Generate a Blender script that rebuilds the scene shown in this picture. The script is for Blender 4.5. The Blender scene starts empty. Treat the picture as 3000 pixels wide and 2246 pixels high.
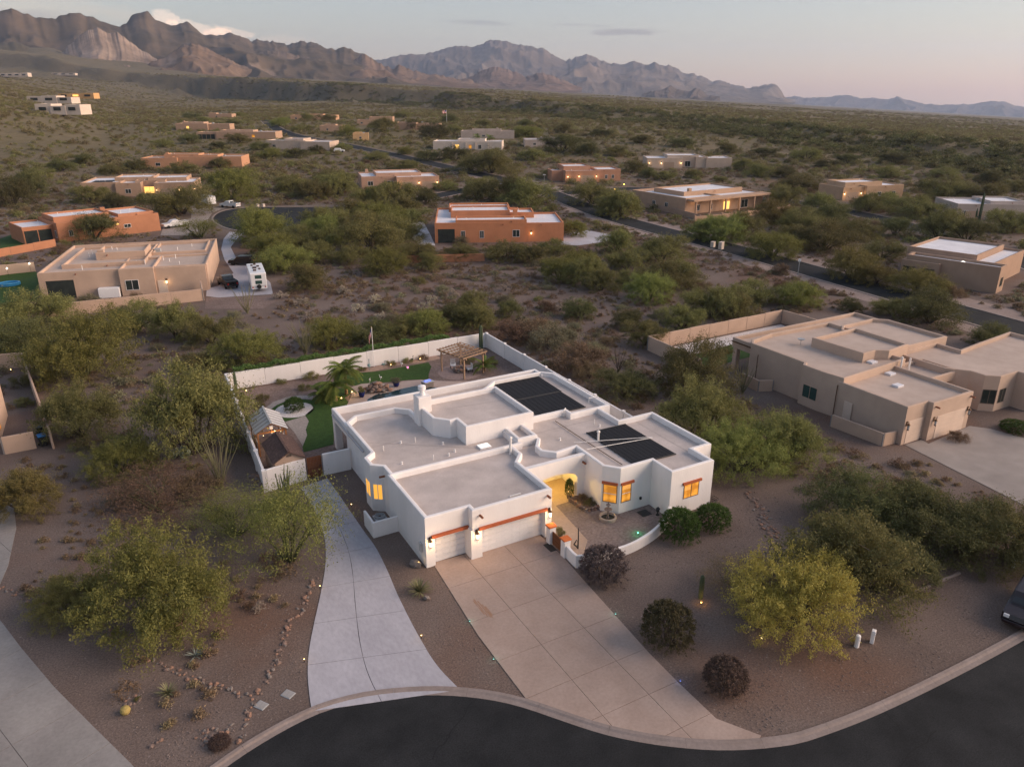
import bpy, math, random
import numpy as np
from mathutils import Vector, Matrix, Euler
from math import radians, sin, cos, pi, sqrt, atan2
random.seed(7)
SC = bpy.context.scene
COL = SC.collection
# ------------------------------------------------------------------ camera
F_PX, PITCH, YAW, CAM_H = 2220.0, radians(21.1), radians(29.0), 30.0
cam_d = bpy.data.cameras.new('camera'); cam = bpy.data.objects.new('camera', cam_d); COL.objects.link(cam)
cam_d.sensor_fit = 'HORIZONTAL'; cam_d.sensor_width = 36.0; cam_d.lens = 36.0 * F_PX / 3000.0
cam_d.clip_start = 0.5; cam_d.clip_end = 60000.0
cam.location = (0, 0, CAM_H); cam.rotation_euler = (pi / 2 - PITCH, 0, -YAW)
SC.camera = cam
# ------------------------------------------------------------------ sky, sun, exposure
SUN_AZ, SUN_EL = YAW + radians(90), radians(3.0)
world = bpy.data.worlds.new('World'); SC.world = world; world.use_nodes = True
WN, WL = world.node_tree.nodes, world.node_tree.links
WN.clear()
w_out = WN.new('ShaderNodeOutputWorld'); w_bg = WN.new('ShaderNodeBackground'); w_sky = WN.new('ShaderNodeTexSky')
w_sky.sky_type = 'NISHITA'; w_sky.sun_disc = False; w_sky.sun_elevation = SUN_EL; w_sky.sun_rotation = SUN_AZ
w_sky.altitude = 900; w_sky.air_density = 1.0; w_sky.dust_density = 0.8; w_sky.ozone_density = 1.2
w_bg.inputs['Strength'].default_value = 0.145
SKY_WARM = WN.new('ShaderNodeMix'); SKY_WARM.data_type = 'RGBA'; SKY_WARM.blend_type = 'MULTIPLY'; SKY_WARM.inputs[0].default_value = 1.0
SKY_WARM.inputs[7].default_value = (1.14, 0.97, 0.95, 1)
WL.new(w_sky.outputs[0], SKY_WARM.inputs[6])
# thin high veil evens the clear-sky colour out
w_veil = WN.new('ShaderNodeMix'); w_veil.data_type = 'RGBA'; w_veil.inputs[0].default_value = 0.6
w_veil.inputs[7].default_value = (0.76, 0.89, 1.20, 1); WL.new(SKY_WARM.outputs[2], w_veil.inputs[6])
# ---- clouds live in the sky itself, by direction (azimuth from the view axis, elevation)
w_tc = WN.new('ShaderNodeTexCoord'); w_rot = WN.new('ShaderNodeVectorRotate'); w_rot.rotation_type = 'Z_AXIS'; w_rot.inputs['Angle'].default_value = YAW
WL.new(w_tc.outputs['Generated'], w_rot.inputs['Vector'])
w_sep = WN.new('ShaderNodeSeparateXYZ'); WL.new(w_rot.outputs[0], w_sep.inputs[0])
def wmath(op, a, b=None, clamp=False):
    n = WN.new('ShaderNodeMath'); n.operation = op; n.use_clamp = clamp
    for i, v in enumerate((a, b)):
        if v is None: continue
        if isinstance(v, (int, float)): n.inputs[i].default_value = v
        else: WL.new(v, n.inputs[i])
    return n.outputs[0]
w_yc = wmath('MAXIMUM', w_sep.outputs[1], 0.05)
w_u = wmath('DIVIDE', w_sep.outputs[0], w_yc); w_v = wmath('DIVIDE', w_sep.outputs[2], w_yc)
def cloud(prev, u0, v0, ru, rv, scale, stretch, thresh, soft, col, amount, slope=0.0):
    # soft-edged patch of cloud centred at tan(azimuth)=u0, tan(elevation)=v0
    du = wmath('DIVIDE', wmath('SUBTRACT', w_u, u0), ru)
    vv = wmath('SUBTRACT', wmath('SUBTRACT', w_v, v0), wmath('MULTIPLY', wmath('SUBTRACT', w_u, u0), slope))
    dv = wmath('DIVIDE', vv, rv)
    r2 = wmath('ADD', wmath('MULTIPLY', du, du), wmath('MULTIPLY', dv, dv))
    comb = WN.new('ShaderNodeCombineXYZ'); WL.new(w_u, comb.inputs[0]); WL.new(wmath('MULTIPLY', vv, stretch), comb.inputs[1])
    nz = WN.new('ShaderNodeTexNoise'); nz.inputs['Scale'].default_value = scale; nz.inputs['Detail'].default_value = 7; nz.inputs['Roughness'].default_value = 0.62
    WL.new(comb.outputs[0], nz.inputs['Vector'])
    m = wmath('ADD', wmath('SUBTRACT', 1.0, r2), wmath('MULTIPLY', wmath('SUBTRACT', nz.outputs['Fac'], 0.5), 2.4))
    mr = WN.new('ShaderNodeMapRange'); mr.interpolation_type = 'SMOOTHSTEP'
    WL.new(m, mr.inputs[0]); mr.inputs[1].default_value = thresh; mr.inputs[2].default_value = thresh + soft
    mr.inputs[3].default_value = 0; mr.inputs[4].default_value = amount
    mx = WN.new('ShaderNodeMix'); mx.data_type = 'RGBA'; mx.blend_type = 'MULTIPLY'
    WL.new(mr.outputs[0], mx.inputs[0]); WL.new(prev, mx.inputs[6]); mx.inputs[7].default_value = (*col, 1)
    return mx.outputs[2]
def sky_uv(px, py):
    x, y = (px - 1500) / F_PX, (1123 - py) / F_PX
    f = cos(PITCH) + y * sin(PITCH); return x / f, (y * cos(PITCH) - sin(PITCH)) / f
_c = w_veil.outputs[2]
for px, py, ru, rv, sc_, st, th, so, col, am, sl in (
        (478, 60, .024, .016, 60, 1.3, .3, .35, (1.75, 1.45, 1.32), .95, -.1), (575, 86, .050, .012, 52, 1.3, .3, .35, (1.7, 1.42, 1.3), .95, -.16), (670, 100, .040, .010, 52, 1.3, .35, .4, (1.6, 1.36, 1.26), .9, -.1),
        (820, 118, .05, .008, 40, 1.6, .3, .5, (1.3, 1.15, 1.1), .6, 0), (150, 30, .17, .022, 16, 5, .2, 1.0, (1.22, 1.08, 1.0), .7, -.07), (60, 40, .10, .008, 20, 8, .2, .8, (.78, .78, .84), .7, -.05),
        (1830, 95, .062, .0052, 26, 9, .2, .7, (.72, .69, .74), .95, 0), (1400, 68, .05, .004, 26, 9, .2, .8, (.80, .78, .82), .9, -.03), (1710, 74, .05, .003, 26, 9, .3, .8, (.86, .83, .86), .8, -.03)):
    _c = cloud(_c, *sky_uv(px, py), ru, rv, sc_, st, th, so, col, am, sl)
WL.new(_c, w_bg.inputs['Color']); WL.new(w_bg.outputs[0], w_out.inputs['Surface'])
sun_d = bpy.data.lights.new('sun', 'SUN'); sun = bpy.data.objects.new('sun', sun_d); COL.objects.link(sun)
sun_d.energy = 2.2; sun_d.angle = radians(60); sun_d.color = (1.0, 0.76, 0.58)
_sd = Vector((sin(SUN_AZ) * cos(radians(14)), cos(SUN_AZ) * cos(radians(14)), sin(radians(14))))
sun.rotation_euler = (-_sd).to_track_quat('-Z', 'Y').to_euler(); sun.location = _sd * 300
SC.view_settings.view_transform = 'Standard'; SC.view_settings.look = 'None'; SC.view_settings.gamma = 1.0
SC.view_settings.exposure = 1.75
SC.render.engine = 'CYCLES'
SC.cycles.use_denoising = True
SC.cycles.max_bounces = 6; SC.cycles.diffuse_bounces = 3; SC.cycles.glossy_bounces = 2; SC.cycles.transmission_bounces = 3
SC.cycles.transparent_max_bounces = 6; SC.cycles.volume_bounces = 0; SC.cycles.sample_clamp_indirect = 6.0
# ------------------------------------------------------------------ place helpers: photo pixel (3000 x 2246) -> world point on the ground
FH = Vector((sin(YAW), cos(YAW), 0)); RH = Vector((cos(YAW), -sin(YAW), 0))
FW = Vector((FH.x * cos(PITCH), FH.y * cos(PITCH), -sin(PITCH))); UPV = RH.cross(FW)
def smooth(a, b, x):
    t = np.clip((x - a) / (b - a), 0, 1); return t * t * (3 - 2 * t)
_BL = np.array([(420, 60), (205, 285), (120, 520), (-60, 1000), (-150, 1300), (-330, 1500), (-700, 2000), (-1500, 2600), (-4000, 3800)], float)
def hash2(ix, iy, seed):
    h = (ix.astype(np.int64) * 374761393 + iy.astype(np.int64) * 668265263 + seed * 974711) & 0xffffffff
    h = ((h ^ (h >> 13)) * 1274126177) & 0xffffffff
    return ((h ^ (h >> 16)) & 0xffff) / 65535.0
def vnoise(x, y, seed=0):
    x = np.asarray(x, float); y = np.asarray(y, float)
    ix, iy = np.floor(x), np.floor(y); fx, fy = x - ix, y - iy
    fx = fx * fx * (3 - 2 * fx); fy = fy * fy * (3 - 2 * fy)
    a, b = hash2(ix, iy, seed), hash2(ix + 1, iy, seed); c, d = hash2(ix, iy + 1, seed), hash2(ix + 1, iy + 1, seed)
    return (a + (b - a) * fx) * (1 - fy) + (c + (d - c) * fx) * fy
def fbm(x, y, seed=0, octv=5, gain=0.5):
    s, a, n = 0, 1, 0
    for k in range(octv):
        s = s + a * vnoise(x, y, seed + k * 17); n += a; a *= gain; x = x * 2.03 + 11.3; y = y * 2.03 - 7.1
    return s / n
def bluff_dist(u, v):
    best = None
    for (a, b) in zip(_BL[:-1], _BL[1:]):
        d = b - a; L = np.hypot(*d); t = np.clip(((u - a[0]) * d[0] + (v - a[1]) * d[1]) / (L * L), 0, 1)
        px, py = u - (a[0] + t * d[0]), v - (a[1] + t * d[1]); dist = np.hypot(px, py)
        best = dist if best is None else np.minimum(best, dist)
    s = np.where(v > np.interp(u, _BL[::-1, 0], _BL[::-1, 1]), 1, -1)
    return best * s
def height_uv(u, v):
    u = np.asarray(u, float); v = np.asarray(v, float)
    r = np.hypot(u, v)
    n = bluff_dist(u, v) + (fbm(u / 110, v / 110, 5, 6, 0.6) - 0.5) * 190
    top = 17 - 0.053 * u + 0.004 * v
    top = np.where(u < -400, 17 + 0.053 * 400 + (-u - 400) * 0.045 + 0.004 * v, top)
    base = 9.0 * smooth(200, 560, v)
    k = smooth(-10, 45, n); terr = base * (1 - k) + k * top
    hl = np.maximum(0, -u - (0.47 - 0.30 * smooth(900, 3500, v)) * v - 20) * (0.19 - 0.095 * smooth(700, 2600, v)) * smooth(260, 700, r)
    hl = hl * (0.75 + 0.5 * fbm(u / 220, v / 220, 9))
    und = (fbm(u / 150, v / 150, 3) - 0.5) * 14 * smooth(520, 1200, r) + (fbm(u / 40, v / 40, 4) - 0.5) * 5 * smooth(500, 900, r)
    return np.where(v < 30, 0, terr + np.maximum(hl - np.maximum(terr - 9, 0) * 0.6, 0) + und)
def height(x, y):
    u = x * RH.x + y * RH.y; v = x * FH.x + y * FH.y
    return float(height_uv(np.array([u]), np.array([v]))[0])
def ray(px, py): return FW + RH * ((px - 1500) / F_PX) - UPV * ((py - 1123) / F_PX)
def G(px, py, z=None, dz=0.0):
    """world point seen at a photo pixel: on the plane z, or on the terrain"""
    d = ray(px, py)
    if z is not None:
        t = (z - CAM_H) / d.z; return Vector((d.x * t, d.y * t, z))
    if d.z < -1e-4:
        t = (dz - CAM_H) / d.z; p = Vector((d.x * t, d.y * t, 0))
        if p.length < 480 and abs(height(p.x, p.y)) < 0.02: return p
    t, h0 = 60.0, 1.0
    while t < 9000:
        p = Vector((d.x * t, d.y * t, CAM_H + d.z * t)); gap = p.z - dz - height(p.x, p.y)
        if gap < 0: break
        t += max(0.3, gap * 0.8)
    p.z = height(p.x, p.y); return p
def PIX(p):
    v = Vector(p) - Vector((0, 0, CAM_H)); k = v.dot(FW)
    return 1500 + F_PX * v.dot(RH) / k, 1123 - F_PX * v.dot(UPV) / k, k
# ------------------------------------------------------------------ materials
MATS = {}
def nodes_of(name):
    m = bpy.data.materials.new(name); m.use_nodes = True
    nt = m.node_tree; return m, nt.nodes, nt.links, nt.nodes['Principled BSDF']
def mat(name, c1, c2=None, scale=3.0, rough=0.85, bump=0.0, bscale=None, detail=5, spec=0.3, metal=0.0, fine=None, finec=0.0, world=False, big=None, bigc=0.0, stretch=None):
    """procedural colour: two-tone noise + optional fine speckle and broad patches"""
    if name in MATS: return MATS[name]
    m, N, L, P = nodes_of(name)
    P.inputs['Roughness'].default_value = rough; P.inputs['Metallic'].default_value = metal
    P.inputs['Specular IOR Level'].default_value = spec
    c2 = c2 or tuple(min(1, v * 1.18) for v in c1)
    tc = N.new('ShaderNodeTexCoord'); vec = tc.outputs['Object']
    if world:
        ge = N.new('ShaderNodeNewGeometry'); vec = ge.outputs['Position']
    if stretch:
        mp = N.new('ShaderNodeMapping'); mp.inputs['Scale'].default_value = stretch; L.new(vec, mp.inputs['Vector']); vec = mp.outputs[0]
    def noise(s, d=detail, r=0.6):
        n = N.new('ShaderNodeTexNoise'); n.inputs['Scale'].default_value = s; n.inputs['Detail'].default_value = d; n.inputs['Roughness'].default_value = r
        L.new(vec, n.inputs['Vector']); return n.outputs['Fac']
    def ramp(fac, lo, hi):
        r = N.new('ShaderNodeMapRange'); r.inputs[1].default_value = lo; r.inputs[2].default_value = hi; L.new(fac, r.inputs[0]); return r.outputs[0]
    mx = N.new('ShaderNodeMix'); mx.data_type = 'RGBA'; L.new(ramp(noise(scale), 0.32, 0.68), mx.inputs[0])
    mx.inputs[6].default_value = (*c1, 1); mx.inputs[7].default_value = (*c2, 1); out = mx.outputs[2]
    for s, amt in ((fine, finec), (big, bigc)):
        if s:
            mm = N.new('ShaderNodeMix'); mm.data_type = 'RGBA'; mm.blend_type = 'MULTIPLY'; mm.inputs[0].default_value = 1
            mr = N.new('ShaderNodeMapRange'); L.new(noise(s, 3), mr.inputs[0]); mr.inputs[1].default_value = 0.3; mr.inputs[2].default_value = 0.7
            mr.inputs[3].default_value = 1 - amt; mr.inputs[4].default_value = 1 + amt
            cb = N.new('ShaderNodeCombineColor'); [L.new(mr.outputs[0], cb.inputs[i]) for i in range(3)]
            L.new(out, mm.inputs[6]); L.new(cb.outputs[0], mm.inputs[7]); out = mm.outputs[2]
    L.new(out, P.inputs['Base Color'])
    if bump:
        b = N.new('ShaderNodeBump'); b.inputs['Strength'].default_value = 1.0; b.inputs['Distance'].default_value = bump
        L.new(noise(bscale or scale * 4, 4), b.inputs['Height']); L.new(b.outputs[0], P.inputs['Normal'])
    MATS[name] = m; return m
def emit(name, col, strength, col2=None, scale=2.0):
    if name in MATS: return MATS[name]
    m, N, L, P = nodes_of(name)
    P.inputs['Base Color'].default_value = (*[c * 0.5 for c in col], 1); P.inputs['Roughness'].default_value = 0.4
    P.inputs['Emission Color'].default_value = (*col, 1); P.inputs['Emission Strength'].default_value = strength
    if col2:
        tc = N.new('ShaderNodeTexCoord'); n = N.new('ShaderNodeTexNoise'); n.inputs['Scale'].default_value = scale; n.inputs['Detail'].default_value = 2
        L.new(tc.outputs['Object'], n.inputs['Vector']); mr = N.new('ShaderNodeMapRange'); mr.inputs[1].default_value = 0.42; mr.inputs[2].default_value = 0.58; L.new(n.outputs['Fac'], mr.inputs[0])
        mx = N.new('ShaderNodeMix'); mx.data_type = 'RGBA'; L.new(mr.outputs[0], mx.inputs[0]); mx.inputs[6].default_value = (*col, 1); mx.inputs[7].default_value = (*col2, 1)
        L.new(mx.outputs[2], P.inputs['Emission Color'])
    MATS[name] = m; return m
def leafmat(name, c1, c2, rough=0.7, trans=0.25):
    """foliage: clump-scale colour change + object-to-object change, slightly translucent"""
    if name in MATS: return MATS[name]
    m, N, L, P = nodes_of(name); P.inputs['Roughness'].default_value = rough; P.inputs['Specular IOR Level'].default_value = 0.15
    tc = N.new('ShaderNodeTexCoord'); n = N.new('ShaderNodeTexNoise'); n.inputs['Scale'].default_value = 3.0; n.inputs['Detail'].default_value = 4; n.inputs['Roughness'].default_value = 0.7
    L.new(tc.outputs['Object'], n.inputs['Vector'])
    mr = N.new('ShaderNodeMapRange'); mr.inputs[1].default_value = 0.33; mr.inputs[2].default_value = 0.67; L.new(n.outputs['Fac'], mr.inputs[0])
    oi = N.new('ShaderNodeObjectInfo')
    mx = N.new('ShaderNodeMix'); mx.data_type = 'RGBA'; L.new(mr.outputs[0], mx.inputs[0]); mx.inputs[6].default_value = (*c1, 1); mx.inputs[7].default_value = (*c2, 1)
    hs = N.new('ShaderNodeHueSaturation'); L.new(mx.outputs[2], hs.inputs['Color'])
    v = N.new('ShaderNodeMapRange'); v.inputs[3].default_value = 0.92; v.inputs[4].default_value = 1.5; L.new(oi.outputs['Random'], v.inputs[0]); L.new(v.outputs[0], hs.inputs['Value'])
    h = N.new('ShaderNodeMath'); h.operation = 'MULTIPLY_ADD'; L.new(oi.outputs['Random'], h.inputs[0]); h.inputs[1].default_value = 0.045; h.inputs[2].default_value = 0.475; L.new(h.outputs[0], hs.inputs['Hue'])
    L.new(hs.outputs[0], P.inputs['Base Color'])
    tr = N.new('ShaderNodeBsdfTranslucent'); L.new(hs.outputs[0], tr.inputs['Color'])
    ms = N.new('ShaderNodeMixShader'); ms.inputs[0].default_value = trans; L.new(P.outputs[0], ms.inputs[1]); L.new(tr.outputs[0], ms.inputs[2])
    L.new(ms.outputs[0], N['Material Output'].inputs['Surface'])
    MATS[name] = m; return m
# ------------------------------------------------------------------ mesh builder
class MB:
    def __init__(s): s.v = []; s.f = []; s.sm = False
    def add(s, vs, fs):
        o = len(s.v); s.v += [tuple(p) for p in vs]; s.f += [tuple(i + o for i in f) for f in fs]; return s
    def box(s, x0, y0, z0, x1, y1, z1):
        x0, x1 = min(x0, x1), max(x0, x1); y0, y1 = min(y0, y1), max(y0, y1); z0, z1 = min(z0, z1), max(z0, z1)
        return s.add([(x0, y0, z0), (x1, y0, z0), (x1, y1, z0), (x0, y1, z0), (x0, y0, z1), (x1, y0, z1), (x1, y1, z1), (x0, y1, z1)],
                     [(0, 3, 2, 1), (4, 5, 6, 7), (0, 1, 5, 4), (1, 2, 6, 5), (2, 3, 7, 6), (3, 0, 4, 7)])
    def cbox(s, x0, y0, z0, x1, y1, z1, b=0.03):
        """box with chamfered vertical and top edges"""
        x0, x1 = min(x0, x1), max(x0, x1); y0, y1 = min(y0, y1), max(y0, y1)
        p = [(x0 + b, y0), (x1 - b, y0), (x1, y0 + b), (x1, y1 - b), (x1 - b, y1), (x0 + b, y1), (x0, y1 - b), (x0, y0 + b)]
        q = [(x0 + 2 * b, y0 + b), (x1 - 2 * b, y0 + b), (x1 - b, y0 + 2 * b), (x1 - b, y1 - 2 * b), (x1 - 2 * b, y1 - b), (x0 + 2 * b, y1 - b), (x0 + b, y1 - 2 * b), (x0 + b, y0 + 2 * b)]
        vs = [(*a, z0) for a in p] + [(*a, z1 - b) for a in p] + [(*a, z1) for a in q]
        fs = [tuple(range(7, -1, -1)), tuple(range(16, 24))]
        for k in (0, 8):
            fs += [(k + i, k + (i + 1) % 8, k + 8 + (i + 1) % 8, k + 8 + i) for i in range(8)]
        return s.add(vs, fs)
    def prism(s, poly, z0, z1):
        n = len(poly); return s.add([(*p, z0) for p in poly] + [(*p, z1) for p in poly],
            [tuple(range(n - 1, -1, -1)), tuple(range(n, 2 * n))] + [(i, (i + 1) % n, n + (i + 1) % n, n + i) for i in range(n)])
    def flat(s, poly, z=0.0):
        return s.add([(*p, z) for p in poly], [tuple(range(len(poly)))])
    def tube(s, pts, rad, n=6, cap=True):
        pts = [Vector(p) for p in pts]
        if not hasattr(rad, '__len__'): rad = [rad] * len(pts)
        o = len(s.v); up0 = None
        for i, p in enumerate(pts):
            t = (pts[min(i + 1, len(pts) - 1)] - pts[max(i - 1, 0)]).normalized()
            a = t.orthogonal().normalized() if up0 is None else (up0 - t * up0.dot(t)).normalized(); up0 = a; b = t.cross(a)
            for k in range(n):
                w = 2 * pi * k / n; s.v.append(tuple(p + (a * cos(w) + b * sin(w)) * rad[i]))
        for i in range(len(pts) - 1):
            for k in range(n):
                s.f.append((o + i * n + k, o + i * n + (k + 1) % n, o + (i + 1) * n + (k + 1) % n, o + (i + 1) * n + k))
        if cap: s.f.append(tuple(o + k for k in range(n - 1, -1, -1))); e = o + (len(pts) - 1) * n; s.f.append(tuple(e + k for k in range(n)))
        return s
    def lathe(s, prof, n=16, c=(0, 0, 0)):
        o = len(s.v)
        for r, z in prof:
            for k in range(n): w = 2 * pi * k / n; s.v.append((c[0] + r * cos(w), c[1] + r * sin(w), c[2] + z))
        for i in range(len(prof) - 1):
            for k in range(n): s.f.append((o + i * n + k, o + i * n + (k + 1) % n, o + (i + 1) * n + (k + 1) % n, o + (i + 1) * n + k))
        s.f.append(tuple(o + k for k in range(n - 1, -1, -1))); e = o + (len(prof) - 1) * n; s.f.append(tuple(e + k for k in range(n)))
        return s
    def rock(s, c, r, rng, sq=0.7):
        t = (1 + 5 ** .5) / 2
        vs = [(-1, t, 0), (1, t, 0), (-1, -t, 0), (1, -t, 0), (0, -1, t), (0, 1, t), (0, -1, -t), (0, 1, -t), (t, 0, -1), (t, 0, 1), (-t, 0, -1), (-t, 0, 1)]
        fs = [(0, 11, 5), (0, 5, 1), (0, 1, 7), (0, 7, 10), (0, 10, 11), (1, 5, 9), (5, 11, 4), (11, 10, 2), (10, 7, 6), (7, 1, 8), (3, 9, 4), (3, 4, 2), (3, 2, 6), (3, 6, 8), (3, 8, 9), (4, 9, 5), (2, 4, 11), (6, 2, 10), (8, 6, 7), (9, 8, 1)]
        a = rng.random() * 6.3; sx, sy = rng.uniform(0.8, 1.3), rng.uniform(0.75, 1.1)
        out = []
        for v in vs:
            k = r / 1.9 * rng.uniform(0.8, 1.2); x, y, z = v[0] * k * sx, v[1] * k * sy, v[2] * k * sq
            out.append((c[0] + x * cos(a) - y * sin(a), c[1] + x * sin(a) + y * cos(a), c[2] + z))
        return s.add(out, fs)
    def mesh(s, name):
        me = bpy.data.meshes.new(name); me.from_pydata(s.v, [], s.f)
        if s.sm: me.shade_smooth()
        me.update(); return me
    def build(s, name, m, parent=None, loc=None, rotz=0.0):
        o = bpy.data.objects.new(name, s.mesh(name)); COL.objects.link(o)
        if m: o.data.materials.append(m)
        if parent: o.parent = parent
        if loc is not None: o.location = loc
        if rotz: o.rotation_euler.z = rotz
        return o
def tag(o, label=None, cat=None, group=None, kind=None):
    if label: o['label'] = label
    if cat: o['category'] = cat
    if group: o['group'] = group
    if kind: o['kind'] = kind
    return o
def empty(name, loc=(0, 0, 0), rz=0.0, label=None, cat=None, group=None):
    o = bpy.data.objects.new(name, None); COL.objects.link(o); o.location = loc; o.rotation_euler.z = rz; o.empty_display_size = 0.3
    return tag(o, label, cat, group)
def use(name, me, m, parent=None, loc=None, rotz=0.0, scale=None):
    """another object that shares a mesh"""
    o = bpy.data.objects.new(name, me); COL.objects.link(o)
    if m and not me.materials: me.materials.append(m)
    if parent: o.parent = parent
    if loc is not None: o.location = loc
    if rotz: o.rotation_euler.z = rotz
    if scale is not None: o.scale = scale if hasattr(scale, '__len__') else (scale,) * 3
    return o
def copy_tree(o, parent=None):
    c = o.copy(); COL.objects.link(c)
    if parent: c.parent = parent
    for ch in o.children: copy_tree(ch, c)
    return c
def structure(name, mb, m, **k):
    o = mb.build(name, m, **k); o['kind'] = 'structure'; return o
# ================================================================== terrain, mountains, haze
def npmesh(name, V, Fq):
    me = bpy.data.meshes.new(name); V = np.asarray(V, np.float32); Fq = np.asarray(Fq, np.int32); k = Fq.shape[1]
    me.vertices.add(len(V)); me.vertices.foreach_set('co', V.ravel()); me.loops.add(Fq.size); me.loops.foreach_set('vertex_index', Fq.ravel())
    me.polygons.add(len(Fq)); me.polygons.foreach_set('loop_start', np.arange(0, Fq.size, k, dtype=np.int32))
    me.update(calc_edges=True); me.validate(); return me
def gridfaces(nr, nc, wrap=False):
    i, j = np.meshgrid(np.arange(nr - 1), np.arange(nc if wrap else nc - 1), indexing='ij'); a = i * nc + j; b = i * nc + (j + 1) % nc
    return np.stack([a, b, b + nc, a + nc], -1).reshape(-1, 4)
def terrain():
    rad = list(np.arange(0.01, 420, 7)); r = 420.0
    while r < 15000: rad.append(r); r *= 1.026
    az = np.concatenate([np.arange(-48, 48, 0.45), np.arange(48, 312, 6)]) * pi / 180
    R, A = np.meshgrid(rad, az, indexing='ij'); u, v = R * np.sin(A), R * np.cos(A); z = height_uv(u, v)
    X = u * RH.x + v * FH.x; Y = u * RH.y + v * FH.y
    me = npmesh('ground', np.stack([X, Y, z], -1).reshape(-1, 3), gridfaces(len(rad), len(az), True)[:, ::-1]); me.shade_smooth()
    o = bpy.data.objects.new('ground', me); COL.objects.link(o); o['kind'] = 'structure'
    m, N, L, P = nodes_of('desert soil'); P.inputs['Roughness'].default_value = 0.95; P.inputs['Specular IOR Level'].default_value = 0.1
    ge = N.new('ShaderNodeNewGeometry'); pos = ge.outputs['Position']
    def noise(s, d=4, r=0.6):
        n = N.new('ShaderNodeTexNoise'); n.inputs['Scale'].default_value = s; n.inputs['Detail'].default_value = d; n.inputs['Roughness'].default_value = r; L.new(pos, n.inputs['Vector']); return n.outputs['Fac']
    def rng(f, a, b, c=0.0, d=1.0):
        r = N.new('ShaderNodeMapRange'); L.new(f, r.inputs[0])
        for i, q in enumerate((a, b, c, d)): r.inputs[1 + i].default_value = q
        return r.outputs[0]
    def mix(f, a, b, mode='MIX'):
        x = N.new('ShaderNodeMix'); x.data_type = 'RGBA'; x.blend_type = mode
        if isinstance(f, float): x.inputs[0].default_value = f
        else: L.new(f, x.inputs[0])
        for i, q in ((6, a), (7, b)):
            if isinstance(q, tuple): x.inputs[i].default_value = (*q, 1)
            else: L.new(q, x.inputs[i])
        return x.outputs[2]
    c = mix(rng(noise(0.12), .35, .65), (0.162, 0.120, 0.103), (0.225, 0.172, 0.149))
    c = mix(rng(noise(0.035, 5), .52, .66), c, (0.190, 0.108, 0.076))
    c = mix(rng(noise(9.0, 4, .8), .40, .60, 0.0, 1.0), c, mix(0.55, c, (0.060, 0.046, 0.038)))
    c = mix(rng(noise(6.0, 2, .5), .66, .72, 0, .5), c, (0.34, 0.28, 0.25))
    # beyond the houses: desert scrub too small to tell apart
    ln = N.new('ShaderNodeVectorMath'); ln.operation = 'LENGTH'; L.new(pos, ln.inputs[0]); far = rng(ln.outputs['Value'], 170, 430)
    sp = rng(noise(0.22, 4, .7), .42, .56); sp2 = rng(noise(0.02, 4), .4, .62)
    scr = mix(sp2, (0.135, 0.112, 0.058), (0.17, 0.136, 0.074)); scr = mix(sp, mix(0.35, scr, (0.19, 0.145, 0.10)), scr)
    scr = mix(rng(noise(0.06, 5, .75), .52, .66, 0, .75), scr, (0.078, 0.068, 0.036))
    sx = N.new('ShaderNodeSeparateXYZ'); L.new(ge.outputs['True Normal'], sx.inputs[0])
    scr = mix(rng(sx.outputs[2], 0.985, 0.92, 0, .4), scr, (0.065, 0.052, 0.034))  # steep faces darker: their shade, with denser brush, put into the colour
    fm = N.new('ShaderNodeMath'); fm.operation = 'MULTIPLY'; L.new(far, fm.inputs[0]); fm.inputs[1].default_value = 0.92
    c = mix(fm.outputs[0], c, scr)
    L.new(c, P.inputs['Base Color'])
    b = N.new('ShaderNodeBump'); b.inputs['Distance'].default_value = 0.05; b.inputs['Strength'].default_value = 0.8; L.new(noise(3.5, 6, .7), b.inputs['Height']); L.new(b.outputs[0], P.inputs['Normal'])
    me.materials.append(m); return o
GROUND = terrain()
def az_of(px): return math.atan((px - 1500) / F_PX * 1.0 / cos(PITCH) * 0.955)
def dir_el(px, py):
    d = ray(px, py); return atan2(d.dot(RH), d.dot(FH)), d.z / sqrt(d.x ** 2 + d.y ** 2)
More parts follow.
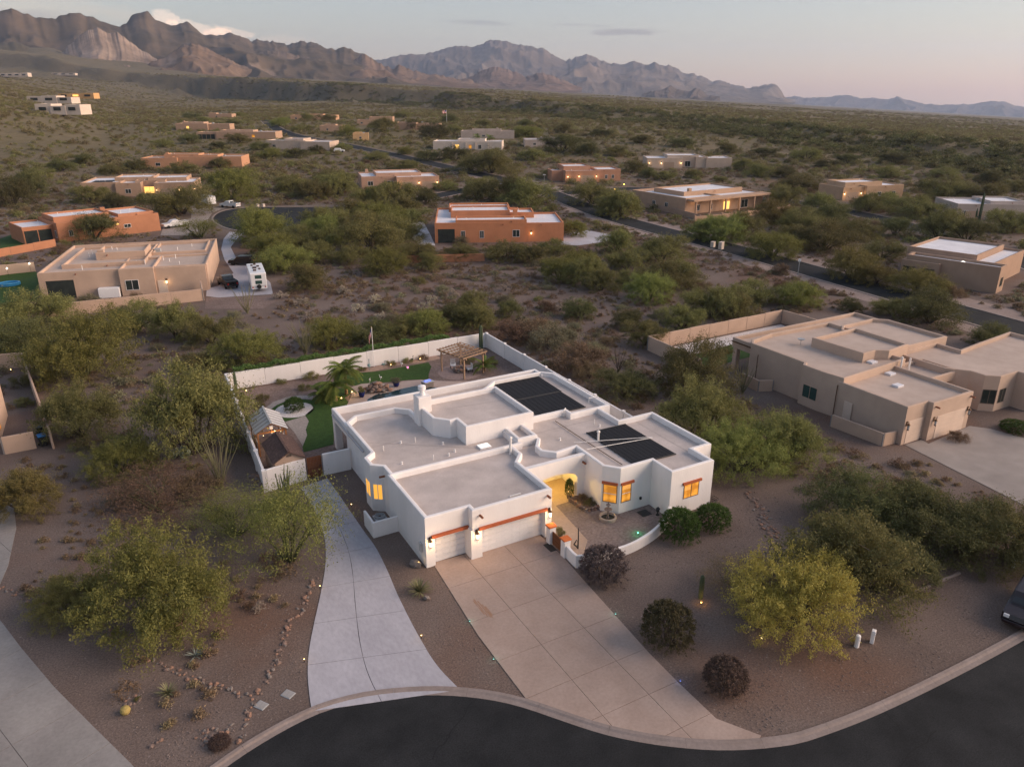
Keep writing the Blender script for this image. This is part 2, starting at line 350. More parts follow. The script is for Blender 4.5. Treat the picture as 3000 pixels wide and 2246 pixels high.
def mountain(name, prof, D, depth, back, seed, spur, cols, c1, c2, base_z, px_step=3.0, crag=0.012, scar=None):
    """a range whose crest runs through the given photo points at distance D: a grid from its foot to behind its crest"""
    pr = [dir_el(*p) for p in prof]; az = np.array([p[0] for p in pr]); el = np.array([p[1] for p in pr])
    A = np.linspace(az[0], az[-1], cols); E = np.interp(A, az, el)
    E = E + (fbm(A * 260, A * 0 + seed, seed, 5, 0.6) - 0.5) * crag
    crest = CAM_H + D * E
    def blur(a, n): return np.convolve(np.pad(a, n, mode='edge'), np.ones(2 * n + 1) / (2 * n + 1), 'valid')
    soft = blur(blur(crest, max(3, cols // 45)), max(3, cols // 45)); mid_ = blur(crest, max(2, cols // 260))
    T = np.concatenate([np.linspace(0, 1, 90), 1 + np.linspace(0.06, 1, 8)])
    V = []
    for t in T:
        if t <= 1:
            r = D - depth * (1 - t); w = (fbm(A * 30 + t * 1.3, A * 0 + t * 5 + seed, seed + 3, 3) - .5) * 0.08 * (1 - t)
            s1 = np.interp(A + w, A, soft); s2 = np.interp(A + w * .5, A, mid_); h = s1 + (s2 - s1) * smooth(.35, .85, t); h = h + (crest - h) * smooth(.82, 1.0, t)
            X, Y = A * D, A * 0 + r; w1 = (fbm(X / 900, Y / 900, seed + 8, 3) - .5) * 700; w2 = (fbm(X / 900, Y / 900, seed + 9, 3) - .5) * 700
            rid, am, fr = 0, 0.55, 1.0 / (26000 / spur)
            for q in range(5):
                nz = 1 - np.abs(2 * vnoise((X + w1) * fr, (Y + w2) * fr * .8, seed + q * 7) - 1); rid = rid + am * nz * nz; am *= .5; fr *= 2.1
            k = t ** 1.2
            z = base_z + (h - base_z) * (k + (rid - 0.40) * 2.0 * (t * (1 - t)) ** .8 + (fbm(X / 130, Y / 130, seed + 4, 4) - .5) * .24 * (1 - t) * t ** .5)
        else:
            r = D + back * (t - 1); z = base_z + (crest - base_z) * (1 - (t - 1)) ** 1.3
        V.append(np.stack([r * np.sin(A) * RH.x + r * np.cos(A) * FH.x, r * np.sin(A) * RH.y + r * np.cos(A) * FH.y, z], -1))
    V = np.array(V); me = npmesh(name, V.reshape(-1, 3), gridfaces(len(T), cols)); me.shade_smooth()
    o = bpy.data.objects.new(name, me); COL.objects.link(o); o['kind'] = 'structure'
    m, N, L, P = nodes_of(name + ' rock'); P.inputs['Roughness'].default_value = 0.95; P.inputs['Specular IOR Level'].default_value = 0.05
    tc = N.new('ShaderNodeTexCoord'); n = N.new('ShaderNodeTexNoise'); n.inputs['Scale'].default_value = 0.006 * 5000 / D; n.inputs['Detail'].default_value = 8; n.inputs['Roughness'].default_value = .65; L.new(tc.outputs['Object'], n.inputs['Vector'])
    mr = N.new('ShaderNodeMapRange'); mr.inputs[1].default_value = .38; mr.inputs[2].default_value = .62; L.new(n.outputs['Fac'], mr.inputs[0])
    mx = N.new('ShaderNodeMix'); mx.data_type = 'RGBA'; L.new(mr.outputs[0], mx.inputs[0]); mx.inputs[6].default_value = (*c1, 1); mx.inputs[7].default_value = (*c2, 1); out = mx.outputs[2]
    if scar:
        at = me.color_attributes.new('bare', 'FLOAT_COLOR', 'POINT'); vals = np.zeros((len(T) * cols, 4), np.float32); vals[:, 3] = 1
        AA, TT = np.meshgrid(A, T); px = 1500 + np.tan(AA) * F_PX * cos(PITCH) / 0.955
        for (cx, hw, t0, t1) in scar:
            e = 1 - np.maximum(np.abs(px - cx) / hw, np.abs(TT - (t0 + t1) / 2) / ((t1 - t0) / 2)) + (fbm(px / 18, TT * 16, 31, 4) - .5) * 1.1
            vals[:, 0] = np.maximum(vals[:, 0], smooth(0.0, 0.45, e).ravel())
        at.data.foreach_set('color', vals.ravel())
        an = N.new('ShaderNodeAttribute'); an.attribute_name = 'bare'; m2 = N.new('ShaderNodeMix'); m2.data_type = 'RGBA'
        L.new(an.outputs['Fac'], m2.inputs[0]); L.new(out, m2.inputs[6]); m2.inputs[7].default_value = (0.36, 0.265, 0.21, 1); out = m2.outputs[2]
    L.new(out, P.inputs['Base Color']); me.materials.append(m); return o
mountain('mountain_range', [(-500, 60), (-250, 40), (-120, 70), (0, 50), (30, 47), (48, 46), (62, 57), (105, 67), (150, 72), (172, 70), (180, 58), (205, 55), (228, 50), (245, 50), (262, 66), (290, 74), (315, 90), (340, 92), (378, 84), (392, 73), (415, 66), (432, 65), (452, 83), (475, 88), (500, 89), (512, 95), (530, 87), (548, 87), (566, 98), (600, 109), (640, 111), (690, 105), (712, 110), (730, 120), (760, 119), (790, 122), (830, 130), (862, 126), (900, 120), (925, 126), (950, 140), (985, 150), (1000, 142), (1020, 147), (1050, 163), (1080, 172), (1120, 195), (1200, 225), (1290, 245)],
         5200, 2500, 900, 3, 19, 620, (0.066, 0.054, 0.035), (0.130, 0.096, 0.066), 40, crag=0.0065, scar=[(690, 45, .30, .42), (760, 30, .26, .36), (830, 55, .24, .36)])
mountain('foothill', [(120, 205), (175, 160), (205, 128), (235, 104), (262, 88), (284, 78), (300, 88), (316, 96), (345, 97), (362, 108), (380, 124), (405, 140), (440, 160), (480, 190)], 3700, 700, 600, 17, 30, 260, (0.17, 0.125, 0.095), (0.33, 0.25, 0.195), 30, crag=0.005, scar=[(330, 85, .5, .95)])
mountain('foothill', [(-420, 150), (-200, 120), (-60, 130), (0, 128), (40, 122), (90, 140), (150, 162), (210, 180), (280, 198), (340, 210)], 3900, 1100, 600, 18, 24, 260, (0.085, 0.070, 0.042), (0.125, 0.10, 0.06), 5, crag=0.003)
mountain('foothill', [(640, 205), (690, 180), (740, 160), (790, 148), (830, 152), (880, 165), (940, 172), (1000, 188), (1060, 205)], 4300, 900, 500, 19, 26, 240, (0.105, 0.080, 0.058), (0.165, 0.12, 0.088), 20, crag=0.003, scar=[(800, 50, .45, .6), (860, 40, .3, .5)])
mountain('foothill', [(430, 190), (480, 172), (510, 150), (540, 132), (565, 127), (590, 133), (620, 150), (650, 165), (690, 185), (740, 200)], 3600, 700, 500, 11, 30, 200, (0.125, 0.085, 0.058), (0.21, 0.145, 0.10), 20, crag=0.004, scar=[(590, 30, .5, .95)])
mountain('foothill', [(950, 215), (1010, 196), (1040, 176), (1062, 163), (1075, 162), (1095, 178), (1120, 192), (1150, 200), (1170, 192), (1200, 202), (1250, 216), (1330, 228), (1400, 240)], 4300, 800, 500, 12, 30, 200, (0.135, 0.092, 0.065), (0.21, 0.145, 0.105), 40, crag=0.0065, scar=[(1100, 22, .35, .8)])
mountain('mountain_range', [(1050, 190), (1110, 176), (1155, 165), (1200, 158), (1235, 159), (1265, 154), (1310, 142), (1350, 134), (1372, 138), (1390, 140), (1412, 131), (1440, 122), (1475, 121), (1488, 122), (1502, 130), (1522, 132), (1548, 136), (1572, 142), (1590, 142), (1612, 154), (1640, 172), (1658, 179), (1690, 167), (1720, 158), (1750, 172), (1780, 185), (1815, 189), (1840, 186), (1858, 178), (1875, 187), (1900, 192), (1918, 188), (1940, 193), (1958, 190), (1980, 200), (2002, 213), (2030, 216), (2062, 228), (2085, 237), (2110, 236), (2150, 250), (2185, 257), (2222, 256), (2240, 249), (2260, 243), (2276, 250), (2288, 268), (2293, 284), (2330, 300)],
         9500, 3000, 1500, 21, 20, 620, (0.115, 0.092, 0.075), (0.18, 0.142, 0.115), -60, crag=0.0045)
mountain('foothill', [(1340, 238), (1385, 224), (1420, 203), (1450, 193), (1475, 198), (1510, 212), (1540, 226), (1570, 216), (1585, 215), (1625, 224), (1660, 240), (1705, 258)], 5200, 800, 500, 14, 30, 220, (0.125, 0.088, 0.070), (0.20, 0.138, 0.108), 20, crag=0.004)
mountain('foothill', [(1880, 276), (1920, 266), (1945, 262), (1963, 251), (1985, 262), (2012, 268), (2028, 264), (2040, 256), (2052, 263), (2072, 277), (2110, 282)], 5600, 600, 400, 15, 60, 160, (0.09, 0.07, 0.055), (0.13, 0.10, 0.08), -60, crag=0.003)
mountain('mountain_range', [(2230, 300), (2290, 286), (2330, 283), (2370, 287), (2395, 286), (2420, 284), (2450, 283), (2475, 281), (2495, 284), (2520, 288), (2560, 287), (2600, 291), (2618, 288), (2633, 284), (2650, 291), (2690, 300), (2712, 306), (2730, 304), (2742, 308), (2800, 307), (2850, 306), (2875, 299), (2905, 297), (2945, 298), (2970, 309), (3000, 313), (3080, 310), (3180, 318), (3300, 316)],
         13500, 2500, 600, 25, 40, 420, (0.10, 0.08, 0.075), (0.14, 0.11, 0.10), -520, crag=0.002)
def haze_box():
    b = MB().box(-16500, -1500, -700, 16500, 14200, 760); o = b.build('haze', None); o.rotation_euler.z = -YAW; o['kind'] = 'stuff'
    m = bpy.data.materials.new('haze'); m.use_nodes = True; N, L = m.node_tree.nodes, m.node_tree.links; N.clear()
    out = N.new('ShaderNodeOutputMaterial'); v = N.new('ShaderNodeVolumePrincipled'); v.inputs['Density'].default_value = HAZE_DENSITY
    v.inputs['Color'].default_value = (0.58, 0.72, 1.0, 1); v.inputs['Anisotropy'].default_value = 0.3
    L.new(v.outputs[0], out.inputs['Volume']); o.data.materials.append(m); return o
HAZE_DENSITY = 5.6e-5
haze_box()
# ================================================================== shared house pieces
def inset(poly, d):
    n = len(poly); out = []
    for i in range(n):
        p0, p1, p2 = Vector(poly[i - 1]), Vector(poly[i]), Vector(poly[(i + 1) % n])
        a = (p1 - p0).normalized(); b = (p2 - p1).normalized(); na, nb = Vector((-a.y, a.x)), Vector((-b.y, b.x))
        k = 1 + na.dot(nb); out.append(tuple(p1 + (na + nb) * (d / max(k, 0.3))))
    return out
def ringwall(mb, poly, z0, zt, zd, t=0.3, b=0.06, bottom=False):
    """outer wall with a rounded parapet of thickness t that drops inside to the deck"""
    P = [poly, poly, inset(poly, b * 0.3), inset(poly, b), inset(poly, t - b), inset(poly, t - b * 0.3), inset(poly, t), inset(poly, t)]
    Z = [z0, zt - b, zt - b * 0.3, zt, zt, zt - b * 0.3, zt - b, zd - 0.02]
    n = len(poly); vs = [(*p, z) for pl, z in zip(P, Z) for p in pl]
    fs = [(r * n + i, r * n + (i + 1) % n, (r + 1) * n + (i + 1) % n, (r + 1) * n + i) for r in range(7) for i in range(n)]
    if bottom: fs.append(tuple(range(n - 1, -1, -1)))
    mb.add(vs, fs)
def deck(mb, poly, zd, t=0.3): mb.add([(*p, zd) for p in inset(poly, t - 0.03)], [tuple(range(len(poly)))])
STUCCO = mat('white stucco', (0.755, 0.72, 0.705), (0.79, 0.755, 0.74), 0.8, 0.9, bump=0.012, bscale=14, spec=0.15, fine=1.6, finec=0.014, big=0.25, bigc=0.05, stretch=(1, 1, .22))
DECKM = mat('roof coating', (0.46, 0.395, 0.365), (0.52, 0.45, 0.415), 0.9, 0.9, spec=0.15, fine=9, finec=0.07, big=0.30, bigc=0.13)
TERRA = mat('terracotta wood', (0.36, 0.085, 0.035), (0.43, 0.12, 0.05), 2.5, 0.7, stretch=(1, 6, 6))
VIGA = mat('viga wood', (0.20, 0.075, 0.045), (0.27, 0.11, 0.06), 4)
BLACKM = mat('black metal', (0.02, 0.02, 0.022), (0.03, 0.03, 0.032), 5, 0.5)
BRONZE = mat('bronze metal', (0.10, 0.055, 0.03), (0.14, 0.08, 0.045), 6, 0.5, metal=0.6)
WHITEP = mat('white paint', (0.76, 0.74, 0.74), (0.80, 0.78, 0.78), 3, 0.5)
PVC = mat('white pipe', (0.72, 0.69, 0.66), (0.78, 0.74, 0.71), 3, 0.5)
GLASSD = mat('dark glass', (0.02, 0.024, 0.03), (0.035, 0.04, 0.045), 1.5, 0.08, spec=0.6)
FRAMEM = mat('bronze frame', (0.12, 0.09, 0.07), (0.15, 0.11, 0.09), 4, 0.5)
LITWIN = emit('lit room', (1.0, 0.42, 0.055), 0.23, (0.42, 0.15, 0.015), 1.3)
LITWIN2 = emit('lit blind', (1.0, 0.48, 0.07), 0.29, (1.0, 0.46, 0.065), 0.6)
LAMPG = emit('lamp glow', (1.0, 0.74, 0.38), 1.3)
GREYM = mat('unit grey', (.30, .31, .32), (.36, .37, .38), 4, .6)
def point(parent, loc, watts, col=(1.0, 0.62, 0.30), r=0.06, name='lamp_light'):
    d = bpy.data.lights.new(name, 'POINT'); d.energy = watts; d.color = col; d.shadow_soft_size = r
    o = bpy.data.objects.new(name, d); COL.objects.link(o); o.parent = parent; o.location = loc; return o
def window(parent, a, b, z0, z1, glass, frame=FRAMEM, mull='v', out=0.025, depth=0.05, name='window', blind=None):
    """window on the wall line a->b (outside on the right-hand side): frame, pane and muntin"""
    a, b = Vector(a), Vector(b); t = (b - a).normalized(); n = Vector((t.y, -t.x)); L = (b - a).length; rz = atan2(t.y, t.x)
    fr = MB(); w = 0.055
    fr.box(0, -out, z0, w, depth, z1).box(L - w, -out, z0, L, depth, z1).box(w, -out, z1 - w, L - w, depth, z1).box(w, -out, z0, L - w, depth, z0 + w)
    f = fr.build(name, frame, parent, (a.x, a.y, 0), rz)
    MB().box(w, -out + 0.015, z0 + w, L - w, depth - 0.01, z1 - w).build('pane', glass, f)
    m = MB(); zm = z0 + (z1 - z0) * 0.5
    if mull == 'v': m.box(L / 2 - 0.025, -out - 0.004, z0 + w, L / 2 + 0.025, -out + 0.02, z1 - w)
    else: m.box(w, -out - 0.004, zm - 0.025, L - w, -out + 0.02, zm + 0.025)
    m.build('muntin', frame if mull == 'v' else WHITEP, f)
    return f
def carriage_lamp(parent, x, y, z, s=1.0, watts=9.0, rz=0.0, glass=None):
    """bracket lantern hung on a wall whose outside is -y"""
    o = MB().box(-0.07 * s, -0.03, -0.02, 0.07 * s, 0.02, 0.34 * s).tube([(0, -0.03, 0.28 * s), (0, -0.16 * s, 0.34 * s), (0, -0.17 * s, 0.22 * s)], 0.02 * s, 5).build('wall_lamp', BRONZE, parent, (x, y, z), rz)
    MB().lathe([(0.10 * s, 0.10 * s), (0.12 * s, 0.12 * s), (0.03 * s, 0.24 * s)], 8, (0, -0.17 * s, 0)).build('lamp_cap', BRONZE, o); MB().lathe([(0.08 * s, -0.26 * s), (0.08 * s, -0.22 * s)], 8, (0, -0.17 * s, 0)).build('lamp_base', BRONZE, o)
    MB().lathe([(0.065 * s, -0.21 * s), (0.085 * s, 0.09 * s)], 8, (0, -0.17 * s, 0)).build('lamp_glass', glass or LAMPG, o)
    if watts: point(o, (0, -0.42 * s, -0.08 * s), watts)
    return o
# ================================================================== the white house
HO = Vector((26.0, 40.0, 0.0))
WH = empty('white_house', HO, 0, 'white stucco flat-roofed house with red-brown lintels and three garage lamps', 'house')
def hw(name, mb, m, parent=None):
    """part of the white house given in world coordinates"""
    mb.v = [(x - HO.x, y - HO.y, z) for x, y, z in mb.v] if parent is None else mb.v
    return mb.build(name, m, parent or WH)
def hp(x, y, z=0.0): return (x - HO.x, y - HO.y, z)
GPOLY = [(15.92, 40.56), (16.58, 40.56), (18.96, 40.56), (19.08, 40.56), (19.08, 39.92), (25.36, 39.92), (25.36, 44.75), (26.30, 45.80), (26.30, 47.55), (15.92, 47.55)]
MLP = [(16.06, 47.28), (27.15, 47.28), (27.15, 51.2), (24.2, 51.2), (24.2, 56.2), (22.0, 56.2), (22.0, 58.10), (20.9, 59.14), (17.2, 59.14), (16.06, 58.0), (16.06, 51.58), (15.27, 50.92), (15.27, 49.52), (16.06, 48.88)]
RPP = [(15.97, 57.2), (36.95, 57.2), (36.95, 61.84), (15.97, 61.84)]
CBP = [(23.5, 49.98), (29.76, 49.98), (29.8, 56.8), (21.87, 56.8), (21.87, 52.95), (22.93, 51.77), (23.5, 51.8)]
MRP = [(29.62, 51.12), (33.62, 51.12), (33.62, 50.2), (37.8, 50.2), (37.8, 59.62), (36.85, 60.66), (31.44, 60.62), (30.35, 59.7), (29.62, 59.2)]
WGP = [(34.36, 37.7), (38.47, 37.7), (38.47, 39.98), (40.3, 39.98), (40.3, 47.38), (36.72, 47.38), (36.72, 50.48), (33.9, 50.48), (33.9, 51.40), (28.6, 51.40), (28.6, 47.5), (27.79, 46.41), (27.71, 45.48), (28.65, 44.55), (30.56, 44.75), (30.56, 43.38), (30.5, 41.05), (31.42, 39.99), (34.36, 39.99)]
ETP = [(26.93, 47.62), (28.74, 47.62), (28.78, 49.85), (29.72, 50.75), (25.73, 50.9), (27.05, 49.9)]
dk = MB()
# garage: walls with two door openings are built as piers + a band above
w = MB(); ringwall(w, GPOLY, 2.32, 3.85, 3.45, bottom=True)
hw('garage_wall', w, STUCCO)
for b in ((15.92, 41.25, 16.2, 47.5), (15.92, 40.56, 16.58, 41.25), (18.97, 39.92, 19.80, 41.0), (24.84, 39.92, 25.36, 41.0), (25.06, 41.0, 25.36, 47.5)): hw('garage_pier', MB().box(b[0], b[1], -0.2, b[2], b[3], 2.32), STUCCO)
dk_g = MB(); deck(dk_g, GPOLY, 3.45); hw('roof_deck', dk_g, DECKM)
for nm, P, z0, zt, zd in (('wall', MLP, -0.2, 3.9, 3.42), ('upper_wall', CBP, 3.0, 5.02, 4.58), ('wall', MRP, -0.2, 3.95, 3.5), ('wall', WGP, 3.0, 3.86, 3.42), ('upper_wall', ETP, 2.9, 4.12, 3.75)):
    w = MB(); ringwall(w, P, z0, zt, zd); hw(nm, w, STUCCO)
    d_ = MB(); deck(d_, P, zd); hw('roof_deck', d_, DECKM)
WGL = [(34.36, 37.7), (38.47, 37.7), (38.47, 39.98), (40.3, 39.98), (40.3, 47.38), (36.72, 47.38), (36.72, 50.62), (31.3, 50.62), (31.3, 47.3), (31.05, 46.0), (31.05, 43.76), (30.56, 43.76), (30.56, 43.38), (30.5, 41.05), (31.42, 39.99), (34.36, 39.99)]
w = MB(); w.prism(WGL, -0.2, 3.0); hw('wall', w, STUCCO)
for b in ((15.97, 61.54, 36.95, 61.84), (15.97, 57.4, 16.27, 61.53), (36.65, 60.2, 36.95, 61.53)): hw('patio_parapet', MB().cbox(b[0], b[1], 2.75, b[2], b[3], 3.82, .05), STUCCO)
hw('roof_deck', MB().box(16.28, 57.5, 2.85, 36.64, 61.53, 3.2), DECKM)
for x in (15.98, 22.5, 29.5, 36.2): hw('patio_column', MB().cbox(x, 61.2, -0.1, x + 0.62, 61.82, 2.76, 0.04), STUCCO)
# entry: arched front wall, deck, inside walls, floor
w = MB(); ax0, ax1, nseg = 25.9, 29.85, 18
for i in range(nseg):
    xa, xb = [ax0 + (ax1 - ax0) * k / nseg for k in (i, i + 1)]
    za, zb = [2.0 + 0.62 * sqrt(max(0, 1 - (2 * (x - ax0) / (ax1 - ax0) - 1) ** 2)) for x in (xa, xb)]
    w.add([(xa, 43.35, za), (xb, 43.35, zb), (xb, 43.35, 3.80), (xa, 43.35, 3.80), (xa, 43.75, za), (xb, 43.75, zb), (xb, 43.75, 3.80), (xa, 43.75, 3.80)], [(0, 1, 2, 3), (5, 4, 7, 6), (3, 2, 6, 7), (4, 5, 1, 0)])
w.box(25.3, 43.352, -0.1, 25.9, 43.748, 3.797).box(29.85, 43.352, -0.1, 30.56, 43.748, 3.797)
hw('arch_wall', w, STUCCO)
hw('roof_deck', MB().flat([(25.37, 43.7), (30.6, 43.7), (30.6, 44.8), (28.7, 44.6), (27.75, 45.5), (27.8, 46.4), (28.6, 47.5), (27.0, 47.6), (26.28, 47.5), (26.28, 45.8), (25.3, 44.75)], 3.36), DECKM)
hw('entry_wall', MB().box(25.4, 46.9, -0.1, 31.0, 47.25, 3.3).box(30.75, 43.8, -0.1, 31.0, 46.9, 3.3).box(25.40, 44.9, -0.1, 25.55, 46.9, 3.3).box(25.4, 43.76, 3.0, 30.9, 46.9, 3.2), STUCCO)
for x0, x1 in ((26.4, 27.3), (28.6, 30.0)): window(WH, hp(x0, 46.87)[:2], hp(x1, 46.87)[:2], 0.9, 2.1, GLASSD)
hw('front_door', MB().cbox(27.5, 46.82, 0, 28.4, 46.9, 2.1, 0.01), mat('door wood', (0.14, 0.06, 0.03), (0.18, 0.08, 0.04), 3, 0.6))
el = hw('entry_lamp', MB().lathe([(0.05, 0), (0.16, -0.05), (0.14, -0.2), (0.03, -0.26)], 10, (28.2, 45.2, 2.99)), LAMPG)
point(WH, hp(28.2, 45.2, 2.55), 85, (1.0, 0.64, 0.14), 0.12)
# chimney with metal cap
ch = hw('chimney', MB().cbox(21.6, 55.18, 3.3, 22.78, 56.3, 6.0, 0.04), STUCCO)
c = MB().lathe([(0.27, 5.98), (0.27, 6.15), (0.2, 6.18), (0.2, 6.5), (0.33, 6.5), (0.33, 6.62), (0.3, 6.63), (0.3, 6.68), (0.33, 6.69), (0.33, 6.82), (0.12, 6.9)], 16, hp(22.2, 55.75)); c.sm = False
c.build('chimney_cap', WHITEP, ch)
# garage doors: one object each, five ribbed sections
def garage_door(x0, x1, y, z1=2.22, n=5):
    d = empty('garage_door'); d.parent = WH; d.location = hp(x0, y); h = z1 / n; W = x1 - x0
    me = MB().cbox(0.0, -0.03, 0.012, W, 0.04, h - 0.012, 0.012)
    cols = max(2, round(W / 0.62))
    for k in range(cols): me.cbox(0.08 + k * (W - 0.08) / cols, -0.045, 0.09, (k + 1) * (W - 0.08) / cols, -0.02, h - 0.09, 0.012)
    me = me.mesh('section')
    for i in range(n): use('section', me, WHITEP, d, (0, 0, i * h))
garage_door(16.56, 18.99, 40.95); garage_door(19.78, 24.86, 40.40)
hw('lintel', MB().cbox(16.32, 40.40, 2.22, 19.04, 40.72, 2.44, 0.015), TERRA); hw('lintel', MB().cbox(19.52, 39.78, 2.22, 24.97, 40.1, 2.44, 0.015), TERRA)
for x, y, z in ((16.20, 40.55, 1.95), (19.36, 39.91, 1.95), (25.14, 39.91, 1.98)): carriage_lamp(WH, *hp(x, y, z), 1.15, 10.0)
def stub(p, d, L=0.42):
    p = Vector(p); hw('viga_stub', MB().tube([p, p + Vector(d) * L], 0.085, 8), VIGA)
stub((19.66, 39.95, 3.34), (0, -1, 0)); stub((24.99, 39.95, 3.38), (0, -1, 0)); stub((30.3, 43.38, 3.2), (0, -1, 0)); stub((16.0, 48.4, 3.3), (-1, 0, 0)); stub((27.0, 47.66, 3.72), (-.7, -.7, 0), .25)
# windows
def lit(a, b, z0, z1, m, **k): return window(WH, hp(*a)[:2], hp(*b)[:2], z0, z1, m, **k)
lit((15.36, 49.45), (15.97, 48.95), 1.0, 2.35, LITWIN2, frame=WHITEP); lit((15.27, 50.75), (15.27, 49.72), 1.0, 2.35, LITWIN2, frame=WHITEP)
lit((30.58, 40.96), (31.30, 40.13), 0.85, 2.38, LITWIN, mull='h'); lit((31.58, 39.99), (32.5, 39.99), 0.9, 2.4, LITWIN, mull='h'); lit((35.65, 37.7), (37.15, 37.7), 1.25, 2.45, LITWIN)
hw('lintel', MB().cbox(35.5, 37.58, 2.46, 37.33, 37.75, 2.66, 0.012), TERRA); hw('lintel', MB().cbox(31.5, 39.87, 2.42, 32.7, 40.04, 2.62, 0.012), TERRA)
lt = MB().cbox(-0.02, -0.12, 0, 1.2, 0.05, 0.2, 0.012).build('lintel', TERRA, WH, hp(30.53, 41.02, 2.4), atan2(-0.83, 0.72))
# roof things
for x, y in ((17.32, 52.24), (20.12, 52.5), (20.14, 48.89), (34.87, 48.4)): hw('vent_pipe', MB().tube([(x, y, 3.4), (x, y, 3.85)], 0.04, 6), PVC)
for x, y in ((19.02, 52.88), (21.92, 51.04), (22.18, 49.33), (21.49, 48.95), (17.75, 49.38), (34.97, 47.75), (30.59, 47.11)): hw('roof_vent', MB().lathe([(0.12, 3.41), (0.05, 3.47), (0.05, 3.56), (0.09, 3.56), (0.09, 3.61), (0.02, 3.64)], 8, (x, y, 0)), PVC)
hw('flue_pipe', MB().tube([(25.77, 46.75, 3.4), (25.77, 46.75, 4.85)], 0.1, 10).lathe([(0.15, 4.83), (0.15, 4.93), (0.05, 5.0)], 10, (25.77, 46.75, 0)), PVC)
hw('flue_pipe', MB().tube([(33.18, 45.42, 3.4), (33.18, 45.42, 4.25)], 0.09, 10).lathe([(0.14, 4.23), (0.14, 4.33), (0.05, 4.4)], 10, (33.18, 45.42, 0)), PVC)
sk = hw('skylight', MB().cbox(24.1, 48.6, 3.4, 25.1, 49.4, 3.55, 0.02), WHITEP)
MB().add([(*hp(24.15, 48.65), 3.552)[:2] + (3.552,), hp(25.05, 48.65, 3.552), hp(25.05, 49.35, 3.552), hp(24.15, 49.35, 3.552), hp(24.4, 48.85, 3.66), hp(24.8, 48.85, 3.66), hp(24.8, 49.15, 3.66), hp(24.4, 49.15, 3.66)], [(0, 1, 5, 4), (1, 2, 6, 5), (2, 3, 7, 6), (3, 0, 4, 7), (4, 5, 6, 7)]).build('dome', emit('skylight dome', (1.0, 0.95, 0.88), 0.30), sk)
MATM = mat('solar mat', (0.012, 0.013, 0.016), (0.022, 0.022, 0.026), 6, 0.75, spec=0.2, stretch=(12, 0.3, 1))
def solar(c, z):
    me = MB(); a, b, cc, d = [Vector((*p, z)) for p in c]; n = 10
    for i in range(n):   # strips of tubes with thin gaps
        t0, t1 = i / n + 0.004, (i + 1) / n - 0.004
        q = [a.lerp(b, t0), a.lerp(b, t1), d.lerp(cc, t1), d.lerp(cc, t0)]
        me.add([*q, *[p + Vector((0, 0, 0.04)) for p in q]], [(3, 2, 1, 0), (4, 5, 6, 7), (0, 1, 5, 4), (1, 2, 6, 5), (2, 3, 7, 6), (3, 0, 4, 7)])
    o = hw('solar_mat', me, MATM); off = Vector((-HO.x, -HO.y, 0.03))
    for p, q in ((a, b), (d, cc)): MB().tube([p + off, q + off], 0.045, 6).build('header_pipe', BLACKM, o)
    for k in range(9):
        p = a.lerp(d, k / 8) + off; MB().box(p.x - 0.06, p.y - 0.05, p.z - 0.02, p.x + 0.06, p.y + 0.05, p.z + 0.05).build('clamp', BLACKM, o)
solar([(31.45, 55.98), (36.3, 55.9), (36.45, 60.25), (31.5, 60.35)], 3.56); solar([(31.3, 51.75), (36.15, 51.6), (36.2, 55.75), (31.5, 55.85)], 3.56); solar([(33.1, 40.62), (37.1, 40.45), (37.1, 46.95), (33.2, 47.05)], 3.48)
hw('pool_pipe', MB().tube([(31.17, 44.1, 3.75), (37.3, 43.6, 3.56)], 0.03, 6), PVC); hw('pool_pipe', MB().tube([(31.2, 46.0, 3.52), (33.0, 45.2, 3.6), (37.3, 43.65, 3.6)], 0.03, 6), PVC)
hw('pool_pipe', MB().tube([(32.2, 50.4, 3.52), (32.2, 47.0, 3.52), (32.3, 41.0, 3.52)], 0.035, 6), FRAMEM); hw('pool_pipe', MB().tube([(33.4, 50.9, 3.5), (33.4, 50.95, 4.05), (33.8, 51.3, 4.05), (33.8, 51.4, 3.6)], 0.045, 6), PVC)
hw('pool_pipe', MB().tube([(36.9, 52.2, 3.6), (36.9, 52.2, 4.05), (37.85, 52.2, 4.05), (37.87, 52.2, 0.3)], 0.05, 6), PVC)
hw('gutter', MB().box(15.82, 53.0, 3.28, 15.95, 61.4, 3.40), mat('gutter', (0.42, 0.40, 0.41), (0.5, 0.48, 0.49), 4, 0.6))
hw('electric_meter', MB().cbox(15.78, 41.1, 0.95, 15.92, 41.5, 1.6, 0.01), mat('meter grey', (0.45, 0.44, 0.43)))
hw('wall_sconce', MB().cbox(33.35, 39.86, 0.75, 33.5, 39.99, 0.95, 0.01), BLACKM)
for x0 in (17.2, 22.5): hw('roof_strip', MB().box(x0, 40.9, 3.46, x0 + 0.9, 41.0, 3.52), PVC)

SEAM = mat('roof seam', (.30, .26, .24), (.36, .31, .29), 2)
for a, b, z in (((16.4, 54.5), (25.6, 47.9), 3.43), ((16.4, 53.2), (19.0, 53.4), 3.43), ((29.3, 49.2), (36.3, 49.2), 3.43), ((24.2, 55.0), (29.4, 54.4), 4.59), ((38.3, 40.4), (38.3, 47.0), 3.43)):
    d = (Vector(b) - Vector(a)).normalized() * .02; hw('roof_seam', MB().add([(a[0] - d.y, a[1] + d.x, z), (b[0] - d.y, b[1] + d.x, z), (b[0] + d.y, b[1] - d.x, z), (a[0] + d.y, a[1] - d.x, z)], [(3, 2, 1, 0)]), SEAM)
for (x0, x1, y, z0) in ((31.66, 32.42, 39.985, 2.0), (35.73, 36.3, 37.695, 1.95)):   # half-lowered blinds
    for k in range(4): hw('blind_slat', MB().box(x0, y - .035, z0 + k * .085, x1, y - .03, z0 + .05 + k * .085), emit('blind glow', (.95, .50, .14), .22))
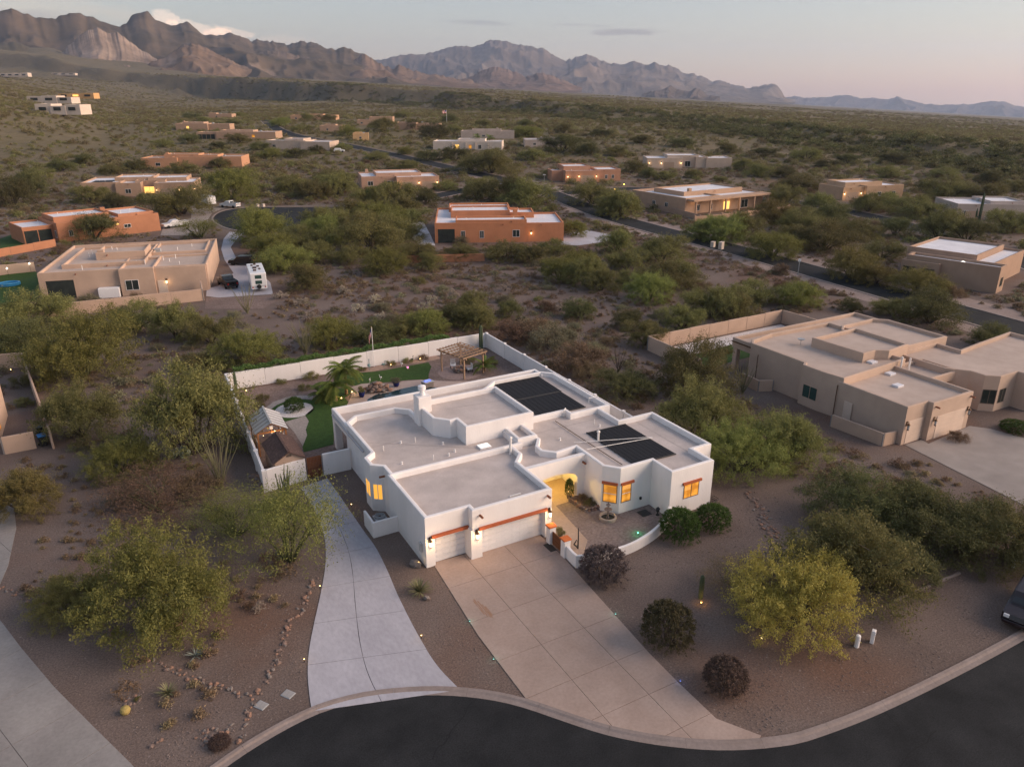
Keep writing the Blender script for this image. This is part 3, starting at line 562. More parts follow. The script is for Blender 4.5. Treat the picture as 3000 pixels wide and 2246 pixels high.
# ================================================================== streets, drives, kerbs
ASPHALT = mat('asphalt', (0.014, 0.015, 0.0165), (0.028, 0.029, 0.031), 0.35, 0.92, bump=0.006, bscale=30, spec=0.2, fine=14, finec=0.35, big=0.06, bigc=0.2)
CONC = mat('pale concrete', (0.36, 0.345, 0.375), (0.42, 0.405, 0.435), 0.45, 0.9, spec=0.2, fine=5, finec=0.08, big=0.16, bigc=0.13, stretch=(1, .45, 1))
CONCW = mat('warm concrete', (0.335, 0.250, 0.208), (0.385, 0.295, 0.25), 0.5, 0.9, spec=0.2, fine=6, finec=0.08, big=0.12, bigc=0.12)
KERBM = mat('kerb concrete', (0.225, 0.18, 0.16), (0.27, 0.22, 0.2), 0.8, 0.9, fine=6, finec=0.1)
GRAVEL = mat('mauve gravel', (0.155, 0.108, 0.092), (0.205, 0.150, 0.13), 1.2, 0.95, bump=0.03, bscale=9, fine=4.5, finec=0.35, big=0.18, bigc=0.15)
DIRTY = mat('pale shoulder', (0.235, 0.175, 0.150), (0.28, 0.215, 0.19), 0.4, 0.95, fine=3.5, finec=0.18, world=True)
def resample(pts, n):
    pts = [Vector(p) for p in pts]; d = [0]
    for a, b in zip(pts, pts[1:]): d.append(d[-1] + (b - a).length)
    out = []
    for k in range(n):
        s = d[-1] * k / (n - 1); i = max(j for j in range(len(d)) if d[j] <= s + 1e-9); i = min(i, len(pts) - 2)
        t = (s - d[i]) / max(d[i + 1] - d[i], 1e-9); out.append(pts[i].lerp(pts[i + 1], t))
    return out
def smoothline(pts, it=2):
    for _ in range(it):
        q = [pts[0]]
        for a, b in zip(pts, pts[1:]): q += [a.lerp(b, .25), a.lerp(b, .75)]
        pts = q + [pts[-1]]
    return pts
def ribbon(name, pts, w0, w1, z, m, kind='structure', drape=True, thick=0.0, step=8.0):
    """strip along a line from offset w0 to w1 to its right, draped on the ground"""
    pts = smoothline([Vector((p[0], p[1])) for p in pts]); L = sum((b - a).length for a, b in zip(pts, pts[1:])); pts = resample(pts, max(3, int(L / step)))
    mb = MB(); V = []
    for i, p in enumerate(pts):
        t = (pts[min(i + 1, len(pts) - 1)] - pts[max(i - 1, 0)]).normalized(); nrm = Vector((t.y, -t.x))
        for w in (w0, w1):
            q = p + nrm * w; V.append((q.x, q.y, (height(q.x, q.y) if drape else 0) + z))
    n = len(pts)
    mb.add(V, [(2 * i, 2 * i + 1, 2 * i + 3, 2 * i + 2) for i in range(n - 1)])
    if thick:
        mb.add([(x, y, zz - thick) for x, y, zz in V], [])
        o = 2 * n
        for i in range(n - 1): mb.f += [(2 * i, 2 * i + 2, o + 2 * i + 2, o + 2 * i), (2 * i + 1, o + 2 * i + 1, o + 2 * i + 3, 2 * i + 3)]
        mb.f += [(0, o, o + 1, 1), (2 * n - 2, 2 * n - 1, o + 2 * n - 1, o + 2 * n - 2)]
    o = mb.build(name, m)
    if kind: o['kind'] = kind
    return o
def poly2(pxs): return [tuple(G(*p, z=0)[:2]) for p in pxs]
# near street: everything outside the kerb curve
KPX = [(300, 2600), (420, 2460), (530, 2350), (640, 2262), (759, 2180), (900, 2102), (997, 2067), (1116, 2043), (1279, 2033), (1419, 2045), (1522, 2067), (1630, 2105), (1765, 2151), (1900, 2179), (2049, 2196), (2174, 2198), (2323, 2183), (2397, 2161), (2546, 2106), (2745, 2012), (2964, 1897), (3200, 1757), (3600, 1480)]
KERB = resample(smoothline([Vector(p) for p in poly2(KPX)]), 110)
m_ = MB(); far_pts = [p + Vector((-3, -16)) for p in KERB]
ka, kb = KERB[0], KERB[-1]
strip = [(*p, 0.008) for p in KERB]; out = []
for i, p in enumerate(KERB):
    s = i / (len(KERB) - 1); c = Vector((-10, -6)).lerp(Vector((66, -2)), s); out.append((c.x, c.y, 0.008))
n_ = len(KERB); m_.add(strip + out, [(i, n_ + i, n_ + i + 1, i + 1) for i in range(n_ - 1)])
structure('street', m_, ASPHALT)
tar = mat('tar seam', (.006, .006, .007)); rs_ = random.Random(8)
for (x, y, L_, a) in ((16, 21, 5, -.9), (26, 14.5, 7, .1), (36, 13, 8, -.05), (10, 26, 4, .6), (31, 15.2, 3, 1.3), (41, 14, 4, .9)):
    pts = [Vector((x + L_ * t * cos(a) + rs_.uniform(-.12, .12), y + L_ * t * sin(a) + rs_.uniform(-.12, .12))) for t in np.linspace(0, 1, 12)]
    b = MB(); b.add([(p.x + s_ * .02 * sin(a), p.y - s_ * .02 * cos(a), .011) for p in pts for s_ in (-1, 1)], [(2 * i, 2 * i + 2, 2 * i + 3, 2 * i + 1) for i in range(11)]); structure('tar_seam', b, tar)
# rolled kerb in sections with joints
kr = empty('kerb'); kr['kind'] = 'structure'
KN = []
for i, p in enumerate(KERB):
    t = (KERB[min(i + 1, n_ - 1)] - KERB[max(i - 1, 0)]).normalized(); KN.append(Vector((-t.y, t.x)))
for k in range(0, n_ - 5, 5):
    b = MB(); seg = range(k, k + 6); V = []
    for j in seg:
        for off, z in ((0.0, 0.012), (0.28, 0.03), (0.40, 0.085), (0.58, 0.095), (0.60, 0.0)):
            q = KERB[j] + KN[j] * off
            if j == k: q = q + (KERB[j + 1] - KERB[j]).normalized() * 0.012
            V.append((q.x, q.y, z))
    b.add(V, [(5 * i + c, 5 * i + c + 1, 5 * i + 6 + c, 5 * i + 5 + c) for i in range(5) for c in range(4)]); b.f = [f[::-1] for f in b.f]
    b.build('kerb_section', KERBM, kr)
def clip(poly, a, b, c):
    """keep the part of a polygon where a*x+b*y<=c"""
    out = []
    for i, p in enumerate(poly):
        q = poly[(i + 1) % len(poly)]; dp, dq = a * p[0] + b * p[1] - c, a * q[0] + b * q[1] - c
        if dp <= 0: out.append(p)
        if (dp < 0 < dq) or (dq < 0 < dp): t = dp / (dp - dq); out.append((p[0] + (q[0] - p[0]) * t, p[1] + (q[1] - p[1]) * t))
    return out
def cell(poly, x0, x1, y0, y1, g=0.012):
    for a, b, c in ((1, 0, x1 - g), (-1, 0, -x0 - g), (0, 1, y1 - g), (0, -1, -y0 - g)):
        if poly: poly = clip(poly, a, b, c)
    return poly
dr = empty('driveway'); dr['kind'] = 'structure'
kin = [KERB[i] + KN[i] * 0.605 for i in range(n_)]
kseg = [tuple(p) for p in kin if 15.35 < p.x < 25.0 and p.y < 27.5]
kseg = sorted(kseg, key=lambda p: p[0])
DPOLY = [(16.58, 40.9), (16.46, 40.5), (15.9, 32.8)] + kseg + [(24.9, 19.3), (23.72, 21.2), (23.7, 24.0), (23.78, 26.75), (24.65, 37.4), (24.66, 40.38)]
ys = [41.2, 37.78, 34.05, 30.32, 27.1, 24.2, 21.6, 10]; xs = [10, 18.75, 21.75, 30]
for i in range(3):
    for j in range(len(ys) - 1):
        c = cell(DPOLY, xs[i], xs[i + 1], ys[j + 1], ys[j])
        if len(c) > 2:
            if i < 2 and j == 0 and False: pass
            MB().prism(c, -0.03, 0.035).build('slab', CONCW, dr)
MB().flat([(x, y) for x, y in DPOLY], 0.006).build('bedding', mat('joint dirt', (0.06, 0.05, 0.045)), dr)
for k, (x, y0, y1) in enumerate(((17.05, 34.3, 35.9), (17.15, 34.0, 36.0), (17.27, 33.85, 35.7), (17.36, 33.75, 35.3), (17.45, 34.0, 35.0))): MB().box(x, y0, 0.0355, x + .085, y1, 0.0375).build('stain', mat('rust stain', (0.30, 0.155, 0.08), (0.31, 0.225, 0.185), 2.5, stretch=(9, .8, 1)), dr)
# curving side drive
sd = empty('side_driveway'); sd['kind'] = 'structure'
EL = resample(smoothline([Vector(p) for p in poly2([(880, 1428), (915, 1480), (945, 1545), (956, 1610), (950, 1690), (923, 1811), (904, 1900), (900, 1969), (904, 2027), (913, 2084)])]), 57)
ER = resample(smoothline([Vector(p) for p in poly2([(959, 1401), (1008, 1469), (1062, 1550), (1103, 1604), (1133, 1664), (1171, 1756), (1230, 1869), (1279, 1950), (1349, 2021)])]), 57)
EM = [a.lerp(b, 0.46) for a, b in zip(EL, ER)]
for A, B in ((EL, EM), (EM, ER)):
    for k in range(0, 56, 8):
        pts = A[k:k + 9]; qts = B[k:k + 9]; ctr = sum(pts + qts, Vector((0, 0))) / 18
        poly = [p + (ctr - p).normalized() * 0.018 for p in pts + qts[::-1]]
        V = [(*p, z) for z in (-0.03, 0.033) for p in poly]; n = 9; mb = MB()
        F = [(18 + i, 18 + i + 1, 18 + 16 - i, 18 + 17 - i) for i in range(8)] + [(i, (i + 1) % 18, 18 + (i + 1) % 18, 18 + i) for i in range(18)]
        mb.add(V, F); mb.build('slab', CONC, sd)
mb = MB(); mb.add([(*p, 0.006) for p in EL] + [(*p, 0.006) for p in ER], [(i, i + 1, 58 + i, 57 + i) for i in range(56)]); mb.build('bedding', MATS['joint dirt'], sd)
# next door's drive, off the lower left corner
nd = poly2([(394, 2246), (269, 2123), (159, 2012), (62, 1897), (0, 1815), (-18, 1765), (0, 1712), (24, 1657), (48, 1546), (40, 1480), (20, 1425), (-30, 1370), (-500, 1380), (-600, 1700), (-700, 2246), (-100, 2700), (560, 2410)])
nda = empty('neighbour_driveway'); nda['kind'] = 'structure'
NCON = mat('grey concrete', (0.235, 0.215, 0.205), (0.285, 0.265, 0.25), 0.5, 0.9, fine=5, finec=0.09, big=0.13, bigc=0.18)
ndv = Vector(nd[4]) - Vector(nd[0]); ang = atan2(ndv.y, ndv.x); ca, sa = cos(ang), sin(ang)
def rp(p, s=1): return (p[0] * ca + s * p[1] * sa, -s * p[0] * sa + p[1] * ca)
ndr = [rp(p) for p in nd]; xs2 = sorted(p[0] for p in ndr); ys2 = sorted(p[1] for p in ndr)
for i in range(12):
    for j in range(8):
        y1 = ndr[0][1] - 3.2 * (j - 3); c = cell(ndr, xs2[0] + 3.6 * i, xs2[0] + 3.6 * (i + 1), y1 - 3.2, y1)
        if len(c) > 2: MB().prism([rp(p, -1) for p in c], -0.02, 0.025).build('slab', NCON, nda)
# far roads
ROAD_PX = [(3330, 1075), (3000, 966), (2700, 885), (2400, 800), (2150, 730), (1900, 668), (1760, 627), (1670, 590), (1590, 557), (1480, 527), (1330, 495), (1190, 462), (1050, 433), (960, 415), (880, 402), (820, 385), (790, 365), (772, 345), (765, 335)]
RP = [G(*p) for p in ROAD_PX]
ribbon('road', RP, -3.6, 3.6, 0.03, ASPHALT)
for a, b in ((-4.1, -3.6), (3.6, 4.1)): ribbon('road_kerb', RP, a, b, 0.10, KERBM, thick=0.15)
for a, b in ((-7.5, -4.1), (4.1, 8.5)): ribbon('road_verge', RP[:11], a, b, 0.015, DIRTY)
def road(pxs, w=3.4, k=True):
    P_ = [G(*p) for p in pxs]; ribbon('road', P_, -w, w, 0.025, ASPHALT)
    if k:
        for a, b in ((-w - .45, -w), (w, w + .45)): ribbon('road_kerb', P_, a, b, 0.09, KERBM, thick=0.14)
road([(1470, 532), (1330, 565), (1150, 598), (1060, 610), (990, 613)])
road([(1640, 568), (1760, 556), (1880, 552), (1960, 556)])
road([(2150, 585), (2330, 590), (2500, 622), (2690, 668), (2900, 735), (3100, 805), (3300, 880)], 3.2)
CUL = poly2([(1015, 617), (1000, 601), (900, 604), (800, 606), (700, 609), (650, 617), (625, 629), (615, 645), (645, 665), (680, 675), (720, 679), (780, 677), (840, 669), (900, 656), (950, 642)][::-1])
cv = smoothline([Vector(p) for p in CUL] + [Vector(CUL[0])], 2)[:-1]; cul = empty('cul_de_sac', (*cv[0], 0)); cul['kind'] = 'structure'; cvl = [(p.x - cv[0].x, p.y - cv[0].y) for p in cv]
MB().flat(cvl, 0.034).build('asphalt', ASPHALT, cul)
b = MB(); n2 = len(cvl); o1, o2 = inset(cvl, -.05), inset(cvl, -.5); o0 = inset(cvl, .02)
b.add([(*p, .03) for p in o0] + [(*p, .10) for p in o1] + [(*p, .10) for p in o2] + [(*p, 0) for p in o2], [(r * n2 + k, r * n2 + (k + 1) % n2, r * n2 + n2 + (k + 1) % n2, r * n2 + n2 + k) for r in range(3) for k in range(n2)]); b.build('kerb_ring', KERBM, cul)
def pad(name, pxs, m, z=0.02):
    o = MB().flat(poly2(pxs), z).build(name, m); o['kind'] = 'structure'; return o
pad('drive', [(672, 680), (716, 682), (692, 702), (676, 725), (694, 760), (745, 785), (792, 828), (800, 862), (640, 872), (604, 868), (606, 846), (640, 838), (684, 800), (658, 762), (648, 730), (655, 700)], CONC, 0.03)
pad('parking_gravel', [(604, 872), (800, 866), (812, 880), (770, 905), (600, 905)], GRAVEL, 0.02)
pad('drive', [(560, 610), (600, 580), (640, 585), (705, 603), (650, 612), (622, 624), (608, 645), (620, 660), (560, 690), (470, 690), (480, 660), (560, 640)], mat('tan drive', (0.25, 0.21, 0.19), (0.30, 0.255, 0.23), .6), 0.028)
pad('drive', [(1655, 685), (1720, 675), (1800, 690), (1790, 706), (1690, 720), (1640, 716)], CONC, 0.03)
pad('drive', [(2650, 1303), (2700, 1288), (2720, 1300), (2840, 1248), (2900, 1256), (3100, 1310), (3300, 1420), (3000, 1480)], mat('beige drive', (0.26, 0.225, 0.205), (0.31, 0.27, 0.245), .5, big=.2, bigc=.12), 0.03)
pad('drive', [(2395, 575), (2420, 568), (2505, 585), (2480, 600), (2440, 598)], CONC, 0.03)
# ------------------------------------------------------------------ back garden ground
LAWN = mat('lawn', (0.026, 0.060, 0.008), (0.040, 0.085, 0.014), 2.0, 0.95, bump=0.03, bscale=22, fine=9, finec=0.35)
PAVER = mat('courtyard paver', (0.175, 0.135, 0.125), (0.235, 0.185, 0.17), 1.1, 0.9, fine=5, finec=0.3)
POOLDECK = mat('pool deck', (0.36, 0.275, 0.24), (0.42, 0.33, 0.285), .8, 0.9, fine=5, finec=.1)
PATHM = mat('pale path', (0.27, 0.235, 0.215), (0.33, 0.29, 0.265), 2, 0.95, fine=6, finec=.2)
BEDM = mat('garden soil', (0.13, 0.085, 0.07), (0.19, 0.13, 0.11), 2, 0.95, fine=5, finec=.3)
def sheet(name, pts, z, m): o = MB().flat(pts, z).build(name, m); o['kind'] = 'structure'; return o
sheet('garden_gravel', [(9.2, 57.3), (40.8, 57.3), (40.8, 80.4), (10.3, 80.4)], 0.006, GRAVEL)
sheet('lawn', poly2([(954, 1148), (985, 1140), (1018, 1132), (1035, 1150), (1010, 1165), (1030, 1190), (980, 1200), (977, 1302), (890, 1325), (886, 1310), (900, 1275), (896, 1259), (905, 1234), (894, 1216), (918, 1196), (909, 1181), (919, 1168)]), 0.03, LAWN)
sheet('lawn', poly2([(1013, 1100), (1060, 1092), (1120, 1086), (1180, 1075), (1255, 1062), (1264, 1074), (1256, 1095), (1255, 1111), (1200, 1113), (1130, 1120), (1060, 1128), (1040, 1130), (1020, 1128)]), 0.03, LAWN)
cc = Vector((14.9, 72.1))
sheet('lawn', [(cc.x + 2.75 * cos(a), cc.y + 2.9 * sin(a)) for a in np.linspace(0, 2 * pi, 40)[:-1]], 0.012, LAWN)
sheet('white_gravel', [(cc.x + 1.9 * cos(a), cc.y + 2.0 * sin(a)) for a in np.linspace(0, 2 * pi, 36)[:-1]], 0.03, mat('white gravel', (0.50, 0.46, 0.45), (0.6, 0.56, 0.55), 4, .95, fine=8, finec=.25))
sheet('garden_path', poly2([(778, 1195), (800, 1178), (840, 1164), (880, 1158), (918, 1160), (916, 1170), (880, 1168), (845, 1172), (812, 1186), (790, 1202)]), 0.022, PATHM)
sheet('garden_path', poly2([(835, 1236), (895, 1218), (906, 1234), (896, 1259), (901, 1275), (888, 1308), (862, 1266)]), 0.02, PATHM)
ribbon('garden_bed', [tuple(G(*p, z=0)) for p in [(690, 1141), (760, 1127), (860, 1112), (950, 1100)]], -0.8, 0.1, 0.02, BEDM, drape=False, step=2)
ribbon('garden_bed', [tuple(G(*p, z=0)) for p in [(1010, 1096), (1050, 1088), (1095, 1088), (1130, 1075), (1180, 1066), (1250, 1058), (1290, 1048)]], -1.1, 0.25, 0.02, mat('tan bed edge', (.30, .205, .16), (.36, .25, .2), 2, fine=5, finec=.2), drape=False, step=1)
sheet('pool_deck', poly2([(1010, 1200), (1030, 1160), (1026, 1136), (1060, 1125), (1100, 1122), (1150, 1126), (1180, 1117), (1235, 1113), (1300, 1117), (1400, 1118), (1400, 1135), (1060, 1205)]), 0.045, POOLDECK)
WATER, N, L, P = nodes_of('pool water'); P.inputs['Base Color'].default_value = (0.012, 0.035, 0.042, 1); P.inputs['Roughness'].default_value = 0.06
pb = N.new('ShaderNodeBump'); pb.inputs['Distance'].default_value = .01; pn = N.new('ShaderNodeTexNoise'); pn.inputs['Scale'].default_value = 4; L.new(pn.outputs['Fac'], pb.inputs['Height']); L.new(pb.outputs[0], P.inputs['Normal'])
pool = MB().flat(poly2([(1078, 1170), (1100, 1158), (1140, 1150), (1185, 1138), (1215, 1132), (1250, 1133), (1300, 1138), (1330, 1142), (1310, 1150), (1090, 1200), (1070, 1190)]), 0.06).build('pool_water', WATER); pool['kind'] = 'structure'
sheet('courtyard_paving', [(24.9, 35.9), (28.9, 35.75), (31.2, 36.2), (33.2, 36.9), (34.3, 38.0), (34.33, 39.95), (31.4, 39.95), (30.45, 41.0), (30.5, 43.3), (25.4, 43.3), (25.4, 40.0), (24.9, 39.9)], 0.012, PAVER)
sheet('courtyard_walk', [(25.0, 37.6), (25.7, 36.4), (27.3, 38.1), (27.9, 43.3), (25.4, 43.3), (25.4, 40.0), (25.0, 39.8)], 0.03, mat('warm walk', (0.36, 0.27, 0.21), (0.41, 0.31, 0.25), .8, fine=5, finec=.08))
sheet('entry_floor', [(25.5, 43.3), (30.7, 43.3), (30.7, 46.9), (25.5, 46.9)], 0.035, MATS['warm walk'])
# ------------------------------------------------------------------ garden walls
def wall_run(name, label, pts, h, t, plen, m, cap=None, pil=0.0, pilh=0.12, h2=None, cat='wall', gap=0.02):
    """panelled masonry wall along world points: panels (and pilasters) are parts"""
    o = empty(name, (pts[0][0], pts[0][1], 0), 0, label, cat); O = Vector((pts[0][0], pts[0][1], 0))
    for a, b in zip(pts, pts[1:]):
        a, b = Vector((a[0], a[1])), Vector((b[0], b[1])); L = (b - a).length; n = max(1, round(L / plen)); rz = atan2(b.y - a.y, b.x - a.x)
        for i in range(n):
            p = a.lerp(b, i / n); l = L / n; hh = h + (0.0 if i % 2 else 0.04) if h2 is None else h + (h2 - h) * i / max(1, n - 1)
            MB().cbox(gap / 2, -t / 2, -0.3, l - gap / 2, t / 2, hh, 0.025).build('panel', m, o, (p.x - O.x, p.y - O.y, 0), rz)
            MB().box(-0.1, -t / 2 + 0.03, -0.3, 0.1, t / 2 - 0.03, hh - 0.06).build('joint', mat('wall joint', (.2, .19, .19)), o, (p.x - O.x, p.y - O.y, 0), rz)
            if pil: MB().cbox(-pil / 2, -pil / 2, -0.3, pil / 2, pil / 2, h + pilh, 0.025).build('pilaster', m, o, (p.x - O.x, p.y - O.y, 0), rz)
        if pil: MB().cbox(-pil / 2, -pil / 2, -0.3, pil / 2, pil / 2, h + pilh, 0.025).build('pilaster', m, o, (b.x - O.x, b.y - O.y, 0), rz)
    return o
wall_run('garden_wall', 'long white back garden wall below the green hedge', [(10.15, 81.0), (40.9, 80.7)], 1.85, 0.2, 3.9, STUCCO)
wall_run('garden_wall', 'white garden wall running back beside the shed and greenhouse', [(8.75, 56.55), (10.05, 80.9)], 1.8, 0.2, 4.1, STUCCO, pil=0.36)
wall_run('garden_wall', 'white garden wall descending behind the pergola to the solar mats', [(41.05, 80.6), (41.05, 47.7)], 1.8, 0.2, 4.7, STUCCO, pil=0.34)
wall_run('garden_wall', 'short white wall in front of the shed, left of the rusty gate', [(8.9, 56.45), (12.15, 56.98)], 1.9, 0.2, 3.3, STUCCO)
wall_run('garden_wall', 'short white wall between the rusty gate and the house', [(13.6, 57.05), (15.95, 57.0)], 1.9, 0.2, 2.4, STUCCO)
def rust_gate(x0, x1, y, h, label, rz=0.0, horiz=True):
    g = empty('gate', (x0, y, 0), rz, label, 'gate'); W = x1 - x0
    R = mat('rusted steel', (0.13, 0.042, 0.018), (0.20, 0.085, 0.035), 9, .8, fine=16, finec=.5)
    MB().box(0, -.03, .05, .06, .03, h).box(W - .06, -.03, .05, W, .03, h).box(.06, -.03, h - .06, W - .06, .03, h).box(.06, -.03, .05, W - .06, .03, .11).build('frame', R, g)
    n = 9 if W > .8 else 7
    me = MB().box(0, -.012, .11, (W - .12) / n - .015, .012, h - .06).mesh('slat')
    for k in range(n): use('slat', me, R, g, (.06 + k * (W - .12) / n + .008, 0, 0))
    MB().cbox(W - .2, -.07, h * .5, W - .1, -.03, h * .5 + .12, .01).build('latch', BLACKM, g); return g
rust_gate(12.3, 13.5, 57.0, 1.9, 'rusty brown steel gate in white garden wall')
rust_gate(0, 1.45, 0, 1.05, 'dark rusty courtyard gate between two orange-capped pillars', -pi / 2).location = (24.86, 38.95, 0)
for i, (y, lb) in enumerate(((39.15, 'white gate pillar with orange cap beside the garage'), (37.25, 'white gate pillar with orange cap at the low wall end'))):
    g = empty('gate_pillar', (24.86, y, 0), 0, lb, 'pillar', 'orange-capped courtyard gate pillars')
    MB().cbox(-.26, -.24, -.1, .26, .24, 1.35, .03).build('shaft', STUCCO, g); MB().cbox(-.32, -.3, 1.353, .32, .3, 1.46, .03).build('cap', mat('orange cap', (.50, .12, .03), (.60, .17, .05), 3), g)
MB_ = MB()
# curved low courtyard wall, swooping in height
cw = [(24.86, 36.98, 0.95), (24.82, 36.3, .9), (24.8, 35.72, .95), (26.6, 35.45, .78), (28.9, 35.35, .72), (30.9, 35.75, .78), (32.2, 36.2, .85), (33.3, 36.75, .95), (34.32, 37.6, 1.05)]
o = empty('courtyard_wall', (24.86, 36.98, 0), 0, 'low curved white courtyard wall sweeping behind the round bushes', 'wall')
pts = [Vector(p) for p in cw]; pts = pts[:3] + smoothline(pts[2:], 2)[1:]
ww = MB(); V = []
for i, p in enumerate(pts):
    a, b = pts[max(i - 1, 0)], pts[min(i + 1, len(pts) - 1)]; t = Vector((b.x - a.x, b.y - a.y)).normalized(); nrm = Vector((-t.y, t.x)) * .11
    for s, z in ((-1, -.1), (-1, p.z - .03), (-.75, p.z), (.75, p.z), (1, p.z - .03), (1, -.1)): V.append((p.x + nrm.x * s - 24.86, p.y + nrm.y * s - 36.98, z))
ww.add(V, [(6 * i + c, 6 * i + c + 6, 6 * i + c + 7, 6 * i + c + 1) for i in range(len(pts) - 1) for c in range(5)] + [(0, 1, 2, 3, 4, 5), tuple(6 * (len(pts) - 1) + k for k in (5, 4, 3, 2, 1, 0))])
ww.build('wall_body', STUCCO, o)
# air-conditioner enclosure and unit
o = empty('enclosure_wall', (14.0, 45.8, 0), 0, 'white L-shaped screen wall round the air conditioner', 'wall')
MB().cbox(0, 0, -.1, 1.93, .18, 1.25, .03).build('panel', STUCCO, o); MB().cbox(-.0, .182, -.1, .18, 2.0, 1.25, .03).build('panel', STUCCO, o)
ac = empty('air_conditioner', (14.95, 46.95, 0), 0, 'grey air conditioner with round fan grille behind white screen wall', 'appliance')
GREYM = mat('unit grey', (.30, .31, .32), (.36, .37, .38), 4, .6)
MB().cbox(-.45, -.45, .05, .45, .45, .9, .03).build('cabinet', GREYM, ac); MB().lathe([(.40, .9), (.40, 1.02), (.33, 1.04), (.30, .96)], 20).build('fan_shroud', mat('shroud', (.22, .23, .24)), ac)
MB().lathe([(.29, .93), (.10, .95), (.08, .97)], 16).build('fan', BLACKM, ac)
for k in range(8): MB().tube([(.05 * cos(k * pi / 4), .05 * sin(k * pi / 4), 1.0), (.34 * cos(k * pi / 4), .34 * sin(k * pi / 4), 1.03)], .008, 4).build('grille_bar', BLACKM, ac)
tag(MB().cbox(24.2, 38.08, .036, 24.72, 39.12, .055, .008).build('doormat', mat('doormat', (.04, .035, .03), (.06, .055, .05), 8)), 'dark doormat on the driveway by courtyard gate', 'doormat')
# ================================================================== neighbouring houses
def stucco(name, c, k=1.12): return mat(name, c, tuple(v * k for v in c), 0.6, 0.92, bump=0.012, bscale=12, spec=0.12, big=0.2, bigc=0.06)
TAN = stucco('tan stucco', (0.40, 0.265, 0.185)); BEIGE = stucco('beige stucco', (0.47, 0.335, 0.255)); ORANGE = stucco('orange stucco', (0.40, 0.185, 0.105))
BROWN = stucco('brown stucco', (0.33, 0.225, 0.165)); SAND = stucco('sand stucco', (0.46, 0.36, 0.29)); GREYT = stucco('grey tan stucco', (0.40, 0.33, 0.29)); PALE = stucco('pale stucco', (0.55, 0.46, 0.39))
RWHITE = mat('white roof', (0.62, 0.61, 0.64), (0.70, 0.69, 0.72), 0.8, 0.9, big=.2, bigc=.05); RBEIGE = mat('beige roof', (0.43, 0.335, 0.28), (0.49, 0.39, 0.33), 0.7, 0.9, big=.2, bigc=.07)
RTAN = mat('tan roof', (0.36, 0.27, 0.22), (0.42, 0.32, 0.265), 0.7, 0.9, big=.2, bigc=.07)
BLACKW = mat('night glass', (0.025, 0.03, 0.03), (0.04, 0.05, 0.045), 1, .1, spec=.5); GLOW = emit('porch glow', (1.0, 0.55, 0.14), 0.5)
GDOOR = mat('tan door', (0.36, 0.26, 0.19), (0.40, 0.29, 0.215), 3)
CURW = [None]
def nhouse(label, L, R, h, wm, rm, masses, wins=(), lamps=(), doors=(), rot=None, name='house', posts=(), extra=None, far=False, base=0.5):
    A = G(*L, dz=h); B = G(*R, dz=h)
    if rot is None: rz = atan2(B.y - A.y, B.x - A.x); W = sqrt((B.x - A.x) ** 2 + (B.y - A.y) ** 2)
    else:
        rz = radians(rot); W = (R[0] - L[0]) / F_PX * PIX((A.x, A.y, A.z + h))[2] / max(.3, cos(rz + YAW))
    o = empty(name, (A.x, A.y, height(A.x, A.y)), rz, label, 'house')
    for i, (f0, f1, y0, y1, t) in enumerate(masses):
        e = 0.013 * i; x0, x1 = f0 * W + e, f1 * W - e
        P = [(x0, y0 + e), (x1, y0 + e), (x1, y1 - e), (x0, y1 - e)]; w = MB(); ringwall(w, P, -base, t, t - .4, .28); w.build('wall', wm, o)
        d_ = MB(); deck(d_, P, t - .4 , .28); d_.build('roof_deck', rm, o)
    for (f, y, z0, z1, ww, lt, side) in wins:
        x = f * W; m = LITWIN if lt == 1 else (GLOW if lt == 2 else BLACKW)
        if side == 'S': window(o, (x, y), (x + ww, y), z0, z1, m, FRAMEM if lt else WHITEP)
        elif side == 'W': window(o, (x, y + ww), (x, y), z0, z1, m, FRAMEM if lt else WHITEP)
        else: window(o, (x, y), (x, y + ww), z0, z1, m, FRAMEM)
    for (f, y, ww) in doors:
        d = MB().cbox(f * W, y - .035, 0, f * W + ww, y + .05, 2.2, .01).build('garage_door', GDOOR, o)
        for k in range(1, 4): MB().box(f * W + .02, y - .05, k * .55 - .02, f * W + ww - .02, y - .036, k * .55 + .02).build('door_rib', GDOOR, d)
    for (f, y, wt) in lamps: carriage_lamp(o, f * W, y, 1.9, 1.3, wt)
    for (f, y, t) in posts: MB().cbox(f * W - .2, y - .2, -.3, f * W + .2, y + .2, t, .03).build('porch_post', wm, o)
    CURW[0] = wm; rr_ = random.Random(int(L[0] * 3 + L[1]))
    for q, (f0, f1, y0, y1, t) in enumerate(masses):      # roof drains, vents and coolers
        if q < 3: xx = (f0 + (f1 - f0) * rr_.uniform(.2, .8)) * W; MB().tube([(xx, y0 + .1, t - .42), (xx, y0 - .32, t - .5)], .09, 6).build('canale', VIGA, o)
        for _ in range(2): xx, yy = (f0 + (f1 - f0) * rr_.uniform(.15, .85)) * W, y0 + (y1 - y0) * rr_.uniform(.2, .8); MB().tube([(xx, yy, t - .45), (xx, yy, t + rr_.uniform(-.05, .25))], .06, 6).build('vent_pipe', PVC, o)
    xx, yy = rr_.uniform(.15, .8) * W, masses[0][3] * .6; MB().cbox(xx, yy, masses[0][4] - .45, xx + 1, yy + .9, masses[0][4] + .35, .04).build('roof_cooler', GREYM, o)
    if extra: extra(o, W)
    return o
def chim(x, y, z0, z1, m=None):
    def f(o, W): MB().cbox(x * W - .5, y - .4, z0, x * W + .5, y + .4, z1, .04).build('chimney', m or CURW[0], o)
    return f
def ex(*fs):
    def f(o, W): [q(o, W) for q in fs]
    return f
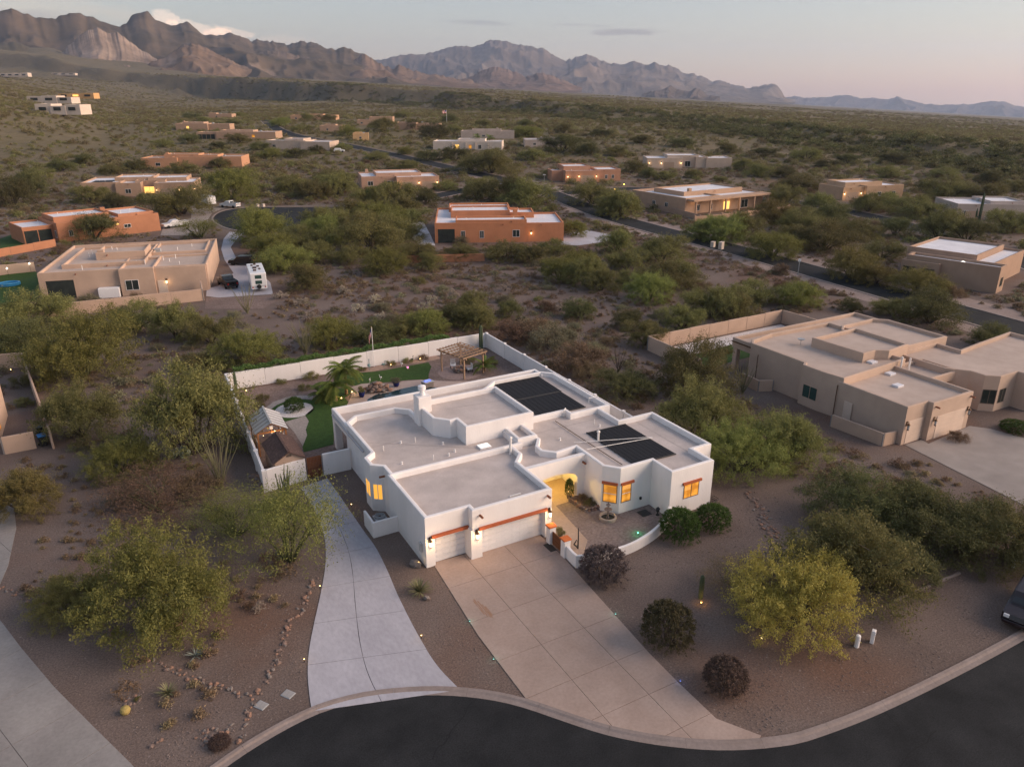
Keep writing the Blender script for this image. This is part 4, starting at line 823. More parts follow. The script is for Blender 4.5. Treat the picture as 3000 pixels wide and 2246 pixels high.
def slot(f0, f1, y, z1=2.5, m=None, d=2.2):
    """flat dark sheet painted as the shade of an open porch, with beam and posts"""
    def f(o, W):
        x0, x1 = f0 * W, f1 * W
        p = MB().box(x0, y - .02, 0.02, x1, y + .02, z1).build('porch_shadow_sheet', m or BLACKW, o)  # black sheet flush with the wall in place of the shade inside
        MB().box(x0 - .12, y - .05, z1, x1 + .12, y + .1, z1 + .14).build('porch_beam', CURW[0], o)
        n = max(1, int((x1 - x0) / 2.2))
        for k in range(n + 1): MB().box(x0 + (x1 - x0) * k / n - .07, y - .045, 0, x0 + (x1 - x0) * k / n + .07, y + .06, z1).build('porch_post', CURW[0], o)
    return f
def roofbits(n, z, seed):
    def f(o, W):
        r = random.Random(seed)
        for k in range(n):
            x, y = r.uniform(.2, .8) * W, r.uniform(3, 9); MB().tube([(x, y, z - .45), (x, y, z + .35)], .06, 6).build('vent_pipe', PVC, o)
    return f
H = {}
H['left'] = nhouse('beige flat-roofed house with stepped parapets beside the travel trailer', (103, 804), (603, 776), 4.2, BEIGE, RBEIGE,
    [(0, 1, 0.8, 24, 4.2), (.10, .60, 5, 20, 4.45), (.27, .58, 9.5, 16, 5.25), (.47, .68, 0, 9, 4.25), (.66, .995, .35, 10.5, 4.1), (.6, .96, 12.5, 22, 4.3)],
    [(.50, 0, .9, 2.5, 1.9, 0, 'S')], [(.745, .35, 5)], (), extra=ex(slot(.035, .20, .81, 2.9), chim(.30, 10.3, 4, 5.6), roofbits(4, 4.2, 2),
    lambda o, W: MB().cbox(.335 * W, -.35, 0, .46 * W, .75, 1.5, .05).build('storage_box', WHITEP, o), lambda o, W: MB().box(.69 * W, .30, 0, .745 * W, .4, 2.1).build('door', PALE, o)))
H['rust'] = nhouse('rust-orange house with pergola end near the cul-de-sac', (163, 652), (463, 621), 4.2, ORANGE, RWHITE,
    [(0, 1, 0, 13, 4.0), (.02, .55, 3, 11.5, 4.9), (.62, .985, 2, 12.4, 4.35), (-.28, .05, 2.5, 13, 3.5)],
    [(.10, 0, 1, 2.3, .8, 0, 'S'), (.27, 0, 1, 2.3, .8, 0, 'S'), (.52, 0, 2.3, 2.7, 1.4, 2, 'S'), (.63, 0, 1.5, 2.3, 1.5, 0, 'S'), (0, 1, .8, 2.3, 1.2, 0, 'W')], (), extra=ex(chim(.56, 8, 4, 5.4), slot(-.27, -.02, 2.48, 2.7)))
H['tan'] = nhouse('long tan house with glowing entry behind the cargo trailer', (235, 536), (572, 527), 4.2, TAN, RWHITE,
    [(0, .34, 0, 17, 4.2), (.30, .52, -1.2, 14, 4.0), (.45, .72, 2.5, 15, 4.25), (.64, 1, -2.5, 11, 3.95), (.25, .6, 6, 16, 4.95), (.55, .9, 5, 15, 4.7)],
    [(.38, -1.2, .9, 2.2, 1.6, 0, 'S'), (.52, 2.5, .3, 2.4, 3.2, 2, 'S'), (.05, 0, .6, 1.6, 2.0, 0, 'S')], [(.66, -2.5, 7), (.86, -2.5, 7), (.995, -2.5, 7)], [(.70, -2.5, 4.8), (.89, -2.5, 2.6)],
    extra=lambda o, W: MB().box(.06 * W, 4, 3.83, .24 * W, 9, 3.87).build('solar_mat', MATM, o))
H['a4'] = nhouse('orange-tan house with low chimney above the tan house', (411, 461), (696, 456), 4.2, stucco('peach stucco', (.46, .25, .15)), RTAN, [(0, .36, 0, 13, 3.9), (.30, 1, 1.0, 14, 4.2), (.2, .55, 4, 12, 5.0), (.5, .75, 3, 12, 4.7)],
    [(.14, 0, .9, 2.1, 1.8, 0, 'S')], (), rot=-24, extra=chim(.22, 6, 4, 5.6))
H['a5'] = nhouse('sand-coloured house with bright white roof and carport drive', (778, 411), (974, 420), 4.0, SAND, RWHITE, [(0, .62, 0, 13, 4.0), (.25, .55, 3, 12, 4.7), (.55, 1, -1, 11, 3.7)], [(.1, 0, .9, 2.1, 1.6, 0, 'S'), (.78, -1, .8, 2.2, 1.4, 0, 'S')], (), rot=-38)
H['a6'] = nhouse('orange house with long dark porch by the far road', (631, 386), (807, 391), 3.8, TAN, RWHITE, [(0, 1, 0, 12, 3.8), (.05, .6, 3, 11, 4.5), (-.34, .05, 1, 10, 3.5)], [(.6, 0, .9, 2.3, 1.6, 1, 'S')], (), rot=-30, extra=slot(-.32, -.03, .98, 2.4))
H['a7'] = nhouse('small tan house with one lit window left of the far road', (513, 362), (669, 362), 3.8, TAN, RWHITE, [(0, .6, 0, 12, 3.8), (.1, .5, 3, 11, 4.5), (.55, 1, 1.5, 10, 3.5)], [(.2, 0, .3, 2.3, 1.6, 2, 'S')], (), rot=-29, extra=chim(.12, 4, 4, 5.3))
H['a8'] = nhouse('distant tan cottage beside the top of the far road', (610, 334), (678, 332), 3.6, TAN, RTAN, [(0, 1, 0, 11, 3.6), (0, .3, 2, 8, 4.3)], [(.3, 0, .9, 2, 1.5, 0, 'S')], (), rot=-29)
H['a9'] = nhouse('distant wide tan house right of the far road', (850, 337), (983, 334), 3.8, stucco('peach stucco2', (.44, .27, .17)), RTAN, [(0, 1, 0, 12, 3.6), (.15, .7, 3, 11, 4.3)], [(.1, 0, .6, 2, 1.5, 0, 'S')], (), rot=-30)
H['a10'] = nhouse('low tan house half hidden by trees near the gravel turnaround', (936, 368), (1000, 368), 3.6, TAN, RTAN, [(0, 1, 0, 9, 3.6), (.2, .7, 2, 8, 4.2)], [(.3, 0, .9, 2, 1.2, 0, 'S')], (), rot=-29)
H['a10b'] = nhouse('lit yellow-tan gable wall beside the gravel turnaround', (1033, 391), (1078, 390), 3.6, stucco('yellow stucco', (.50, .32, .17)), RTAN, [(0, 1, 0, 8, 3.6), (.1, .6, 1, 7, 4.0)], [(.4, 0, .9, 2, 1.2, 0, 'S')], (), rot=-20)
H['a11'] = nhouse('distant two-block orange house below the mesa', (1045, 349), (1149, 344), 3.9, TAN, RTAN, [(0, .5, 0, 10, 3.4), (.34, 1, 1, 12, 5.2)], [(.1, 0, .9, 2, 1.5, 0, 'S')], (), rot=-27)
H['a12'] = nhouse('distant tan house with dark end wall beside the flagpole', (1155, 361), (1286, 365), 3.9, TAN, RTAN, [(0, .5, 0, 12, 4.3), (.3, 1, 1, 11, 3.7)], [(.6, 1, .9, 2, 1.5, 0, 'S')], (), rot=-34)
H['a13'] = nhouse('grey-tan house in front of the dark mesa slope', (1350, 384), (1506, 386), 3.9, GREYT, RTAN, [(0, 1, 0, 12, 3.9), (.2, .75, 3, 11, 4.6)], [(.4, 0, .9, 2, 1.5, 0, 'S')], (), rot=-30, extra=chim(.68, 5, 4, 5.5))
H['a14'] = nhouse('pale house with lit porch and two palms', (1268, 413), (1470, 417), 3.9, PALE, RWHITE, [(0, 1, 0, 12, 3.8), (.35, .75, 2.5, 11, 4.7)], [(.32, -.03, .2, 2.3, 2.0, 2, 'S'), (.52, -.03, .5, 2.2, 1.4, 1, 'S'), (.66, -.03, .3, 2.2, 1.4, 0, 'S')], (), rot=-33, posts=((.28, -.3, 3.3), (.48, -.3, 3.3), (.62, -.3, 3.3), (.8, -.3, 3.3)))
H['a15'] = nhouse('pale grey house with white roof behind large dark trees', (1537, 408), (1664, 404), 3.7, GREYT, RWHITE, [(0, 1, 0, 12, 3.6), (.4, .9, 2, 11, 4.3)], [(.2, 0, .9, 2, 1.3, 0, 'S')], (), rot=-27)
H['lamps'] = nhouse('tan house with three bright garage lamps and white roof', (1058, 517), (1282, 510), 4.0, stucco('rose tan stucco', (.42, .26, .185)), RWHITE, [(0, .45, 0, 15, 3.9), (.20, .80, 3.0, 14, 4.6), (.44, 1, -3, 9.5, 3.8)],
    [(.08, 0, 1, 2.4, 1.7, 0, 'S'), (.33, 0, .1, 2.3, 2.0, 0, 'S')], [(.47, -3, 10), (.73, -3, 10), (.97, -3, 10)], [(.51, -3, 5.0), (.77, -3, 4.6)], extra=ex(chim(-.0 + .10, 9, 4, 5.4), roofbits(2, 4.6, 5)))
H['orange'] = nhouse('bright orange house with white roofs at the centre of the view', (1273, 652), (1653, 648), 4.3, stucco('bright orange stucco', (.47, .20, .105)), RWHITE,
    [(0, .70, 0, 22, 4.2), (.66, 1, .25, 15, 4.0), (.16, .71, .03, 5.5, 4.75), (.12, .60, 9, 17, 5.4), (.10, .62, 17.5, 25, 4.9), (.55, .80, 9.5, 16, 4.85)],
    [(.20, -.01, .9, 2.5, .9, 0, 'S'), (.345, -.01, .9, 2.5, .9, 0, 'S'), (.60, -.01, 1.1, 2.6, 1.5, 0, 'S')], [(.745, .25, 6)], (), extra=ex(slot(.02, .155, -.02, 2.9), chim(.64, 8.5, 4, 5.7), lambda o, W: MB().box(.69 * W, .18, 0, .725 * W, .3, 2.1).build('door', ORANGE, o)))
H['twin'] = nhouse('brown-red house with lit garage and glowing tree at the junction', (1657, 499), (1822, 496), 4.0, stucco('red tan stucco', (.40, .215, .14)), RWHITE, [(0, .62, 0, 13, 3.8), (.02, .5, 5, 15, 4.9), (.55, 1, 1.2, 12, 4.0), (-.2, .04, 4, 12, 3.6)],
    [(.72, 1.2, .9, 2.2, .9, 0, 'S'), (.84, 1.2, .9, 2.2, .9, 0, 'S')], [(.04, 0, 9), (.24, 0, 9), (.55, 0, 9)], [(.27, 0, 4.6)])
H['a19'] = nhouse('pale wide house with three porch lamps below the wash', (1895, 461), (2142, 464), 3.9, SAND, RWHITE, [(0, .42, -1, 12, 3.7), (.25, .62, 1.5, 13, 4.6), (.58, .72, 0, 11, 4.1), (.70, 1, -.6, 11, 3.8)],
    [(.46, 1.5, .3, 2.4, 2.2, 0, 'S')], [(.03, -1, 7), (.17, -1, 7), (.40, -1, 7)], [(.2, -1, 4.0)], rot=-31)
H['verandah'] = nhouse('tan house with long lit verandah above the street bank', (2039, 583), (2261, 562), 4.2, TAN, RWHITE, [(0, 1, 2.8, 22, 4.0), (-.04, .40, 2.5, 24, 4.15), (.12, .9, 8, 20, 4.9)],
    [(.10, 2.5, .7, 2.2, 1.3, 0, 'S'), (.27, 2.5, .7, 2.2, 1.0, 0, 'S'), (.46, 2.8, .2, 2.4, 2.4, 2, 'S'), (.70, 2.8, .2, 2.4, 2.6, 0, 'S'), (-.04, 9, .9, 2.3, 1.2, 0, 'W'), (-.04, 14, .9, 2.3, 1.2, 0, 'W')], [], (),
    posts=tuple((f, .3, 3.5) for f in (.02, .2, .4, .58, .78, .97)), extra=ex(lambda o, W: MB().cbox(-.02 * W, 0, 3.45, W, 2.9, 3.95, .05).build('verandah_roof', TAN, o), lambda o, W: point(o, (.5 * W, 1.6, 2.9), 22, (1, .62, .25), .1), lambda o, W: point(o, (.05 * W, 1.6, 2.9), 5, (1, .62, .3), .1), chim(.22, 9, 4, 5.6)))
H['a21'] = nhouse('tan house with floodlit drive and lamps below the wash', (2541, 545), (2668, 532), 4.0, stucco('gold tan stucco', (.43, .285, .185)), RWHITE, [(0, 1, 0, 13, 4.0), (-.55, .1, 1, 12, 3.7), (-.4, .6, 3, 11, 4.8)],
    [(.3, 0, 1, 2.2, 1.4, 0, 'S'), (.7, 0, 1, 2.2, 1.2, 0, 'S')], [(-.52, 1, 12), (-.08, 1, 8)], [(-.46, 1, 4.8)], rot=-12)
H['a22'] = nhouse('grey house with white roof behind the tall saguaro', (2808, 597), (3010, 612), 3.9, GREYT, RWHITE, [(0, 1, 0, 13, 3.9), (.5, 1, 2, 12, 4.4)], [(.1, 0, 0, 2.3, 1.0, 0, 'S')], (), [(.12, 0, 4.6)], rot=-34)
# the brown house at the right edge: long side to the left, narrow lit end
def right_brown():
    A = G(2934, 784, dz=4.2); rz = radians(14)
    o = empty('house', (A.x, A.y, 0), rz, 'brown house with one narrow lit end wall at the right edge', 'house')
    for i, (x0, y0, x1, y1, t) in enumerate(((0, 0, 3.2, 14.2, 4.2), (2.8, 2.0, 20, 15, 4.0), (-.9, 8.6, 3, 14.6, 3.5), (5, 5, 19, 16, 4.7))):
        e = .013 * i; P = [(x0 + e, y0 + e), (x1 - e, y0 + e), (x1 - e, y1 - e), (x0 + e, y1 - e)]; w = MB(); ringwall(w, P, -.5, t, t - .4); w.build('wall', BROWN, o); d_ = MB(); deck(d_, P, t - .4); d_.build('roof_deck', RWHITE, o)
    window(o, (1.0, 0), (2.3, 0), .9, 2.4, BLACKW); window(o, (-.9, 11.2), (-.9, 9.2), .8, 2.5, BLACKW); window(o, (-.9, 14.2), (-.9, 12.2), .8, 2.5, BLACKW)
    MB().lathe([(.35, 3.8), (.35, 3.95), (.1, 4.1)], 10, (1.6, 6, 0)).build('roof_light', emit('roof dome', (1, .95, .85), .5), o); return o
H['rb'] = right_brown()
# the large beige house on the right, square to the white one
def big_beige():
    O_ = Vector((61, 37.3, 0)); o = empty('house', O_, 0, 'large beige flat-roofed house with double garage and pale drive', 'house')
    BG = stucco('warm beige stucco', (0.45, 0.335, 0.265))
    M = [([(61, 37.3), (63.9, 37.3), (63.9, 36.75), (69.9, 36.75), (69.9, 45.3), (61, 45.3)], 3.75), ([(61.1, 44.2), (71.5, 45.0), (71.5, 49), (75.5, 52), (75.5, 58), (66, 58.2), (62.3, 57.4), (61.4, 56.5), (61.4, 49.3), (60.75, 48.9), (60.75, 46.4)], 4.2), ([(62.2, 53.5), (83.3, 53.5), (83.3, 60.4), (62.2, 60.1)], 3.78),
         ([(67.4, 47.0), (69.4, 47.1), (70.5, 46.3), (74.2, 46.7), (74.4, 53.5), (67.1, 53.3)], 4.85), ([(74.0, 47.4), (82.2, 47.4), (82.4, 55), (81, 56.3), (75.5, 56.1), (74.0, 55)], 4.3), ([(75, 40.2), (75.0, 38.7), (76.1, 37.8), (79.0, 37.8), (79.0, 36.0), (92, 36.0), (92, 46), (84.8, 45.3), (80.6, 44.8), (80.6, 47.6), (73.5, 47.6), (73.5, 42)], 3.77), ([(69.7, 41.2), (75.1, 41.2), (75.1, 45.5), (71.6, 45.5), (69.7, 44)], 3.5)]
    for i, (P, t) in enumerate(M):
        P = [(x - O_.x, y - O_.y) for x, y in P]; w = MB(); ringwall(w, P, -.3 if t < 4.5 and i not in (2, 6) else 2.6, t, t - .4, bottom=i in (2, 6)); w.build('wall', BG, o); d_ = MB(); deck(d_, P, t - .4); d_.build('roof_deck', RBEIGE, o)
    for x0, x1, y in ((61.5, 63.6, 37.3), (64.9, 69.2, 36.75)):
        d = MB().cbox(x0 - 61, y - 37.3 - .03, 0, x1 - 61, y - 37.3 + .05, 2.25, .01).build('garage_door', stucco('beige door', (.56, .44, .36)), o)
        for k in range(1, 5): MB().box(x0 - 60.98, y - 37.3 - .045, k * .45 - .012, x1 - 61.02, y - 37.3 - .032, k * .45 + .012).build('door_rib', d.data.materials[0], d)
    for x, y in ((61.3, 37.3), (64.4, 36.75), (69.5, 36.75)): carriage_lamp(o, x - 61, y - 37.3, 1.85, 1.3, 0, glass=GREYM)
    for x, y in ((64.3, 36.75), (69.6, 36.75)): MB().tube([(x - 61, y - 37.3, 3.3), (x - 61, y - 37.7, 3.3)], .09, 8).build('viga_stub', VIGA, o)
    window(o, (-.25, 11.2), (-.25, 9.4), .9, 2.3, mat('green glass', (.03, .06, .055), (.04, .08, .07), 1, .1), BEIGE); window(o, (14.05, 1.35), (15.05, .5), .8, 2.3, BLACKW); window(o, (15.5, .5), (16.6, .5), .8, 2.3, BLACKW)
    MB().box(-.14, 5.4, 0, -.06, 6.3, 2.1).build('side_door', stucco('beige door', (.56, .44, .36)), o)
    for y in (7.3, 17.6): MB().tube([(-.12, y, 3.4), (-.16, y, 3.2), (-.16, y, .1)], .05, 6).build('downpipe', BRONZE, o)
    MB().box(.9, 17.4, 3.35, 1.05, 22.7, 3.45).build('gutter', BRONZE, o)
    for x, y in ((62.3, 59.4), (62.3, 55.3)): MB().cbox(x - 61, y - 37.3, -.2, x - 60.4, y - 36.7, 2.7, .03).build('patio_column', BG, o)
    for x, y, z in ((65.3, 41.3, 3.4), (67.6, 43.8, 3.4), (67.9, 46.2, 3.85)): MB().cbox(x - 61, y - 37.3, z - .05, x - 60.1, y - 36.6, z + .14, .02).build('skylight', RWHITE, o)
    for x, y, z in ((70.3, 44.6, 3.4), (71.2, 44.3, 3.2)): MB().tube([(x - 61, y - 37.3, z - .1), (x - 61, y - 37.3, z + 1.3)], .1, 8).build('flue_pipe', PVC, o)
    MB().tube([(5.6, 17.0, 3.5), (5.6, 17.0, 4.3)], .03, 5).lathe([(.02, 0), (.3, .08), (.42, .2)], 12, (5.6, 17.0, 4.3)).build('satellite_dish', GREYM, o)
    return o
H['big'] = big_beige()
wall_run('garden_wall', 'beige panelled wall behind the large beige house', [(58.0, 69.9), (81.6, 70.4)], 1.8, .2, 3.4, BEIGE)
wall_run('garden_wall', 'beige wall end returning toward the large beige house', [(58.0, 69.8), (57.8, 60.2)], 1.8, .2, 4.8, BEIGE)
wall_run('garden_wall', 'beige wall on the far side of the large beige house', [(81.7, 70.3), (82.2, 62.0)], 1.8, .2, 4.2, BEIGE)
wall_run('garden_wall', 'low beige screen wall along the large beige house flank', [(58.9, 43.2), (59.4, 38.0), (60.9, 37.85)], 1.2, .18, 6, BEIGE)
wall_run('garden_wall', 'small beige planter wall under patio of large beige house', [(61.0, 52.6), (59.6, 53.2), (59.8, 55.8)], 1.2, .2, 3, BEIGE)
sheet('lawn', [(58.6, 60.6), (62.6, 61.5), (75, 62.4), (80.5, 64.5), (80.5, 66.6), (70, 66.5), (62, 65.8), (58.5, 65.5)], .02, LAWN)
sheet('white_gravel', [(58.3, 65.6), (62, 65.9), (70, 66.6), (80.5, 66.7), (81, 69.8), (58.3, 69.3)], .015, MATS['white gravel'])
# walls and lawns of the houses on the left
wall_run('garden_wall', 'long tan panelled wall in front of the beige house', [tuple(G(-160, 985, z=0)[:2]), tuple(G(0, 946, z=0)[:2]), tuple(G(595, 880, z=0)[:2])], 1.8, .2, 4.2, BEIGE)
wall_run('garden_wall', 'tan wall stub closing the beige house side yard', [tuple(G(597, 880, z=0)[:2]), tuple(G(592, 855, z=0)[:2])], 1.8, .2, 6, BEIGE)
wall_run('garden_wall', 'orange garden wall behind the lawn of the rust house', [tuple(G(-40, 760, z=0)[:2]), tuple(G(165, 722, z=0)[:2])], 1.5, .2, 5, ORANGE)
wall_run('garden_wall', 'beige wall behind the blue paddling pool', [tuple(G(-60, 812, z=0)[:2]), tuple(G(105, 795, z=0)[:2])], 1.7, .2, 5, BEIGE)
sheet('lawn', poly2([(-60, 915), (0, 900), (115, 880), (112, 800), (90, 790), (0, 808), (-60, 820)]), .02, LAWN)
sheet('lawn', poly2([(0, 735), (120, 712), (110, 690), (40, 685), (0, 700)]), .02, LAWN)
wall_run('garden_wall', 'curved orange wall round the white patio of the orange house', [tuple(G(*p, z=0)[:2]) for p in ((1078, 690), (1082, 672), (1100, 655), (1130, 645), (1165, 640))], 1.7, .2, 4, ORANGE)
wall_run('garden_wall', 'low orange retaining wall in scrub before the orange house', [tuple(G(*p, z=0)[:2]) for p in ((1180, 772), (1290, 768), (1420, 765))], 1.4, .25, 6, ORANGE)
sheet('white_patio', poly2([(1135, 665), (1180, 655), (1240, 650), (1262, 690), (1275, 720), (1230, 720), (1200, 690), (1140, 672)]), .03, mat('white patio', (.50, .47, .48), (.57, .54, .55), 1))
wall_run('garden_wall', 'stone-capped verandah terrace wall with railing posts', [tuple(G(*p, z=0)[:2]) for p in ((2035, 648), (2190, 632), (2310, 615))], 1.1, .25, 5, TAN, pil=.45, pilh=.35)
wall_run('garden_wall', 'tan flank wall stepping down beside the verandah house', [tuple(G(*p, z=0)[:2]) for p in ((1880, 605), (1960, 622), (2052, 645))], 1.3, .25, 6, BROWN)
# edge of the neighbour on the far left
def left_edge():
    O_ = G(40, 1320, z=0); o = empty('house', O_, 0, 'tan house corner with lit window cut by the left edge', 'house')
    top = [G(0, 1100, z=3.7), G(30, 1150, z=3.7)]
    P = [(-14, 1.0), (-1.2, 1.0), (-.9, 9.5), (-14, 9.5)]; w = MB(); ringwall(w, P, -.3, 3.5, 3.1); w.build('wall', BEIGE, o); d_ = MB(); deck(d_, P, 3.1); d_.build('roof_deck', RBEIGE, o)
    window(o, (-1.05, 4.2), (-1.1, 3.3), .8, 2.2, LITWIN); return o
H['le'] = left_edge()
wall_run('garden_wall', 'thin tan yard wall running down beside the recycling bins', [tuple(G(73, 1075, z=0)[:2]), tuple(G(158, 1315, z=0)[:2])], 1.75, .18, 4.0, BEIGE)
wall_run('garden_wall', 'tan cross wall at the far end of the bin yard', [tuple(G(-40, 1085, z=0)[:2]), tuple(G(70, 1075, z=0)[:2])], 1.75, .18, 4.0, BEIGE)
wall_run('garden_wall', 'low tan wall in front of the bin yard', [tuple(G(15, 1330, z=0)[:2]), tuple(G(108, 1312, z=0)[:2])], 1.6, .18, 4.0, BEIGE)
# villa on the hill and the far rows
def hill_house(label, px, W_px, h, m, parts=3, seed=1, lamp=0):
    A = G(*px); k = PIX(A)[2]; W = W_px / F_PX * k; o = empty('house', A, radians(-29 - 3), label, 'house'); r = random.Random(seed)
    for i in range(parts):
        f0, f1 = i / parts, (i + 1) / parts; t = h * r.uniform(.8, 1.15); P = [(f0 * W + .01 * i, -r.uniform(0, 1.2)), (f1 * W + .4, -r.uniform(0, 1.2)), (f1 * W + .4, 12 + .1 * i), (f0 * W, 12 + .1 * i)]
        w = MB(); ringwall(w, P, -2.2, t, t - .4); w.build('wall', m, o); d_ = MB(); deck(d_, P, t - .4); d_.build('roof_deck', RTAN, o)
        window(o, (f0 * W + .25 * W / parts, -1.25), (f0 * W + .75 * W / parts, -1.25), .4, 2.6, GLOW if i in (1,) and lamp else BLACKW)
    return o
hill_house('white hillside villa, lower terrace with three dark openings', (108, 326), 132, 4.0, PALE, 3, 2)
hill_house('white hillside villa, upper terrace behind the lower one', (82, 296), 132, 3.8, PALE, 3, 5)
hill_house('orange-lit hillside house behind the white villa', (172, 284), 106, 3.8, stucco('gold stucco', (.55, .33, .15)), 3, 8, 1)
hill_house('pale far-off house row at the left edge of the foothills', (0, 222), 84, 5, PALE, 4, 11)
hill_house('pale tiny far-off house right of the edge row', (152, 219), 70, 4.5, PALE, 3, 12)
# ================================================================== vegetation
def quads_mesh(name, C, U, V, m):
    """leaf quads (pointed rhombs) from centres and half axes"""
    P = np.stack([C - U, C - V * 0.9 + U * 0.1, C + U, C + V * 0.9 + U * 0.1], 1).reshape(-1, 3)
    me = npmesh(name, P, np.arange(len(P)).reshape(-1, 4)); me.materials.append(m); return me
def rdir(rs, n):
    v = rs.normal(size=(n, 3)); return v / np.linalg.norm(v, axis=1, keepdims=True)
def crown_mesh(name, m, seed, R, H, nlobe, nclump, nleaf, leaf, spread, skirt=0.0, dense=0.25, flat=0.75, zmin=0.04, wisp=0.0, tight=False):
    rs = np.random.RandomState(seed); lobes = []
    for k in range(nlobe):
        a = 2 * pi * k / nlobe + rs.uniform(-.5, .5); rr = R * ((rs.uniform(.42, .5) if tight else rs.uniform(.30, .80)) if k else 0.05)
        lr = R * (rs.uniform(.46, .54) if tight else rs.uniform(.24, .50)); lz = H * ((.5 if k else .58) if tight else (rs.uniform(.30, .66) if k else .66)); lobes.append((rr * cos(a), rr * sin(a), lz, lr, min(lr * flat, H - lz * .98 if k == 0 else H * .42)))
    C = []
    per = nclump // nlobe
    for (x, y, z, r, h) in lobes:
        d = rdir(rs, per); d[:, 2] = np.where(rs.rand(per) < .7, np.abs(d[:, 2]), d[:, 2]); s = np.where(rs.rand(per) < dense, rs.uniform(.2, .8, per), rs.uniform(.8, 1.12, per))[:, None]
        C.append(np.array([x, y, z]) + d * s * np.array([r, r, h]))
    C = np.concatenate(C)
    if tight:
        d = rdir(rs, nclump); d[:, 2] = np.where(d[:, 2] < -.55, -d[:, 2], d[:, 2]); C = np.array([0, 0, H * .47]) + d * np.array([R * .93, R * .93, H * .48]) * np.where(rs.rand(nclump) < .25, rs.uniform(.5, .9, nclump), rs.uniform(.93, 1.03, nclump))[:, None]
    if skirt:
        n = int(len(C) * skirt); a = rs.uniform(0, 2 * pi, n); rr = R * np.sqrt(rs.uniform(.25, 1.0, n)); C = np.concatenate([C, np.stack([rr * np.cos(a), rr * np.sin(a), H * rs.uniform(zmin, .4, n)], -1)])
    if wisp:
        n = int(len(C) * wisp); d = rdir(rs, n); d[:, 2] = np.abs(d[:, 2]) * .8; C = np.concatenate([C, np.array([0, 0, H * .35]) + d * np.array([R * 1.12, R * 1.12, H * .72]) * rs.uniform(.75, 1.1, n)[:, None]])
    # each clump is a spray of twigs reaching outward, leaves strung along it
    per = max(1, nleaf // len(C)); sz = rs.uniform(.55, 1.25, len(C)) * spread; k = len(C) * per
    D = C - np.array([0, 0, H * .35]); D /= np.linalg.norm(D, axis=1, keepdims=True) + 1e-6; D += rdir(rs, len(C)) * .55; D[:, 2] -= .12
    tw = np.repeat(D, per, 0) + rdir(rs, k) * .45; t = rs.uniform(-1.1, 1.35, k)[:, None]; S_ = np.repeat(sz, per)[:, None]
    P = np.repeat(C, per, 0) + tw * t * S_ * 1.35 + rs.normal(size=(k, 3)) * S_ * (.34 + .30 * (1 - np.abs(t) / 1.4))
    P[:, 2] = np.maximum(P[:, 2], zmin * H * rs.uniform(.3, 1.2, len(P)))
    n = len(P); U = rdir(rs, n); V = np.cross(U, rdir(rs, n)); V /= np.linalg.norm(V, axis=1, keepdims=True) + 1e-9
    l = leaf * rs.uniform(.6, 1.4, n)[:, None]
    return quads_mesh(name, P, U * l, V * l * .34, m), [(x, y, z, r) for x, y, z, r, h in lobes]
BARK = mat('mesquite bark', (0.055, 0.042, 0.034), (0.09, 0.07, 0.055), 5, .95, stretch=(1, 1, .3)); GBARK = mat('palo verde bark', (0.075, 0.08, 0.035), (0.11, 0.11, 0.05), 4, .9)
def trunk_mesh(name, m, seed, lobes, H, rad=.10, sub=3):
    rs = random.Random(seed); b = MB(); ns = min(4, len(lobes))
    for k, (x, y, z, r) in enumerate(lobes):
        ba = 2 * pi * k / len(lobes); bx, by = .16 * cos(ba), .16 * sin(ba); mid = (x * .35 + bx + rs.uniform(-.15, .15), y * .35 + by + rs.uniform(-.15, .15), z * .42)
        b.tube([(bx * .6, by * .6, -.15), mid, (x * .8, y * .8, z * .82), (x, y, z)], [rad, rad * .72, rad * .42, rad * .2], 5)
        for j in range(sub):
            a = rs.uniform(0, 2 * pi); b.tube([(x * .75, y * .75, z * .75), (x + r * .5 * cos(a), y + r * .5 * sin(a), z + rs.uniform(-.05, .15) * H), (x + r * .95 * cos(a), y + r * .95 * sin(a), z + rs.uniform(0, .25) * H)], [rad * .34, rad * .2, rad * .06], 4)
    me = b.mesh(name); me.materials.append(m); return me
L_MESQ = leafmat('mesquite leaf', (0.080, 0.084, 0.030), (0.225, 0.205, 0.078)); L_DARK = leafmat('dark mesquite leaf', (0.056, 0.060, 0.024), (0.150, 0.142, 0.058)); L_PALO = leafmat('palo verde leaf', (0.100, 0.114, 0.032), (0.235, 0.235, 0.070))
L_YEL = leafmat('golden leaf', (0.22, 0.205, 0.042), (0.52, 0.46, 0.12)); L_SAGE = leafmat('grey sage leaf', (0.128, 0.124, 0.074), (0.230, 0.209, 0.128)); L_DRY = leafmat('dry brush', (0.126, 0.090, 0.054), (0.216, 0.150, 0.096))
L_BROWN = leafmat('brown leaf', (0.10, 0.082, 0.030), (0.185, 0.15, 0.055)); L_GREEN = leafmat('clipped green leaf', (0.033, 0.068, 0.015), (0.083, 0.143, 0.033)); L_PLUM = leafmat('plum leaf', (0.052, 0.034, 0.034), (0.111, 0.072, 0.058)); L_MAUVE = leafmat('grey mauve leaf', (0.106, 0.085, 0.077), (0.200, 0.163, 0.150))
L_GRASS = leafmat('bright leaf', (0.04, 0.085, 0.012), (0.09, 0.14, 0.03)); L_CHOLLA = leafmat('cholla spine', (0.230, 0.196, 0.149), (0.391, 0.333, 0.265), trans=.1)
L_FAR = leafmat('far brush', (0.120, 0.106, 0.050), (0.225, 0.19, 0.094)); L_DRAB = leafmat('drab leaf', (0.06, 0.055, 0.028), (0.13, 0.115, 0.055))
PROTO = {}
